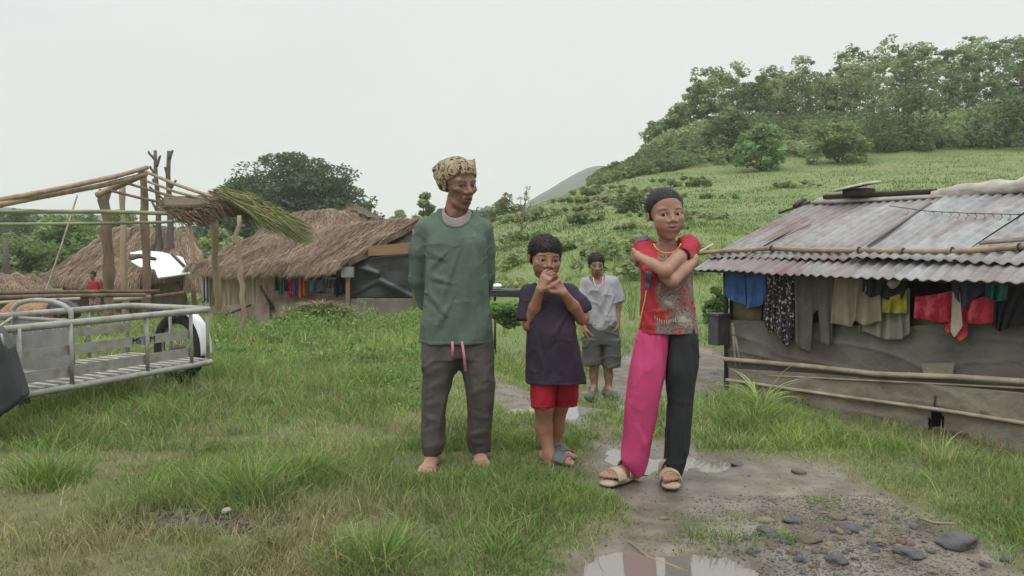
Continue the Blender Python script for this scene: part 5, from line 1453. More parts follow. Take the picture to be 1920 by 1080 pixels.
# small solar panel
sp = thing('solar_panel', 'small white-framed solar panel propped on the ridge of the tin roof', 'solar panel', RF(.75, 1.0, .1))
c = RF(.72, 1.0, .20); ux = HD * .20; uy = (HN * .9 + UZ * .10) * .16
ux = HD * .21 + UZ * .03
mb = MB(); mb.box(c, ux, uy, np.cross(ux, uy) / np.linalg.norm(np.cross(ux, uy)) * .008); link('panel', mb, M_blackp, sp)
mb = MB()
for sg in (-1, 1):
    mb.beam(c - ux + sg * uy + UZ * .006, c + ux + sg * uy + UZ * .006, .018, .026); mb.beam(c + sg * ux - uy + UZ * .007, c + sg * ux + uy + UZ * .007, .018, .026)
link('frame', mb, mat('cream_paint', (.62, .60, .50), None, 10, .5, .1), sp)
mb = MB(); mb.box(c - UZ * .07 + HD * .03, HD * .15, HN * .09, UZ * .045); link('prop_block', mb, M_dark, sp)
# black tub on a rail left of the corner
mb = MB(); c = W(1349, 618, .10); mb.box(c, HD * .075, HN * .10, UZ * .17)
mb.box(c + UZ * .175, HD * .09, HN * .115, UZ * .012)
ob = link('plastic_tub', mb, mat('dark_grey_plastic', (.05, .052, .055), (.08, .08, .085), 9, .5, .3), loc=c, auto=False); tag(ob, 'dark grey plastic tub hung outside the left corner of the tin-roofed hut', 'tub')

# ------------------------------------------------------------------ clothes on the line
def garment(name, label, tl, tr, bot, m, off=.10, folds=5, amp=.018, left=None, right=None, nu=44, nv=30, cat='clothing'):
    """bot: list of (px,py) along the bottom from left to right"""
    bx = np.array(bot, float); us = np.linspace(0, 1, nu); vs = np.linspace(0, 1, nv)
    tb = np.linspace(0, 1, len(bx)); ph = rng.uniform(0, 6)
    pts = np.zeros((nv, nu, 3))
    for j, v in enumerate(vs):
        for i, u in enumerate(us):
            t = np.array([tl[0] + (tr[0] - tl[0]) * u, tl[1] + (tr[1] - tl[1]) * u + 2.0 * math.sin(math.pi * u)])
            b = np.array([np.interp(u, tb, bx[:, 0]), np.interp(u, tb, bx[:, 1])])
            p = t * (1 - v) + b * v
            ww = u + .03 * math.sin(3 * v + ph) * v
            o = off + amp * (.5 + .8 * v) * math.sin(2 * math.pi * folds * ww + ph + 1.1 * math.sin(5 * ww + ph)) + amp * .5 * float(noise3(u * 6, v * 5, ph, 4))
            pts[j, i] = W(p[0], p[1], o)
    mb = MB(); mb.gridarr(pts, .004)
    o = link(name, mb, m, loc=W((tl[0] + tr[0]) / 2, tl[1], off)); tag(o, label, cat, 'clothes hung to dry along the tarp wall')
    return o
M_blue = mat('blue_cloth', (.055, .13, .32), (.04, .095, .24), 9, .85, .4, 40)
M_floral = mat('floral_cloth', (.022, .026, .036), (.45, .42, .40), 30, .85, .3, 50, contrast=(.55, .62), c3=(.25, .06, .07), detail=2)
M_taupe = mat('taupe_cloth', (.125, .105, .09), (.09, .076, .066), 8, .9, .4, 40)
M_khaki = mat('khaki_cloth', (.26, .215, .155), (.20, .165, .12), 8, .9, .4, 40)
M_stone = mat('stone_cloth', (.24, .22, .175), (.18, .165, .13), 8, .9, .4, 40)
M_blackc = mat('black_cloth', (.016, .016, .018), (.028, .028, .03), 8, .9, .4, 40)
M_yel = mat('yellow_cloth', (.34, .30, .04), (.26, .23, .03), 8, .85, .4, 40)
M_redc = mat('red_cloth', (.38, .022, .045), (.52, .09, .11), 14, .85, .4, 40, contrast=(.5, .62))
M_navy = mat('navy_cloth', (.035, .034, .055), (.05, .048, .075), 8, .9, .4, 40)
M_teal = mat('teal_plastic', (.02, .14, .12), (.015, .10, .09), 8, .5, .4, 30)
M_beige = mat('beige_cloth', (.42, .37, .30), (.33, .29, .235), 8, .9, .4, 40)
mb = MB(); mb.tube([W(1362, 513, .09), W(1640, 512, .09), W(1940, 514, .09)], .004, 6); ob = link('clothes_line', mb, M_dark, loc=W(1500, 512, .09)); tag(ob, 'thin clothes line strung under the tin eave', 'clothes line')
garment('black_garment', 'black cloth hanging in the dark behind the two brown trouser legs', (1440, 510), (1650, 510), [(1440, 560), (1520, 575), (1600, 560), (1650, 570)], M_blackc, .03, 6)
garment('blue_shirt', 'bright blue shirt hung at the left end of the clothes line', (1361, 510), (1437, 514), [(1357, 553), (1376, 566), (1399, 572), (1400, 578), (1424, 574), (1437, 566)], M_blue, .13, 4)
garment('floral_dress', 'black dress with white and red flowers hung beside the blue shirt', (1437, 514), (1490, 514), [(1431, 600), (1442, 628), (1452, 618), (1468, 645), (1478, 650), (1488, 630)], M_floral, .12, 4)
garment('trousers', 'grey-brown trousers hung between the floral dress and the khaki shorts', (1490, 514), (1563, 514), [(1492, 640), (1500, 655), (1520, 662), (1524, 590), (1534, 580), (1540, 645), (1555, 648), (1560, 640)], M_taupe, .12, 3)
garment('khaki_shorts', 'wide khaki shorts hung in the middle of the line', (1565, 514), (1650, 516), [(1557, 606), (1580, 610), (1598, 614), (1602, 600), (1620, 611), (1653, 602)], M_khaki, .14, 4)
garment('long_cloth', 'greyish beige cloth hung behind and right of the khaki shorts', (1610, 540), (1706, 540), [(1610, 625), (1622, 622), (1645, 632), (1660, 637), (1690, 637), (1706, 625)], M_stone, .09, 5)
garment('black_cloth', 'crumpled black cloth above the yellow cloth', (1618, 514), (1700, 514), [(1616, 545), (1632, 558), (1650, 552), (1660, 562), (1690, 562), (1700, 540)], M_blackc, .16, 4)
garment('yellow_cloth', 'small yellow cloth below the rolled pale cloth', (1655, 560), (1700, 545), [(1652, 586), (1675, 588), (1701, 587)], M_yel, .155, 2)
garment('red_shirt', 'red shirt with pale marks hung left of the beige stocking', (1716, 556), (1788, 544), [(1714, 596), (1740, 600), (1765, 605), (1790, 602)], M_redc, .14, 3)
garment('red_shirt', 'red shirt hung right of the beige stocking, below the navy cloth', (1800, 560), (1864, 552), [(1795, 603), (1815, 606), (1840, 608), (1864, 604)], M_redc, .13, 3)
garment('red_rag', 'crumpled red rag hanging lowest below the beige stocking', (1775, 598), (1815, 600), [(1772, 620), (1785, 628), (1800, 641), (1815, 628)], M_redc, .12, 2)
garment('beige_stocking', 'long narrow beige stocking hanging between the two red shirts', (1786, 548), (1800, 548), [(1782, 622), (1790, 634), (1805, 612)], M_beige, .17, 1, .008, nu=14)
garment('navy_cloth', 'dark navy cloth hung over the right red shirt', (1780, 514), (1852, 514), [(1790, 555), (1806, 578), (1825, 560), (1846, 548)], M_navy, .18, 3)
garment('teal_bag', 'teal green plastic bag hung right of the navy cloth', (1848, 514), (1892, 514), [(1847, 556), (1865, 566), (1888, 562)], M_teal, .16, 2)
garment('dark_blanket', 'black blanket hung at the right end of the clothes line', (1860, 514), (1990, 510), [(1862, 610), (1874, 622), (1905, 610), (1990, 600)], M_blackc, .10, 5)
mb = MB(); mb.tube([W(1669, 536, .24), W(1673, 533, .22), W(1684, 524, .16), W(1695, 515, .12)], [.035, .042, .038, .03], 12); ob = link('rolled_cloth', mb, M_beige, loc=W(1680, 530, .2)); tag(ob, 'pale rolled cloth tucked under the tin eave above the yellow cloth', 'cloth roll')
mb = MB(); mb.box(W(1790, 818, .02) - UZ * .03, HD * .14, HN * .1, UZ * .09); ob = link('brown_brick', mb, mat('brown_block', (.13, .085, .07), (.09, .06, .05), 14, .9, .5), loc=W(1790, 820), auto=False); tag(ob, 'brown earth block showing through the torn hole at the foot of the tarp wall', 'block')

# ================================================================== thatch
TH = np.array([.28, .20, .14]); THD = np.array([.17, .12, .085]); THL = np.array([.37, .275, .195])
def thatch(mb_name, A, B, C, D, parent, n, L=.42, w=.0075, lump=.06, hang=.22, cols=(TH, THD, THL), th=.12, seed=1, sideB=False, gravity=.5, name='thatch_roof'):
    """quad roof: A-B eave, D-C ridge"""
    A, B, C, D = [np.asarray(q, float) for q in (A, B, C, D)]
    nrm = np.cross(B - A, D - A); nrm /= np.linalg.norm(nrm); nrm = nrm if nrm[2] > 0 else -nrm
    S = lambda u, v: (A * (1 - u) + B * u) * (1 - v) + (D * (1 - u) + C * u) * v
    nu, nv = 60, 30
    u, v = np.meshgrid(np.linspace(0, 1, nu), np.linspace(0, 1, nv))
    p = (A * (1 - u[..., None]) + B * u[..., None]) * (1 - v[..., None]) + (D * (1 - u[..., None]) + C * u[..., None]) * v[..., None]
    p = p + nrm * (lump * noise3(u * 7, v * 4, seed, 3) + .35 * lump * noise3(u * 30, v * 8, seed, 4))[..., None]
    mb = MB(); mb.gridarr(p, th); V0 = mb.v[0]; F0_ = np.array(mb.f)
    c0 = np.tile(TH * .8, (len(V0), 1)) if cols[0] is TH else np.tile(np.array(cols[0]) * .8, (len(V0), 1))
    n = int(n * 2.2); uu = rng.random(n); vv = rng.random(n) ** 1.15; k = rng.random(n) < .16; vv[k] = rng.random(k.sum()) * .03
    P0 = (A * (1 - uu[:, None]) + B * uu[:, None]) * (1 - vv[:, None]) + (D * (1 - uu[:, None]) + C * uu[:, None]) * vv[:, None]
    P0 = P0 + nrm * (lump * noise3(uu * 7, vv * 4, seed, 3) + .35 * lump * noise3(uu * 30, vv * 8, seed, 4) + rng.uniform(0, .04, n))[:, None]
    dn = (A * (1 - uu[:, None]) + B * uu[:, None]) - (D * (1 - uu[:, None]) + C * uu[:, None]); dn /= np.linalg.norm(dn, axis=1, keepdims=True)
    al = (B - A) / np.linalg.norm(B - A)
    dn = dn + al * rng.normal(0, .13, (n, 1)); LL = L * rng.uniform(.5, 1.2, (n, 1)); ww = w * rng.uniform(.5, 1.4, (n, 1))
    LL = np.where(vv[:, None] < .03, LL * .6 + hang * .3, LL)
    mid = P0 + dn * LL * .5 + nrm * rng.uniform(0, .05, (n, 1)); end = P0 + dn * LL - UZ * (gravity * LL * (.15 + .5 * (vv[:, None] < .06))) + nrm * rng.uniform(-.01, .04, (n, 1))
    Vs = np.stack([P0 - al * ww, P0 + al * ww, mid - al * ww, mid + al * ww, end - al * ww * .3, end + al * ww * .3], 1).reshape(-1, 3)
    o = np.arange(n)[:, None] * 6 + len(V0)
    Fs = np.concatenate([o + np.array([0, 1, 3, 2]), o + np.array([2, 3, 5, 4])])
    cc = np.array(cols)[rng.integers(0, len(cols), n)] * rng.uniform(.7, 1.25, (n, 1))
    bn = np.clip(1 + .5 * fbm2(uu * 9, vv * 3, 1, seed, 3), .6, 1.35)[:, None]; cc = cc * bn
    me = mesh_np(name, np.concatenate([V0, Vs]), np.concatenate([F0_, Fs]), np.concatenate([c0, np.repeat(cc, 6, 0)]), smooth=False)
    return link(name, me, M_thatch, parent)
# hut in the middle distance
gB = G(520, 597)
hut2 = thing('thatched_hut', 'long thatched hut with a black tarp end wall, left of the old man', 'hut', gB)
Q = lambda px, py, Y: P(px, py, Y)
thatch('a', Q(362, 500, 19.5), Q(652, 494, 16.9), Q(795, 404, 17.6), Q(478, 446, 21), hut2, 9500, seed=2)
mb = MB(); mb.add([P(664, 488, 17.35), P(790, 476, 17.05), P(790, 415, 17.7)], [(0, 1, 2)]); link('gable_screen', mb, M_dark, hut2)
thatch('c', Q(420, 478, 21.5), Q(706, 424, 21.0), Q(656, 392, 23), Q(545, 400, 23.5), hut2, 4500, seed=3)
thatch('d', Q(722, 424, 22), Q(706, 420, 20.8), Q(652, 391, 23), Q(666, 391, 23.4), hut2, 500, seed=4, cols=(THD * .8, THD, TH))
M_bambwall = mat('split_bamboo_wall', (.42, .33, .23), (.20, .15, .105), 1.2, .85, .5, 40, stretch=(14, 14, 1))
M_mudwall = mat('mud_wall', (.17, .10, .085), (.27, .22, .19), 3, .9, .6, 14)
M_plank = mat('orange_plank', (.28, .17, .10), (.20, .125, .075), 5, .8, .3, 30, stretch=(.4, .4, 3))
def wallq(name, a, b, zt0, zt1, m, parent, zb=None, th=.04):
    a = np.asarray(a, float); b = np.asarray(b, float); zb = zb if zb is not None else min(tz(*a[:2]), tz(*b[:2])) - .1
    zb0, zb1 = (zb, zb) if np.isscalar(zb) else zb
    d = (b - a) * [1, 1, 0]; d /= np.linalg.norm(d); n = np.array([-d[1], d[0], 0]) * th
    V = []
    for o in (0, 1):
        V += [(a[0] + n[0] * o, a[1] + n[1] * o, zb0), (b[0] + n[0] * o, b[1] + n[1] * o, zb1), (b[0] + n[0] * o, b[1] + n[1] * o, zt1), (a[0] + n[0] * o, a[1] + n[1] * o, zt0)]
    mb = MB(); mb.add(V, [(0, 1, 2, 3), (7, 6, 5, 4), (0, 4, 5, 1), (1, 5, 6, 2), (2, 6, 7, 3), (3, 7, 4, 0)])
    return link(name, mb, m, parent, auto=False)
zz = lambda px, py, Y: P(px, py, Y)[2]
wallq('bamboo_wall', Q(392, 560, 19.2), Q(512, 560, 18.4), zz(392, 495, 19.2), zz(512, 495, 18.4), M_bambwall, hut2, zb=(zz(392, 588, 19.2), zz(512, 580, 18.4)))
wallq('back_wall', Q(505, 560, 19.5), Q(668, 560, 18.6), zz(505, 492, 19.5), zz(668, 490, 18.6), M_dark, hut2)
wallq('low_mud_wall', Q(505, 560, 18.3), Q(655, 560, 17.6), zz(505, 545, 18.3), zz(655, 553, 17.6), M_mudwall, hut2, th=.15)
wallq('low_mud_wall', Q(395, 590, 18.6), Q(505, 590, 18.2), zz(395, 575, 18.6), zz(505, 568, 18.2), M_mudwall, hut2, th=.15)
wallq('tin_panel', Q(552, 560, 18.1), Q(572, 560, 18.0), zz(552, 520, 18.1), zz(572, 520, 18.0), mat('grey_sheet', (.33, .33, .32), (.24, .24, .235), 6, .6, .3), hut2, zb=(zz(552, 548, 18.1), zz(572, 548, 18)))
wallq('tin_panel', Q(606, 560, 17.9), Q(628, 560, 17.8), zz(606, 520, 17.9), zz(628, 520, 17.8), mat('grey_sheet', (.33, .33, .32), (.24, .24, .235), 6, .6, .3), hut2, zb=(zz(606, 555, 17.9), zz(628, 555, 17.8)))
# black tarp end wall, with crossing creases
a = Q(657, 520, 17.2); b = Q(782, 520, 16.9); mb = MB(); pts = np.zeros((26, 60, 3))
for j, v in enumerate(np.linspace(0, 1, 26)):
    for i, u in enumerate(np.linspace(0, 1, 60)):
        px = 657 + 125 * u; py = (487 + (-12) * u) * (1 - v) + (559) * v; Y = 17.2 - .3 * u
        e1 = abs((py - 500) - (px - 670) * .36) if px < 712 else abs((py - 527) - (px - 712) * .5); e2 = abs((py - 552) + (px - 660) * .5)
        cr = .06 * math.exp(-(e1 / 5) ** 2) + .05 * math.exp(-(e2 / 4) ** 2) * (px < 712)
        pts[j, i] = P(px, py, Y - cr - .05 * float(noise3(u * 3, v * 3, 1, 6)))
mb.gridarr(pts, .01); link('black_tarp', mb, M_blackp, hut2)
wallq('plank', Q(690, 470, 16.95), Q(790, 460, 16.85), zz(690, 462, 16.95), zz(790, 452, 16.85), M_plank, hut2, zb=(zz(690, 480, 16.95), zz(790, 474, 16.85)))
wallq('concrete_base', Q(660, 580, 17.15), Q(782, 580, 16.85), zz(660, 560, 17.15), zz(782, 560, 16.85), mat('block_base', (.22, .19, .175), (.14, .12, .11), 4, .9, .6), hut2)
for px, y0, y1, Y, r in ((652, 492, 592, 17.1, .05), (577, 505, 550, 18, .04), (607, 505, 552, 17.9, .04), (512, 500, 590, 18.3, .05), (398, 500, 590, 19.1, .05), (778, 430, 590, 16.85, .05)):
    mb = MB(); mb.tube([P(px, y1, Y), P(px, y0, Y)], r, 8); link('post', mb, M_post2, hut2)
mb = MB(); mb.box(P(652, 510, 16.95), [.13, 0, 0], [0, .06, 0], [0, 0, .11]); link('meter_box', mb, mat('grey_box', (.25, .25, .24), None, 6, .7, .2), hut2, auto=False)
mb = MB(); mb.tube([P(420, 592, 18.2), P(470, 572, 18.2)], .03, 6); mb.tube([P(487, 536, 18.2), P(513, 580, 18.2)], .035, 6); link('brace', mb, M_dark, hut2)
def smallcloth(label, x0, x1, y0, y1, Y, m, name='hanging_cloth'):
    mb = MB(); k = rng.uniform(0, 6)
    mb.grid(lambda u, v: P(x0 + (x1 - x0) * (u + .12 * v * math.sin(k + 4 * u)), y0 + (y1 - y0) * v * (1 + .08 * math.sin(9 * u + k)), Y - .05 * math.sin(u * 14 + k)), 14, 8, .01)
    o = link(name, mb, m, loc=P((x0 + x1) / 2, y0, Y)); tag(o, label, 'clothing', 'clothes under the thatched eave')
M_or = mat('orange_cloth', (.55, .15, .03), (.4, .1, .02), 12, .85, .2); M_gr = mat('green_cloth', (.03, .12, .07), None, 9, .85, .2)
M_lb = mat('slate_blue_cloth', (.12, .15, .20), None, 9, .85, .2); M_stripe = mat('striped_cloth', (.35, .33, .33), (.07, .06, .07), 1, .85, .1, stretch=(30, 30, 1), contrast=(.48, .52))
smallcloth('dark green cloth hung at the left of the thatched eave', 522, 534, 508, 550, 17.9, M_gr)
smallcloth('dark trousers hung in the thatched eave next to the green cloth', 535, 541, 508, 538, 17.9, M_navy)
smallcloth('red cloth hung under the thatched eave left of the blue one', 541, 551, 522, 556, 17.9, M_redc)
smallcloth('blue cloth hung between the red and the orange cloth under the thatch', 551, 559, 520, 550, 17.9, M_blue)
smallcloth('bright orange cloth hung in the middle of the thatched eave', 561, 575, 524, 557, 17.8, M_or)
smallcloth('slate blue cloth hung right of the orange cloth under the thatch', 580, 606, 525, 548, 17.7, M_lb)
smallcloth('dark cloth hung at the right end of the thatched eave', 628, 641, 524, 555, 17.5, M_blackc)
smallcloth('dark cloth hung above the grey panel under the thatched eave', 612, 628, 524, 540, 17.5, M_taupe)
smallcloth('striped cloth hung by the doorway at the far left of the thatched hut', 378, 393, 512, 565, 19, M_stripe)
# straw heap
sb = G(600, 612)
mb_p = sb + np.stack([rng.normal(0, .42, 2600), rng.normal(0, .3, 2600), np.zeros(2600)], 1)
rr_ = np.hypot((mb_p[:, 0] - sb[0]) / .6, (mb_p[:, 1] - sb[1]) / .5)
mb_p[:, 2] = terrain(mb_p[:, 0], mb_p[:, 1]) + np.clip(.42 * (1 - rr_ ** 1.5 * .6), 0, 1) * rng.uniform(.75, 1, 2600)
V, Fa, Cc = blades(mb_p[:, 0], mb_p[:, 1], mb_p[:, 2] - .05, np.full(2600, .22), np.full(2600, .009), rng.uniform(1, 2.4, 2600), np.array([.33, .27, .16]) * rng.uniform(.6, 1.2, (2600, 1)), 1)
o = link('straw_heap', mesh_np('straw_heap', V, Fa, Cc), M_thatch, loc=sb); tag(o, 'heap of cut dry straw on the ground before the thatched hut', 'straw heap')

# hut on the far left
gC = G(200, 572)
hut3 = thing('thatched_hut', 'brown thatched hut with a white sheet on its roof, behind the bare pole frame', 'hut', gC)
thatch('e', Q(82, 518, 24.6), Q(262, 528, 23.6), Q(300, 424, 25.5), Q(218, 426, 26), hut3, 5000, seed=7)
thatch('f', Q(240, 520, 24), Q(388, 500, 24), Q(352, 428, 25.6), Q(262, 424, 25.8), hut3, 4000, seed=8)
thatch('g', Q(345, 528, 23.2), Q(392, 530, 23.6), Q(388, 492, 24.2), Q(335, 486, 23.9), hut3, 1500, seed=9)
M_white = mat('white_sheet', (.93, .93, .94), (.85, .85, .86), 5, .6, .2)
mb = MB(); ww_ = [(244, 474), (262, 470), (300, 472), (342, 482), (356, 512), (330, 516), (296, 521), (290, 505), (262, 500), (246, 490)]
pts = [P(x, y, 22.6 + .022 * (522 - y)) for x, y in ww_]
mb.add(pts + [p + np.array([0, .05, -.03]) for p in pts], [tuple(range(10)), tuple(range(19, 9, -1))] + [(i, i + 10, (i + 1) % 10 + 10, (i + 1) % 10) for i in range(10)])
o = link('white_sheet', mb, M_white, loc=pts[0], auto=False); tag(o, 'bright white sheet spread over the roof of the far-left hut', 'sheet')
mb = MB(); mb.tube([P(246, 482, 22.8), P(262, 480, 22.7), P(292, 486, 22.6)], [.1, .07, .05], 8); mb.tube([P(322, 476, 22.8), P(346, 500, 22.7)], .05, 8); o = link('roof_branch', mb, M_bark, hut3)
wallq('mud_wall', Q(118, 540, 24.8), Q(350, 545, 24.2), zz(118, 512, 24.8), zz(350, 515, 24.2), M_mudwall, hut3)
hut4 = thing('thatched_shed', 'low brown thatched shed at the left edge of the view', 'shed', G(40, 575))
thatch('h', Q(-60, 548, 23), Q(108, 548, 22.6), Q(60, 514, 24.2), Q(-40, 512, 24.4), hut4, 1800, seed=10)
wallq('wall', Q(-50, 556, 23.3), Q(95, 556, 23), zz(-50, 545, 23.3), zz(95, 545, 23), M_mudwall, hut4)

# ================================================================== bare pole frame of a new hut
frm = thing('house_frame', 'unfinished hut frame of posts and green bamboo poles with a first patch of thatch', 'hut frame', G(330, 600))
def post(px0, y0, px1, y1, wpx, m, name='post', wob=.4):
    b = G(px1, y1); Y = b[1]; b[2] -= .12; s = Y / F0; n = 14
    top = P(px0, y0, Y)
    pts = [b + (top - b) * t + np.array([rng.normal(0, wob * wpx * s * .25), rng.normal(0, .01), 0]) for t in np.linspace(0, 1, n)]
    mb = MB(); mb.tube(pts, [wpx * s / 2 * (1.08 - .16 * t + rng.normal(0, .09)) for t in np.linspace(0, 1, n)], 12)
    link(name, mb, m, frm); return Y
Ya = post(196, 357, 208, 600, 19, M_post); Yb = post(230, 344, 234, 596, 12, M_post2); Yc = post(267, 320, 277, 596, 15, M_post)
Yd = post(357, 410, 366, 590, 9, M_post2); Ye = post(401, 408, 410, 618, 14, M_post2); Yf = post(446, 404, 458, 634, 9, M_post2, wob=1.2)
print('frame depths', Ya, Yb, Yc, Yd, Ye, Yf)
def pole(pts, wpx, m, name='pole', nodes=.5):
    p = [P(*q) for q in pts]; s = np.mean([q[2] for q in pts]) / F0
    bamboo(name, p, wpx * s / 2, m, frm, nodes)
pole([(-60, 397, 11.8), (200, 397, 12.4), (450, 404, 12.8), (480, 401, 12.9)], 8, M_gbamboo, 'bamboo_beam')
pole([(-60, 421, 14), (180, 419, 14), (300, 417, 14.5), (382, 411, 15)], 6, M_gbamboo, 'bamboo_beam')
pole([(-70, 398, 10.6), (60, 372, 12), (190, 348, 13.6), (274, 327, 14.8)], 10, M_bamboo, 'rafter')
pole([(-70, 388, 10.8), (90, 358, 12.2), (210, 333, 13.8), (276, 314, 14.9)], 9, M_bamboo, 'rafter')
pole([(30, 375, 11.8), (150, 344, 13.2), (268, 318, 14.8)], 7, M_bamboo, 'rafter')
pole([(182, 366, 14), (225, 347, 14.4), (272, 326, 14.8)], 12, M_bamboo, 'ridge_pole')
pole([(274, 322, 14.7), (330, 346, 13.9), (400, 370, 13)], 6, M_bamboo, 'rafter')
pole([(276, 340, 14.6), (330, 360, 13.9), (385, 374, 13.1)], 5, M_bamboo, 'rafter')
pole([(240, 344, 14.4), (300, 362, 13.8), (360, 378, 13.2)], 5, M_post, 'rafter')
pole([(205, 357, 14.2), (270, 373, 13.8), (340, 386, 13.2)], 5, M_post, 'rafter')
pole([(280, 350, 15.2), (330, 395, 15.3), (372, 417, 15.4)], 4, M_char, 'rafter')
pole([(372, 414, 15), (404, 410, 14.6)], 7, M_char, 'beam')
pole([(86, 545, 13), (112, 470, 13.2), (145, 366, 13.6)], 3, M_tan, 'brace_pole')
pole([(470, 425, 12.8), (452, 405, 12.9)], 5, M_post2, 'brace')
# thatch bundle, brown then green
def bundle(name, n, cols, f, w=.008, lab=None):
    V = []; t = rng.random(n); q = rng.random(n); r = rng.normal(0, 1, (n, 3))
    A, B_, C_ = f(t, q)
    A = A + r * .025; B_ = B_ + rng.normal(0, .03, (n, 3)); C_ = C_ + rng.normal(0, .05, (n, 3))
    sd = rng.normal(size=(n, 3)); sd[:, 2] = np.abs(sd[:, 2]); sd /= np.linalg.norm(sd, axis=1, keepdims=True); ww = w * rng.uniform(.5, 1.2, (n, 1))
    Vs = np.stack([A - sd * ww, A + sd * ww, B_ - sd * ww, B_ + sd * ww, C_ - sd * ww * .2, C_ + sd * ww * .2], 1).reshape(-1, 3)
    o = np.arange(n)[:, None] * 6; Fs = np.concatenate([o + np.array([0, 1, 3, 2]), o + np.array([2, 3, 5, 4])])
    cc = np.array(cols)[rng.integers(0, len(cols), n)] * rng.uniform(.7, 1.25, (n, 1))
    ob = link(name, mesh_np(name, Vs, Fs, np.repeat(cc, 6, 0), False), M_thatch, frm)
    return ob
def PP(x, y, Y):
    u = (x - 960) / F0; v = (540 - y) / F0
    r = np.stack([u + 0 * v, _cp + v * _sp, -_sp + v * _cp], -1)
    return np.array([0, 0, CAMZ]) + r * (np.asarray(Y) / r[..., 1])[..., None]
def f_brown(t, q):
    x = 300 + 165 * t; y = 374 + 10 * np.sin(3 * t) - 27 * np.exp(-((x - 406) / 34) ** 2) + 20 * q; Y = 12.6 + 1.0 * (1 - q)
    return PP(x, y, Y), PP(x + 16, y + 4, Y - .1), PP(x + 34, y + 14 + 8 * q, Y - .15)
def f_green(t, q):
    x = 412 + 70 * t; y = 356 + 36 * t * .8 + 14 * q - 10 * (1 - t); Y = 12.4 + 1.3 * (1 - q)
    return PP(x, y + 4, Y), PP(x + 45 + 12 * t, y + 16 + 12 * q, Y - .2), PP(x + 78 + 22 * t, y + 44 + 16 * q, Y - .3)
bundle('brown_thatch', 6500, (THD * .7, THD, TH * .8, np.array([.16, .14, .07])), f_brown, .009)
bundle('green_thatch', 4200, (np.array([.17, .22, .06]), np.array([.22, .26, .09]), np.array([.12, .15, .05]), TH * .8), f_green, .0085)
mb = MB(); pts = np.zeros((8, 24, 3))
for j, v in enumerate(np.linspace(0, 1, 8)):
    for i, u in enumerate(np.linspace(0, 1, 24)):
        x = 308 + 190 * u; y = 376 + 18 * v + 24 * u * u - 12 * math.exp(-((x - 408) / 34) ** 2); pts[j, i] = P(x, y, 12.65 + 1.0 * (1 - v))
mb.gridarr(pts, .08); link('thatch_layer', mb, mat('thatch_layer', (.13, .10, .07), (.08, .06, .045), 20, .95, .6), frm)
# long poles laid on trestles in front of the frame
for i, (a, b, w_, m) in enumerate((((-60, 551, 11), (300, 546, 12.6), 7, M_post), ((-60, 560, 10.6), (272, 553, 12), 8, M_post), ((-60, 572, 10.2), (150, 560, 11), 6, M_tan))):
    p = [P(*a), (P(*a) + P(*b)) / 2 + UZ * .01, P(*b)]
    o = bamboo('long_pole', p, w_ * 11.5 / F0 / 2, m, None); tag(o, ['upper thin brown pole laid level across the pole frame', 'thicker reddish pole laid level just above the cart', 'pale pole end lying lowest behind the cart'][i], 'pole', 'long poles laid across the frame')
o = bamboo('short_pole', [P(214, 562, 12.6), P(250, 560, 12.6), P(282, 556, 12.5)], .035, M_tan, None); tag(o, 'short pale peeled pole behind the two thick posts', 'pole')
o = bamboo('short_pole', [P(290, 556, 13), P(345, 549, 13.2)], .03, M_post, None); tag(o, 'short dark pole right of the thick posts', 'pole')
# charred bare trunks
def bare(label, pts, r0, stubs):
    b = G(*pts[0]); Y = b[1]; s = Y / F0
    mb = MB(); p = [b - UZ * .1] + [P(x, y, Y) for x, y in pts[1:]]
    rr = list(np.linspace(r0 * s, r0 * s * .45, len(p))); mb.tube(p, rr, 8)
    for (x0, y0, x1, y1) in stubs: mb.tube([P(x0, y0, Y), P(x1, y1, Y - .05)], [r0 * s * .5, r0 * s * .3], 6); 
    for (x0, y0, x1, y1) in stubs: mb.tube([P(x1, y1, Y - .05), P(x1 + (2 if x1 > x0 else -2), y1 - 5, Y - .05)], [r0 * s * .35, r0 * s * .2], 6)
    o = link('bare_trunk', mb, M_char, loc=b); tag(o, label, 'dead tree')
bare('left of two charred bare trunks rising behind the pole frame', [(306, 580), (303, 500), (297, 430), (297, 380), (292, 330), (291, 282)], 7, [(292, 300, 280, 288), (293, 312, 299, 296), (294, 330, 283, 316), (296, 350, 288, 340), (297, 400, 286, 380), (299, 440, 289, 425)])
bare('right of two charred bare trunks, with forked tip, behind the pole frame', [(318, 580), (319, 500), (320, 430), (318, 380), (315, 330), (317, 283)], 8, [(316, 300, 322, 286), (315, 330, 311, 318), (317, 355, 328, 342), (319, 400, 324, 385), (320, 450, 324, 430)])
bare('short dark stump post standing at the far left edge', [(12, 560), (13, 520), (11, 490), (11, 448)], 9, [])
# straw-coloured heap and dark bundle behind the cart
M_heap = mat('orange_straw', (.33, .20, .11), (.24, .14, .08), 14, .95, .9, 40, dist=.03)
def blob(name, label, cat, c, r, m, h=.03, amp=.03, fr=6, seed=3):
    c = np.asarray(c, float); r = np.asarray(r, float)
    F = Field(c - r * 1.35, c + r * 1.35, h); F.ell(c, r, None, 0)
    F.disp(lambda x, y, z: amp * noise3(x * fr, y * fr, z * fr, seed) + amp * .5 * noise3(x * fr * 2.4, y * fr * 2.4, z * fr * 2.4, seed + 1))
    V, Fq = F.mesh(1); o = link(name, mesh_np(name, V, Fq), m, loc=c - [0, 0, r[2]]); tag(o, label, cat); return o
blob('straw_sack', 'orange-brown straw heap behind the arch of the cart', 'straw heap', P(55, 588, 9.0), (.30, .25, .16), M_heap, .022, .03, 8)
blob('dark_bundle', 'dark folded bundle draped behind the cart arch', 'bundle', P(120, 580, 8.6), (.17, .14, .11), M_blackp, .018, .04, 9)
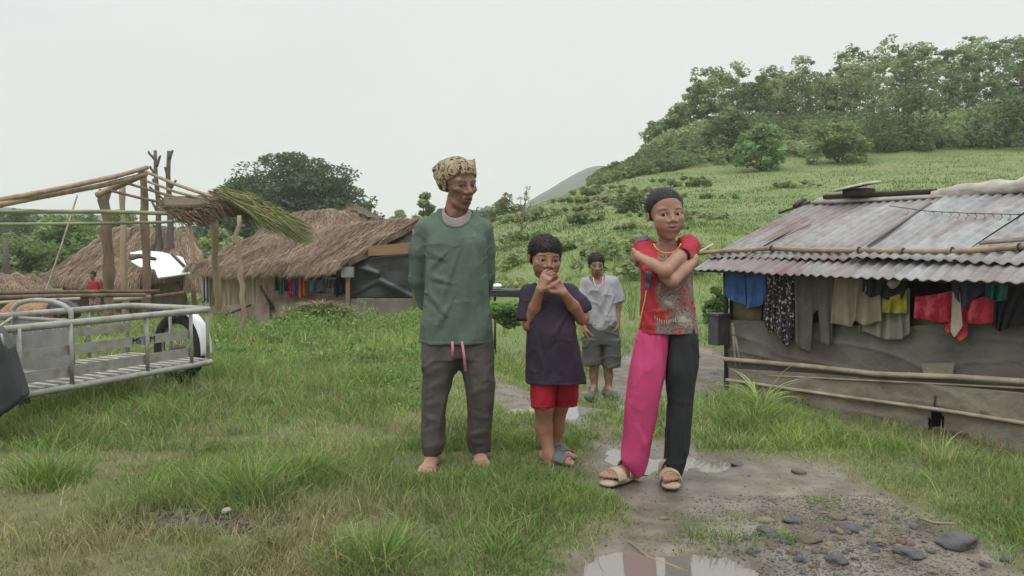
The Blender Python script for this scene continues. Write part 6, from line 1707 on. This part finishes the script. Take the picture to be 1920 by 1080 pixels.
# tray on legs between the old man and the boy
tt = thing('feed_trough', 'black trough on legs between the old man and the boy', 'trough', G(955, 610))
Yt = 10.6; a = P(918, 548, Yt); b = P(1000, 550, Yt)
mb = MB(); mb.beam(a, b, .26, .10); link('trough', mb, M_blackp, tt, auto=False)
for px in (928, 992):
    mb = MB(); c = P(px, 548, Yt); mb.beam(c - UZ * .04, np.array([c[0], c[1], tz(c[0], c[1])]), .03, .03, up=(0, 1, 0)); link('leg', mb, M_dark, tt)
mb = MB(); mb.beam(P(918, 543, Yt), P(1000, 545, Yt), .275, .006); link('rim', mb, mat('grey_rim', (.3, .3, .29), None, 5, .6, .1), tt, auto=False)
blob('plastic_bowl', 'small pale bowl standing on the black trough', 'bowl', P(933, 536, Yt), (.06, .06, .03), M_white, .008, .002)
blob('yellow_cup', 'small yellow cup standing on the black trough beside the boy', 'cup', P(968, 534, Yt), (.04, .04, .04), M_yel, .008, .002)

# ================================================================== cart
M_steel = mat('grey_painted_steel', (.31, .305, .28), (.20, .185, .155), 14, .5, .35, 50, spec=.4, c3=(.27, .262, .235), contrast=(.38, .70))
M_slat = mat('bleached_slat', (.50, .48, .45), (.26, .24, .21), 5, .75, .4, 40)
M_rubber = mat('tyre_rubber', (.022, .022, .023), (.035, .034, .033), 20, .8, .6, 60)
M_fender = mat('white_fender', (.72, .72, .72), (.55, .55, .54), 5, .4, .1, 30, spec=.5)
NL = P(35, 612, 4.8); NR = P(398, 583, 6.2); zt = (NL[2] + NR[2]) / 2 + .0
dl = (NR - NL) * [1, 1, 0]; LL_ = np.linalg.norm(dl); dl /= LL_; dw = np.array([-dl[1], dl[0], 0])
CW = .90
def CT(l, w_, z): return np.array([NL[0], NL[1], 0]) + dl * l * LL_ + dw * w_ * CW + UZ * z
zb = P(40, 742, 4.8)[2] + .01; zb2 = P(400, 681, 6.2)[2]; zb = (zb + zb2) / 2; print('cart z', zt, zb, LL_)
def px_of(p):
    v = np.asarray(p) - [0, 0, CAMZ]; f = v[1] * _cp - v[2] * _sp; u = v[1] * _sp + v[2] * _cp
    return (round(960 + F0 * v[0] / f), round(540 - F0 * u / f))
for l_ in (.16, .38, .6): print(l_, px_of(CT(l_, .36, zt)), px_of(CT(l_, 1.04, zt)), px_of(CT(l_, .36, zb)))
cart = thing('cart', 'grey steel sidecar cart with railings and a slatted floor, parked in the grass', 'cart', (*CT(.5, .5, 0)[:2], tz(*CT(.5, .5, 0)[:2])))
def rail(name, pts, r, m=None, seg=10): mb = MB(); mb.tube(pts, r, seg); return link(name, mb, m or M_steel, cart)
def rounded(pts, rc=.06, closed=False):
    out = []
    n = len(pts)
    for i, p in enumerate(pts):
        if not closed and i in (0, n - 1): out.append(p); continue
        a = pts[i - 1]; b = pts[(i + 1) % n]; da = (a - p) / np.linalg.norm(a - p); db = (b - p) / np.linalg.norm(b - p)
        for t in np.linspace(0, 1, 5): out.append(p + da * rc * (1 - t) ** 2 + db * rc * t ** 2)
    return out
top = [CT(-.25, 0.02, zt), CT(1, 0, zt), CT(1, 1, zt), CT(-.25, 1, zt)]
rail('top_rail', [p + 0 for p in rounded(top, .09)], .024)
bot = [CT(-.02, 0, zb), CT(1, 0, zb), CT(1, 1, zb), CT(-.02, 1, zb), CT(-.02, 0, zb)]
rail('bottom_rail', rounded(bot, .05), .021)
for (l, w_) in ((0.0, 0), (.22, 0), (.60, 0), (.86, 0), (1, .06), (.25, 1), (.5, 1), (.75, 1), (.98, 1), (1, .5)):
    rail('upright', [CT(l, w_, zb), CT(l, w_, zt)], .0135)
def flat(name, l0, l1, w_, z0, z1, m=M_steel, off=-.01):
    mb = MB(); mb.box((CT(l0, w_, z0) + CT(l1, w_, z1)) / 2 + dw * off, (CT(l1, w_, 0) - CT(l0, w_, 0)) / 2, dw * .003, UZ * abs(z1 - z0) / 2); return link(name, mb, m, cart, auto=False)
H_ = zt - zb
fa = flat('side_band', 0, .88, 0, zb + H_ * .50, zb + H_ * .66, off=.018); flat('side_band', 0, .88, 0, zb + H_ * .16, zb + H_ * .33, off=.018)
flat('side_band', .25, .98, 1, zb + H_ * .50, zb + H_ * .66, off=-.018)
PL = .38
# tubes alternate in the front (left) wall: sheet panel with arch
mb = MB(); mb.box((CT(PL, .36, zb + .02) + CT(PL, 1.04, zt - .03)) / 2, dw * CW * .34, dl * .004, UZ * (H_ - .02) / 2); link('front_panel', mb, mat('grey_sheet_metal', (.22, .22, .215), (.17, .17, .165), 8, .6, .4, 120), cart, auto=False)
arch = [CT(PL, .36, zb), CT(PL, .36, zt + .03)] + [CT(PL, .70 - .34 * math.cos(a), zt + .03 + .085 * math.sin(a)) for a in np.linspace(.15, math.pi - .15, 12)] + [CT(PL, 1.04, zt + .03), CT(PL, 1.04, zb)]
rail('arch', arch, .017)
rail('cross_rail', [CT(PL, .36, zt - .02), CT(PL, 1.04, zt - .02)], .013)
for l in np.linspace(.04, .97, 17):
    mb = MB(); mb.beam(CT(l, .02, zb + .02), CT(l, .98, zb + .02), .035, .014); link('slat', mb, M_slat, cart, auto=False)
for w_ in (.3, .7):
    mb = MB(); mb.beam(CT(0, w_, zb + .0), CT(1, w_, zb + .0), .03, .02); link('floor_beam', mb, M_dark, cart, auto=False)
rail('axle_bar', [CT(.10, .35, zb - .07), CT(.95, .45, zb - .07)], .014, M_dark)
mb = MB(); mb.box(CT(.12, .3, zb - .06), dl * .035, dw * .03, UZ * .045); link('bracket', mb, mat('rust_bracket', (.09, .06, .045), None, 20, .9, .4), cart, auto=False)
# wheel beyond the right end
wc = P(341, 672, 6.50); R_ = .28; wc[2] = tz(wc[0], wc[1]) + R_ + .0
wf = np.array([.88, -.47, 0]); wf /= np.linalg.norm(wf); wn = np.cross(UZ, wf)
whl = None; wc[0] -= .02
mb = MB(); pts = [wc + (R_ - .04) * (math.cos(a) * wf + math.sin(a) * UZ) for a in np.linspace(0, 2 * math.pi, 49)]
mb.tube(pts, .045, 12, cap=False); whl = link('wheel', mb, M_rubber, cart)
mb = MB(); pts = [wc + (R_ - .075) * (math.cos(a) * wf + math.sin(a) * UZ) for a in np.linspace(0, 2 * math.pi, 41)]; mb.tube(pts, .015, 8, cap=False)
for k in range(18):
    a = 2 * math.pi * k / 18; mb.tube([wc + wn * .02 * (-1) ** k, wc + (R_ - .08) * (math.cos(a) * wf + math.sin(a) * UZ)], .0018, 4)
mb.tube([wc - wn * .05, wc + wn * .05], .025, 10); link('rim', mb, mat('rusty_rim', (.16, .11, .08), (.25, .23, .21), 14, .6, .3), whl)
rail('axle', [wc, wc + dw * -.25 * 0 + (CT(.9, .7, zb - .05) - wc) * 1.0], .013, M_dark)
mb = MB()
def fen(u, v):
    a = math.radians(-8 + 128 * u); w_ = (v - .5) * .11
    rr = R_ + .035 + .012 * (1 - (2 * v - 1) ** 2)
    return wc - wf * 0 + rr * (math.cos(a) * wf + math.sin(a) * UZ) + wn * w_
mb.grid(fen, 30, 8, .004); link('fender', mb, M_fender, cart)
# lettering on the upper band
def text3d(s_, c, ux, uz, h, m, parent, name='lettering'):
    cu = bpy.data.curves.new('txt', 'FONT'); cu.body = s_; cu.size = h * 1.35; cu.extrude = .001; cu.align_x = 'CENTER'; cu.align_y = 'CENTER'
    to = bpy.data.objects.new('txt', cu); COL.objects.link(to); bpy.context.view_layer.update()
    me = bpy.data.meshes.new_from_object(to.evaluated_get(bpy.context.evaluated_depsgraph_get())); bpy.data.objects.remove(to)
    n_ = np.cross(ux, uz); v = np.empty(len(me.vertices) * 3); me.vertices.foreach_get('co', v); v = v.reshape(-1, 3)
    v = c + v[:, :1] * ux + v[:, 1:2] * uz + v[:, 2:3] * n_; me.vertices.foreach_set('co', v.ravel()); me.update()
    me.materials.clear(); o = link(name, me, m, parent); return o
M_ink = M_simple('black_paint', (.015, .015, .015), .6, .3)
zc = zb + H_ * .58
text3d('MS', CT(.60, 0, zc) - dl * .075 - dw * .0 + dw * .018 - dw * .006, dl, UZ, .045, M_ink, fa); text3d('M', CT(.60, 0, zc) + dl * .06 + dw * .018 - dw * .006, dl, UZ, .045, M_ink, fa)
# water drops hanging under the top rail
mb = MB()
for l in np.linspace(.05, .95, 22):
    c = CT(l + rng.uniform(-.01, .01), 0, zt - .024); mb.tube([c, c - UZ * .008], [.003, .0015], 6)
link('water_drops', mb, M_simple('water_drop', (.7, .72, .74), .05, .9), cart)
# dark mudguard of the motorcycle the cart is fixed to
mg = thing('motorcycle', 'dark motorcycle side panel at the left edge, in front of the cart', 'motorcycle', G(-20, 800))
mb = MB(); ol = [(-60, 560), (-5, 622), (14, 655), (42, 742), (40, 752), (8, 776), (-60, 800)]
pts = [P(x, y, 4.35) for x, y in ol]; n_ = len(pts)
mb.add(pts + [p + np.array([-.05, .16, 0]) for p in pts], [tuple(range(n_)), tuple(range(2 * n_ - 1, n_ - 1, -1))] + [(i, i + n_, (i + 1) % n_ + n_, (i + 1) % n_) for i in range(n_)])
o = link('side_panel', mb, mat('black_panel', (.03, .033, .036), (.05, .053, .056), 7, .35, .2), mg, auto=False)
bv = o.modifiers.new('b', 'BEVEL'); bv.width = .02; bv.segments = 3
mb = MB(); mb.tube([P(-10, 618, 4.33), P(8, 606, 4.4), P(22, 596, 4.5)], .008, 8); mb.tube([P(2, 625, 4.33), P(6, 640, 4.33), P(10, 650, 4.34)], .006, 8); link('brake_cable', mb, M_steel, mg)
c = P(-75, 720, 4.5); c[2] = tz(c[0], c[1]) + .3; mb = MB(); mb.tube([c + .26 * (math.cos(a) * np.array([.42, .9, 0]) + math.sin(a) * UZ) for a in np.linspace(0, 2 * math.pi, 40)], .045, 10, cap=False); link('wheel', mb, M_rubber, mg)

# ================================================================== stones, sticks, litter
M_stones = [mat('grey_stone', (.125, .125, .125), (.08, .082, .085), 5, .5, .6, 30), mat('brown_stone', (.17, .135, .10), (.11, .092, .075), 5, .55, .6, 30),
            mat('buff_stone', (.27, .22, .16), (.17, .145, .115), 5, .55, .6, 30), mat('rust_stone', (.22, .125, .08), (.14, .09, .065), 5, .55, .6, 30)]
def stone_mesh(seed):
    import bmesh
    bm = bmesh.new(); bmesh.ops.create_icosphere(bm, subdivisions=3, radius=1)
    for v in bm.verts:
        p = v.co; d = 1 + .34 * float(noise3(p.x * 1.3 + seed, p.y * 1.3, p.z * 1.3, seed)) + .10 * float(noise3(p.x * 4, p.y * 4, p.z * 4, seed)); v.co = p * d
    me = bpy.data.meshes.new('stone'); bm.to_mesh(me); bm.free(); me.polygons.foreach_set('use_smooth', [True] * len(me.polygons)); return me
SM = []
for k in range(4):
    for j in range(3):
        me = stone_mesh(k * 7 + j); me.materials.append(M_stones[k]); SM.append(me)
def stone(px, py, wpx, k, label, h=.55, group=None, rz=None, sink=.3, name='stone'):
    b = G(px, py); s = b[1] / F0; r = wpx * s / 2 * .86; sink += .06
    b[2] = float(ground_z(b[0], b[1])) + r * h * (1 - 2 * sink)
    o = bpy.data.objects.new(name, SM[k * 3 + int(rng.integers(0, 3))]); COL.objects.link(o); o.location = [float(q) for q in b]
    o.scale = (r, r * rng.uniform(.7, .95), r * h); o.rotation_euler = (rng.uniform(-.15, .15), rng.uniform(-.15, .15), rz if rz is not None else rng.uniform(0, 3))
    return tag(o, label, 'stone', group)
stone(1795, 1012, 82, 0, 'largest smooth dark grey stone at the right, beside the green reed', .42, rz=.2, sink=.27)
stone(1500, 878, 34, 1, 'flat brownish stone lying alone behind the stone patch', .4)
stone(1383, 862, 34, 0, 'broad flat grey stone half sunk in the mud right of the girl', .3)
stone(1302, 868, 30, 2, 'flat buff stone at the edge of the grass right of the girl', .3)
stone(1131, 938, 24, 3, 'small rust-red stone in the grass before the pink trouser leg', .4)
stone(1212, 945, 12, 2, 'tiny pale stone just left of the girl\'s right sandal tip', .6)
stone(1243, 963, 26, 2, 'pale flat stone in the mud in front of the girl', .35)
stone(1488, 955, 10, 2, 'tiny white pebble alone at the back of the stone patch', .7)
stone(1485, 968, 50, 0, 'long grey stone at the back left of the stone patch', .35)
stone(1437, 968, 46, 2, 'pale tan stone at the left end of the stone patch', .35)
stone(1440, 992, 50, 0, 'wide dark grey stone at the left edge of the stone patch', .4)
stone(1645, 1007, 26, 2, 'rounded buff stone in the middle of the stone patch', .6)
stone(1690, 1007, 26, 3, 'orange-brown stone at the right of the stone patch', .6)
stone(1705, 1030, 60, 0, 'broad slanted grey stone in front of the orange-brown one', .4)
stone(1570, 1045, 44, 0, 'dark grey stone near the bottom of the stone patch', .5)
stone(1570, 962, 46, 1, 'brown flat stone at the back of the stone patch', .35)
stone(1515, 1000, 50, 1, 'long tan stone lying in the left half of the stone patch', .4)
stone(1573, 990, 24, 2, 'rounded pale stone near the centre of the stone patch', .7)
stone(1598, 985, 40, 0, 'dark grey stone right of the rounded pale one', .45)
stone(1890, 1042, 30, 0, 'dark stone in the grass at the lower right corner', .5)
stone(1400, 1000, 20, 0, 'lone dark stone left of the stone patch in a grass tuft', .5)
stone(370, 975, 34, 0, 'dark rounded stone half buried in the bare dirt patch', .6, sink=.15)
stone(325, 970, 26, 0, 'lumpy dark stone at the left of the bare dirt patch', .5)
for i in range(125):
    px = rng.normal(1600, 125); py = rng.normal(1005, 38)
    if not (1400 < px < 1890 and 935 < py < 1079): continue
    if mud_mask(*(G(px, py)[:2])) < .4: continue
    stone(px, py, abs(rng.normal(10, 7)) + 6, int(rng.choice([0, 0, 0, 0, 0, 1, 1, 1, 2, 2, 3], 1)[0]), 'small wet river stone lying loose in the muddy stone patch', rng.uniform(.4, .75), 'small loose stones in the muddy patch', sink=rng.uniform(.34, .46))
# fine gravel
n = 9000
px = np.concatenate([rng.normal(1620, 150, n - n // 6), rng.uniform(1060, 1960, n // 6)]); dd = np.concatenate([rng.uniform(2.55, 3.5, n - n // 6), rng.uniform(2.5, 4.4, n // 6)])
x = (px - 960) / F0 * dd; y = dd; k = mud_mask(x, y) > .6; x, y = x[k], y[k]; n = len(x)
z = ground_z(x, y); r = rng.uniform(.0015, .0065, n)
base = np.array([[1, 0, 0], [0, 1, 0], [-1, 0, 0], [0, -1, 0], [0, 0, .8], [0, 0, -.6]], float)
V = (np.stack([x, y, z], 1)[:, None] + base[None] * (r[:, None] * rng.uniform(.6, 1.3, (n, 1)))[:, :, None] + rng.normal(0, .2, (n, 6, 3)) * r[:, None, None])
Fb = np.array([[0, 1, 4], [1, 2, 4], [2, 3, 4], [3, 0, 4], [1, 0, 5], [2, 1, 5], [3, 2, 5], [0, 3, 5]])
Fa = (np.arange(n)[:, None, None] * 6 + Fb[None]).reshape(-1, 3)
cc = np.array([[.12, .11, .10], [.16, .14, .115], [.20, .17, .14], [.09, .088, .082]])[rng.integers(0, 4, n)]
o = link('gravel', mesh_np('gravel', V.reshape(-1, 3), Fa, np.repeat(cc, 6, 0), True), mat('gravel', W1, (.8, .8, .8), 30, .5, .2, attr=True)); tag(o, 'fine gravel scattered over the wet mud', 'gravel', kind='stuff')
def stick(label, pts, r, m, name='stick'):
    p = []
    for (x, y, h) in pts: b = G(x, y); b[2] = float(ground_z(b[0], b[1])) + h; p.append(b)
    mb = MB(); mb.tube(p, r, 8); o = link(name, mb, m, loc=p[0]); tag(o, label, 'stick')
stick('thin pale stick lying from the puddle edge towards the stones', [(1178, 1008, .010), (1215, 1022, .010), (1255, 1036, .012), (1290, 1050, .014)], [.0025, .003, .0028, .002], M_bamboo)
stick('green reed stalk lying against the largest grey stone', [(1722, 966, .012), (1752, 985, .03), (1788, 1007, .07)], [.005, .006, .004], M_gbamboo, 'reed_stalk')
blob('white_litter', 'crumpled white scrap of litter behind the bare dirt patch', 'litter', G(424, 966) + [0, 0, .018], (.020, .016, .010), M_paletarp, .004, .012, 45)
# bare soil clods
n = 1500; cen = G(385, 978); x = cen[0] + rng.normal(0, .14, n); y = cen[1] + rng.normal(0, .055, n); z = ground_z(x, y); r = rng.uniform(.004, .017, n)
V = (np.stack([x, y, z], 1)[:, None] + base[None] * r[:, None, None] + rng.normal(0, .25, (n, 6, 3)) * r[:, None, None])
Fa = (np.arange(n)[:, None, None] * 6 + Fb[None]).reshape(-1, 3)
o = link('soil_clods', mesh_np('soil_clods', V.reshape(-1, 3), Fa, None, True), mat('dark_soil', (.075, .06, .05), (.13, .105, .085), 30, .9, .4)); tag(o, 'dark soil clods scattered over the bare dirt patch', 'soil', kind='stuff')
# ================================================================== trees, thicket, mountains, haze
DK = (.15, .205, .09); MID = (.24, .315, .125); LT = (.33, .41, .18); HILLG = (.22, .30, .12); YEL = (.36, .40, .20)
def tree(name, label, base, top, spread, nclump, per, leaf, col, clear=.35, trunk=.12, squash=.7, group=None, cat='tree', dome=False, flat=.5):
    base = np.asarray(base, float); H = top - base[2]
    t = thing(name, label, cat, base, group)
    C = []; R = []
    mb = MB(); n0 = 3 if not dome else 7
    fork = base + UZ * H * clear * .8 + np.array([rng.normal(0, .02 * H), 0, 0])
    limb(mb, base - UZ * .2, fork, trunk, trunk * .75, .03)
    for i in range(nclump):
        a = rng.uniform(0, 6.283); rr = spread * math.sqrt(rng.random())
        if dome:
            hmax = math.sqrt(max(0, 1 - (rr / spread) ** 2)); z = base[2] + H * (clear + (1 - clear) * (rng.uniform(.25, 1) * hmax * .92 + .02))
        else:
            z = base[2] + H * (clear + (1 - clear) * rng.uniform(.05, .95)); rr *= (1 - .55 * max(0, (z - base[2]) / H - .6) / .4)
        c = np.array([base[0] + rr * math.cos(a), base[1] + rr * math.sin(a) * .8, z]); C.append(c); R.append(spread * (rng.uniform(.18, .34) if not name == 'hill_tree' else rng.uniform(.12, .42)))
        if i < 9 + (14 if dome else 0): limb(mb, fork, c, trunk * .5, trunk * .1, .07)
    limb(mb, fork, base + UZ * H * .97, trunk * .6, trunk * .1, .04); C.append(base + UZ * H * .93); R.append(spread * .2)
    link('trunk', mb, M_bark, t)
    link('crown', foliage_mesh('crown', C, R, per, leaf, col, squash, flat), M_leaf, t)
    return t
# big round tree behind the middle hut
b = P(552, 440, 62); b[2] = tz(b[0], b[1])
tree('rain_tree', 'large dark round-crowned tree standing behind the middle thatched hut', b, P(552, 282, 62)[2], 6.0, 230, 260, .16, (.095, .14, .065), .06, .42, .42, dome=True)
def ttop(px): return np.interp(px, [1200, 1240, 1282, 1325, 1367, 1431, 1490, 1537, 1585, 1665, 1729, 1777, 1830, 1888, 1960], [262, 205, 158, 122, 124, 124, 96, 110, 92, 66, 78, 78, 54, 62, 52])
# skyline trees on the hill
k = 0
for i, px in enumerate(np.linspace(1232, 1985, 58)):
    px = px + rng.uniform(-8, 8); Y = rng.uniform(63, 72)
    b = P(px, 300, Y); b[2] = tz(b[0], b[1])
    top = P(px, ttop(px) + rng.uniform(-6, 40), Y)[2]
    H = top - b[2]
    if H < 1.5: continue
    tree('hill_tree', 'slender light-crowned tree in the row along the hill crest', b, top, rng.uniform(.9, 1.9), 38, 46, .13, [MID, LT, YEL, HILLG][int(rng.integers(0, 4))], rng.uniform(.0, .30), .035, .7, 'slender trees along the hill crest')
for (px, y0, y1, sp, col, lab) in ((1700, 292, 170, 3.0, DK, 'dense dark bushy tree on the hillside below the crest'), (1425, 335, 235, 1.4, (.24, .36, .14), 'bright young tree at the foot of the wooded hill'),
                                   (1890, 290, 190, 2.6, DK, 'dense dark tree on the slope at the right edge'), (1570, 320, 235, 1.6, MID, 'mid-green tree with a pale bare trunk on the slope'),
                                   (1370, 300, 215, 1.9, DK, 'dark bushy tree left of the bright young one')):
    b = G(px, y0 - 14); Y = b[1]
    tree('hillside_tree', lab, b, P(px, y1, Y)[2], sp, 44, 70, .15, col, .02, .10, .8)
# thicket on the slope: one mass nobody could count
n = 2300; C = []; R = []; base_c = []
for i in range(n):
    px = rng.uniform(1108, 2000); Y = rng.uniform(50.0, 69)
    x = (px - 960) / F0 * Y; z = tz(x, Y)
    if px < 1225 and Y > 60: continue
    r = rng.uniform(.25, .95) * (1 if px > 1200 else .65); C.append((x, Y, z + r * .5)); R.append(r * .8)
    v = float(fbm2(x, Y, .16, 91, 2)); base_c.append(np.array(HILLG) * (1 + .6 * v) if v < .12 else np.array(LT))
C = np.array(C); R = np.array(R); per = 48
pts = clump_pts(C, R, per, .8); cc = np.repeat(np.array(base_c) * rng.uniform(.7, 1.25, (len(C), 1)), per, 0) * rng.uniform(.9, 1.1, (len(pts), 1))
o = link('thicket', mesh_np('thicket', *leafcloud(pts, .17, cc, .6)), M_leaf); tag(o, 'dense green thicket covering the steep face of the hill', 'thicket', kind='stuff')
def shrub(px, py, wpx, hpx, col, label, Y=None, per=110, n=14, leaf=None, group=None, name='shrub'):
    b = G(px, py) if Y is None else P(px, py, Y)
    s = b[1] / F0; w_, h_ = wpx * s / 2, hpx * s
    C = [b + np.array([rng.uniform(-1, 1) * w_ * .75, rng.uniform(-1, 1) * w_ * .5, h_ * rng.uniform(.2, .85)]) for _ in range(n)]
    C = [c - np.array([0, 0, h_ * .45 * abs(c[0] - b[0]) / w_]) for c in C]
    R = [min(w_, h_) * rng.uniform(.3, .55) for _ in C]
    t = thing(name, label, 'shrub', b, group)
    link('foliage', foliage_mesh('foliage', C, R, per, leaf or max(.03, s * 3.2), col, .85), M_leaf, t)
    mb = MB()
    for c in C[:5]: limb(mb, b - UZ * .05, c, h_ * .03, h_ * .01)
    link('stems', mb, M_bark, t); return t
shrub(1190, 398, 70, 44, (.15, .19, .08), 'round brownish-green bush alone on the meadow left of the girl\'s head')
shrub(950, 412, 60, 50, HILLG, 'dense green bush right beside the old man\'s face')
shrub(905, 418, 50, 40, (.09, .17, .05), 'low green bush half hidden behind the old man\'s shoulder')
shrub(1100, 418, 90, 20, HILLG, 'low wide dark bush on the meadow above the boy')
shrub(1020, 408, 70, 20, HILLG, 'low bush beside the bare sapling')
shrub(1340, 610, 55, 85, (.19, .31, .10), 'leafy green bush at the left corner of the tin-roofed hut', Y=9.9)
shrub(945, 605, 60, 45, (.20, .32, .10), 'broad-leaved green plant growing under the black trough', Y=9.6, leaf=.05)
shrub(1500, 350, 110, 12, LT, 'low dark brush patch on the meadow above the tin roof')
shrub(1300, 350, 130, 18, HILLG, 'wide low brush patch at the foot of the wooded hill')
shrub(1065, 470, 60, 18, LT, 'low green tussock on the meadow above the boy\'s head')
shrub(965, 500, 60, 26, LT, 'low green tussock on the meadow right of the old man\'s sleeve')
for i in range(44):
    px = rng.uniform(890, 1330); Y = rng.uniform(14, 44); x = (px - 960) / F0 * Y
    b = np.array([x, Y, tz(x, Y)]); s = Y / F0
    w_ = rng.uniform(.6, 1.6); h_ = rng.uniform(.12, .3)
    C = [b + np.array([rng.uniform(-w_, w_), rng.uniform(-w_, w_) * .6, h_ * rng.uniform(.1, .7)]) for _ in range(9)]
    t = link('meadow_bush', foliage_mesh('meadow_bush', C, [h_ * .7] * 9, 50, .03 + Y * .0022, [np.array(LT) * .8, np.array(LT) * .95, np.array(YEL) * .85][i % 3], .8), M_leaf, loc=b); tag(t, 'low green weed clump scattered on the grassy slope', 'bush', 'low weed clumps on the grassy slope')
# trees behind the old man and at the left
for (px, py, w_, h_, Y, col, lab) in ((800, 430, 60, 72, 40, LT, 'light green tree just left of the old man\'s neck'), (750, 432, 60, 40, 44, LT, 'low light green tree between the thatched roof and the old man'),
                                      (120, 520, 170, 108, 38, MID, 'broad green tree behind the left hut, seen through the poles'), (20, 530, 130, 90, 36, MID, 'dark green tree at the far left edge'),
                                      (225, 470, 110, 78, 42, LT, 'light green tree behind the ridge of the left hut'), (415, 490, 110, 60, 40, LT, 'pale green trees between the two thatched huts'),
                                      (345, 470, 90, 45, 46, MID, 'green tree low behind the charred trunks')):
    b = P(px, py, Y); b[2] = tz(b[0], b[1]); s = Y / F0
    tree('broadleaf_tree', lab, b, P(px, py - h_, Y)[2], w_ * s / 2, 42, 130, .13, col, .12, .12, .8, dome=True)
# far tree line: one mass
C = []; R = []
for i in range(900):
    px = rng.uniform(-700, 1010); Y = rng.uniform(72, 150); x = (px - 960) / F0 * Y
    top = np.interp(px, [-160, 100, 300, 420, 700, 860, 1010], [400, 405, 425, 430, 428, 410, 405]) + 10 * float(noise3(px * .02, 0, 0, 4))
    zt_ = P(px, top, Y)[2]; z = tz(x, Y) + (zt_ - tz(x, Y)) * rng.random() ** .6 * .95
    C.append((x, Y, z)); R.append(rng.uniform(.8, 1.9))
C = np.array(C)
o = link('far_wood', foliage_mesh('far_wood', C, R, 60, .42, (.085, .135, .055), .8), M_leaf); tag(o, 'distant wood forming a low green line behind the huts', 'wood', kind='stuff')
# thin sapling
sp_ = thing('sapling', 'thin almost leafless sapling on the meadow between the old man and the girl', 'tree', G(977, 450))
b = G(977, 450); Y = b[1]; mb = MB(); s = Y / F0
tips = [(990, 352), (975, 372), (962, 385), (995, 378), (1003, 392), (968, 400), (985, 395)]
mb.tube([b - UZ * .05, P(979, 420, Y), P(984, 390, Y), P(988, 356, Y)], [2.2 * s, 1.8 * s, 1.2 * s, .6 * s], 7)
for x, y in tips: limb(mb, P(980 + (x - 980) * .15, min(440, y + 35), Y), P(x, y, Y), 1.2 * s, .5 * s, .06)
link('trunk', mb, mat('pale_bark', (.22, .19, .14), (.15, .13, .10), 8, .9, .4), sp_)
link('crown', foliage_mesh('crown', [P(x, y, Y) for x, y in tips[:4]] + [P(988, 362, Y), P(988, 372, Y)], [6 * s] * 6, 26, s * 2.4, LT), M_leaf, sp_)
# weeds on the bank in front of the middle hut, and round the cart
def weeds(name, label, n, f, leaf, col):
    P_ = np.array([f() for _ in range(n)]); P_[:, 2] += terrain(P_[:, 0], P_[:, 1])
    cc = np.array(col) * rng.uniform(.6, 1.3, (n, 1)); cc[rng.random(n) < .12] = np.array(LT)
    o = link(name, mesh_np(name, *leafcloud(P_, leaf, cc, 1.4)), M_leaf); tag(o, label, 'weeds', kind='stuff')
def fw():
    px = rng.uniform(400, 800); Y = rng.uniform(7.5, 13.5); x = (px - 960) / F0 * Y
    h = .42 * max(0, .25 + 1.1 * float(noise3(x * 1.4, Y * 1.4, 0, 5))); return (x, Y, h * rng.random() + .02)
weeds('leafy_weeds', 'leafy green weeds covering the bank before the thatched hut', 13000, fw, .028, (.19, .31, .085))
def fw2():
    px = rng.uniform(640, 800); Y = rng.uniform(5.2, 8); x = (px - 960) / F0 * Y
    h = .20 * max(0, .4 + 1.1 * float(noise3(x * 2.2, Y * 2.2, 0, 6))); return (x, Y, h * rng.random() + .02)
weeds('leafy_weeds', 'low leafy weeds in the grass left of the old man', 3600, fw2, .017, (.21, .34, .09))
# mountains
def ridge(name, prof, Y, m, depth=200, zb=-3):
    px = np.linspace(prof[0][0], prof[-1][0], 160); top = np.interp(px, [p[0] for p in prof], [p[1] for p in prof])
    rows = []
    for j, t in enumerate(np.linspace(0, 1, 22)):
        row = []
        for x_, y_ in zip(px, top):
            p = P(x_, y_ + 1.2 * float(noise3(x_ * .08, 0, 1, 5)), Y); z = zb + (p[2] - zb) * math.sin(t * math.pi / 2)
            yy = Y - depth * (1 - t); xx = p[0] + 14 * float(noise3(p[0] * .012, t * 4, 2, 6)) * (1 - t); z += 5 * float(noise3(xx * .03, yy * .03, 3, 7)) * t * (1 - t) * 2
            row.append((xx, yy, z))
        rows.append(row)
    rows += [[(a, b + depth * .8, zb) for (a, b, c) in rows[-1]]]
    mb = MB(); mb.gridarr(np.array(rows)); o = link(name, mb, m); tag(o, kind='structure')
M_mtn = mat('mountain_forest', (.03, .045, .03), (.06, .08, .045), .05, .95, .8, .25, dist=3)
ridge('mountain', [(960, 400), (1000, 376), (1040, 352), (1075, 330), (1100, 318), (1118, 316), (1150, 318), (1200, 340), (1300, 380)], 620, M_mtn)
ridge('distant_hill', [(-900, 410), (-300, 400), (-100, 392), (60, 392), (140, 398), (230, 410), (330, 428), (420, 445), (520, 460)], 520, M_mtn)
# haze
mb = MB(); mb.box((0, 700, 42), (1100, 0, 0), (0, 900, 0), (0, 0, 48)); hz = link('haze', mb, [], auto=False)
mh = bpy.data.materials.new('haze'); mh.use_nodes = True; n_ = mh.node_tree.nodes; n_.remove(n_['Principled BSDF'])
pv = n_.new('ShaderNodeVolumePrincipled'); pv.inputs['Color'].default_value = (.93, .95, .96, 1); pv.inputs['Density'].default_value = .0008; pv.inputs['Anisotropy'].default_value = .2
mh.node_tree.links.new(pv.outputs[0], n_['Material Output'].inputs['Volume']); hz.data.materials.append(mh); tag(hz, kind='stuff'); hz['label'] = 'thin pale haze in the damp air over the whole valley'; hz['category'] = 'haze'
SC.cycles.volume_bounces = 1
print('OBJECT COUNT', len(bpy.data.objects))
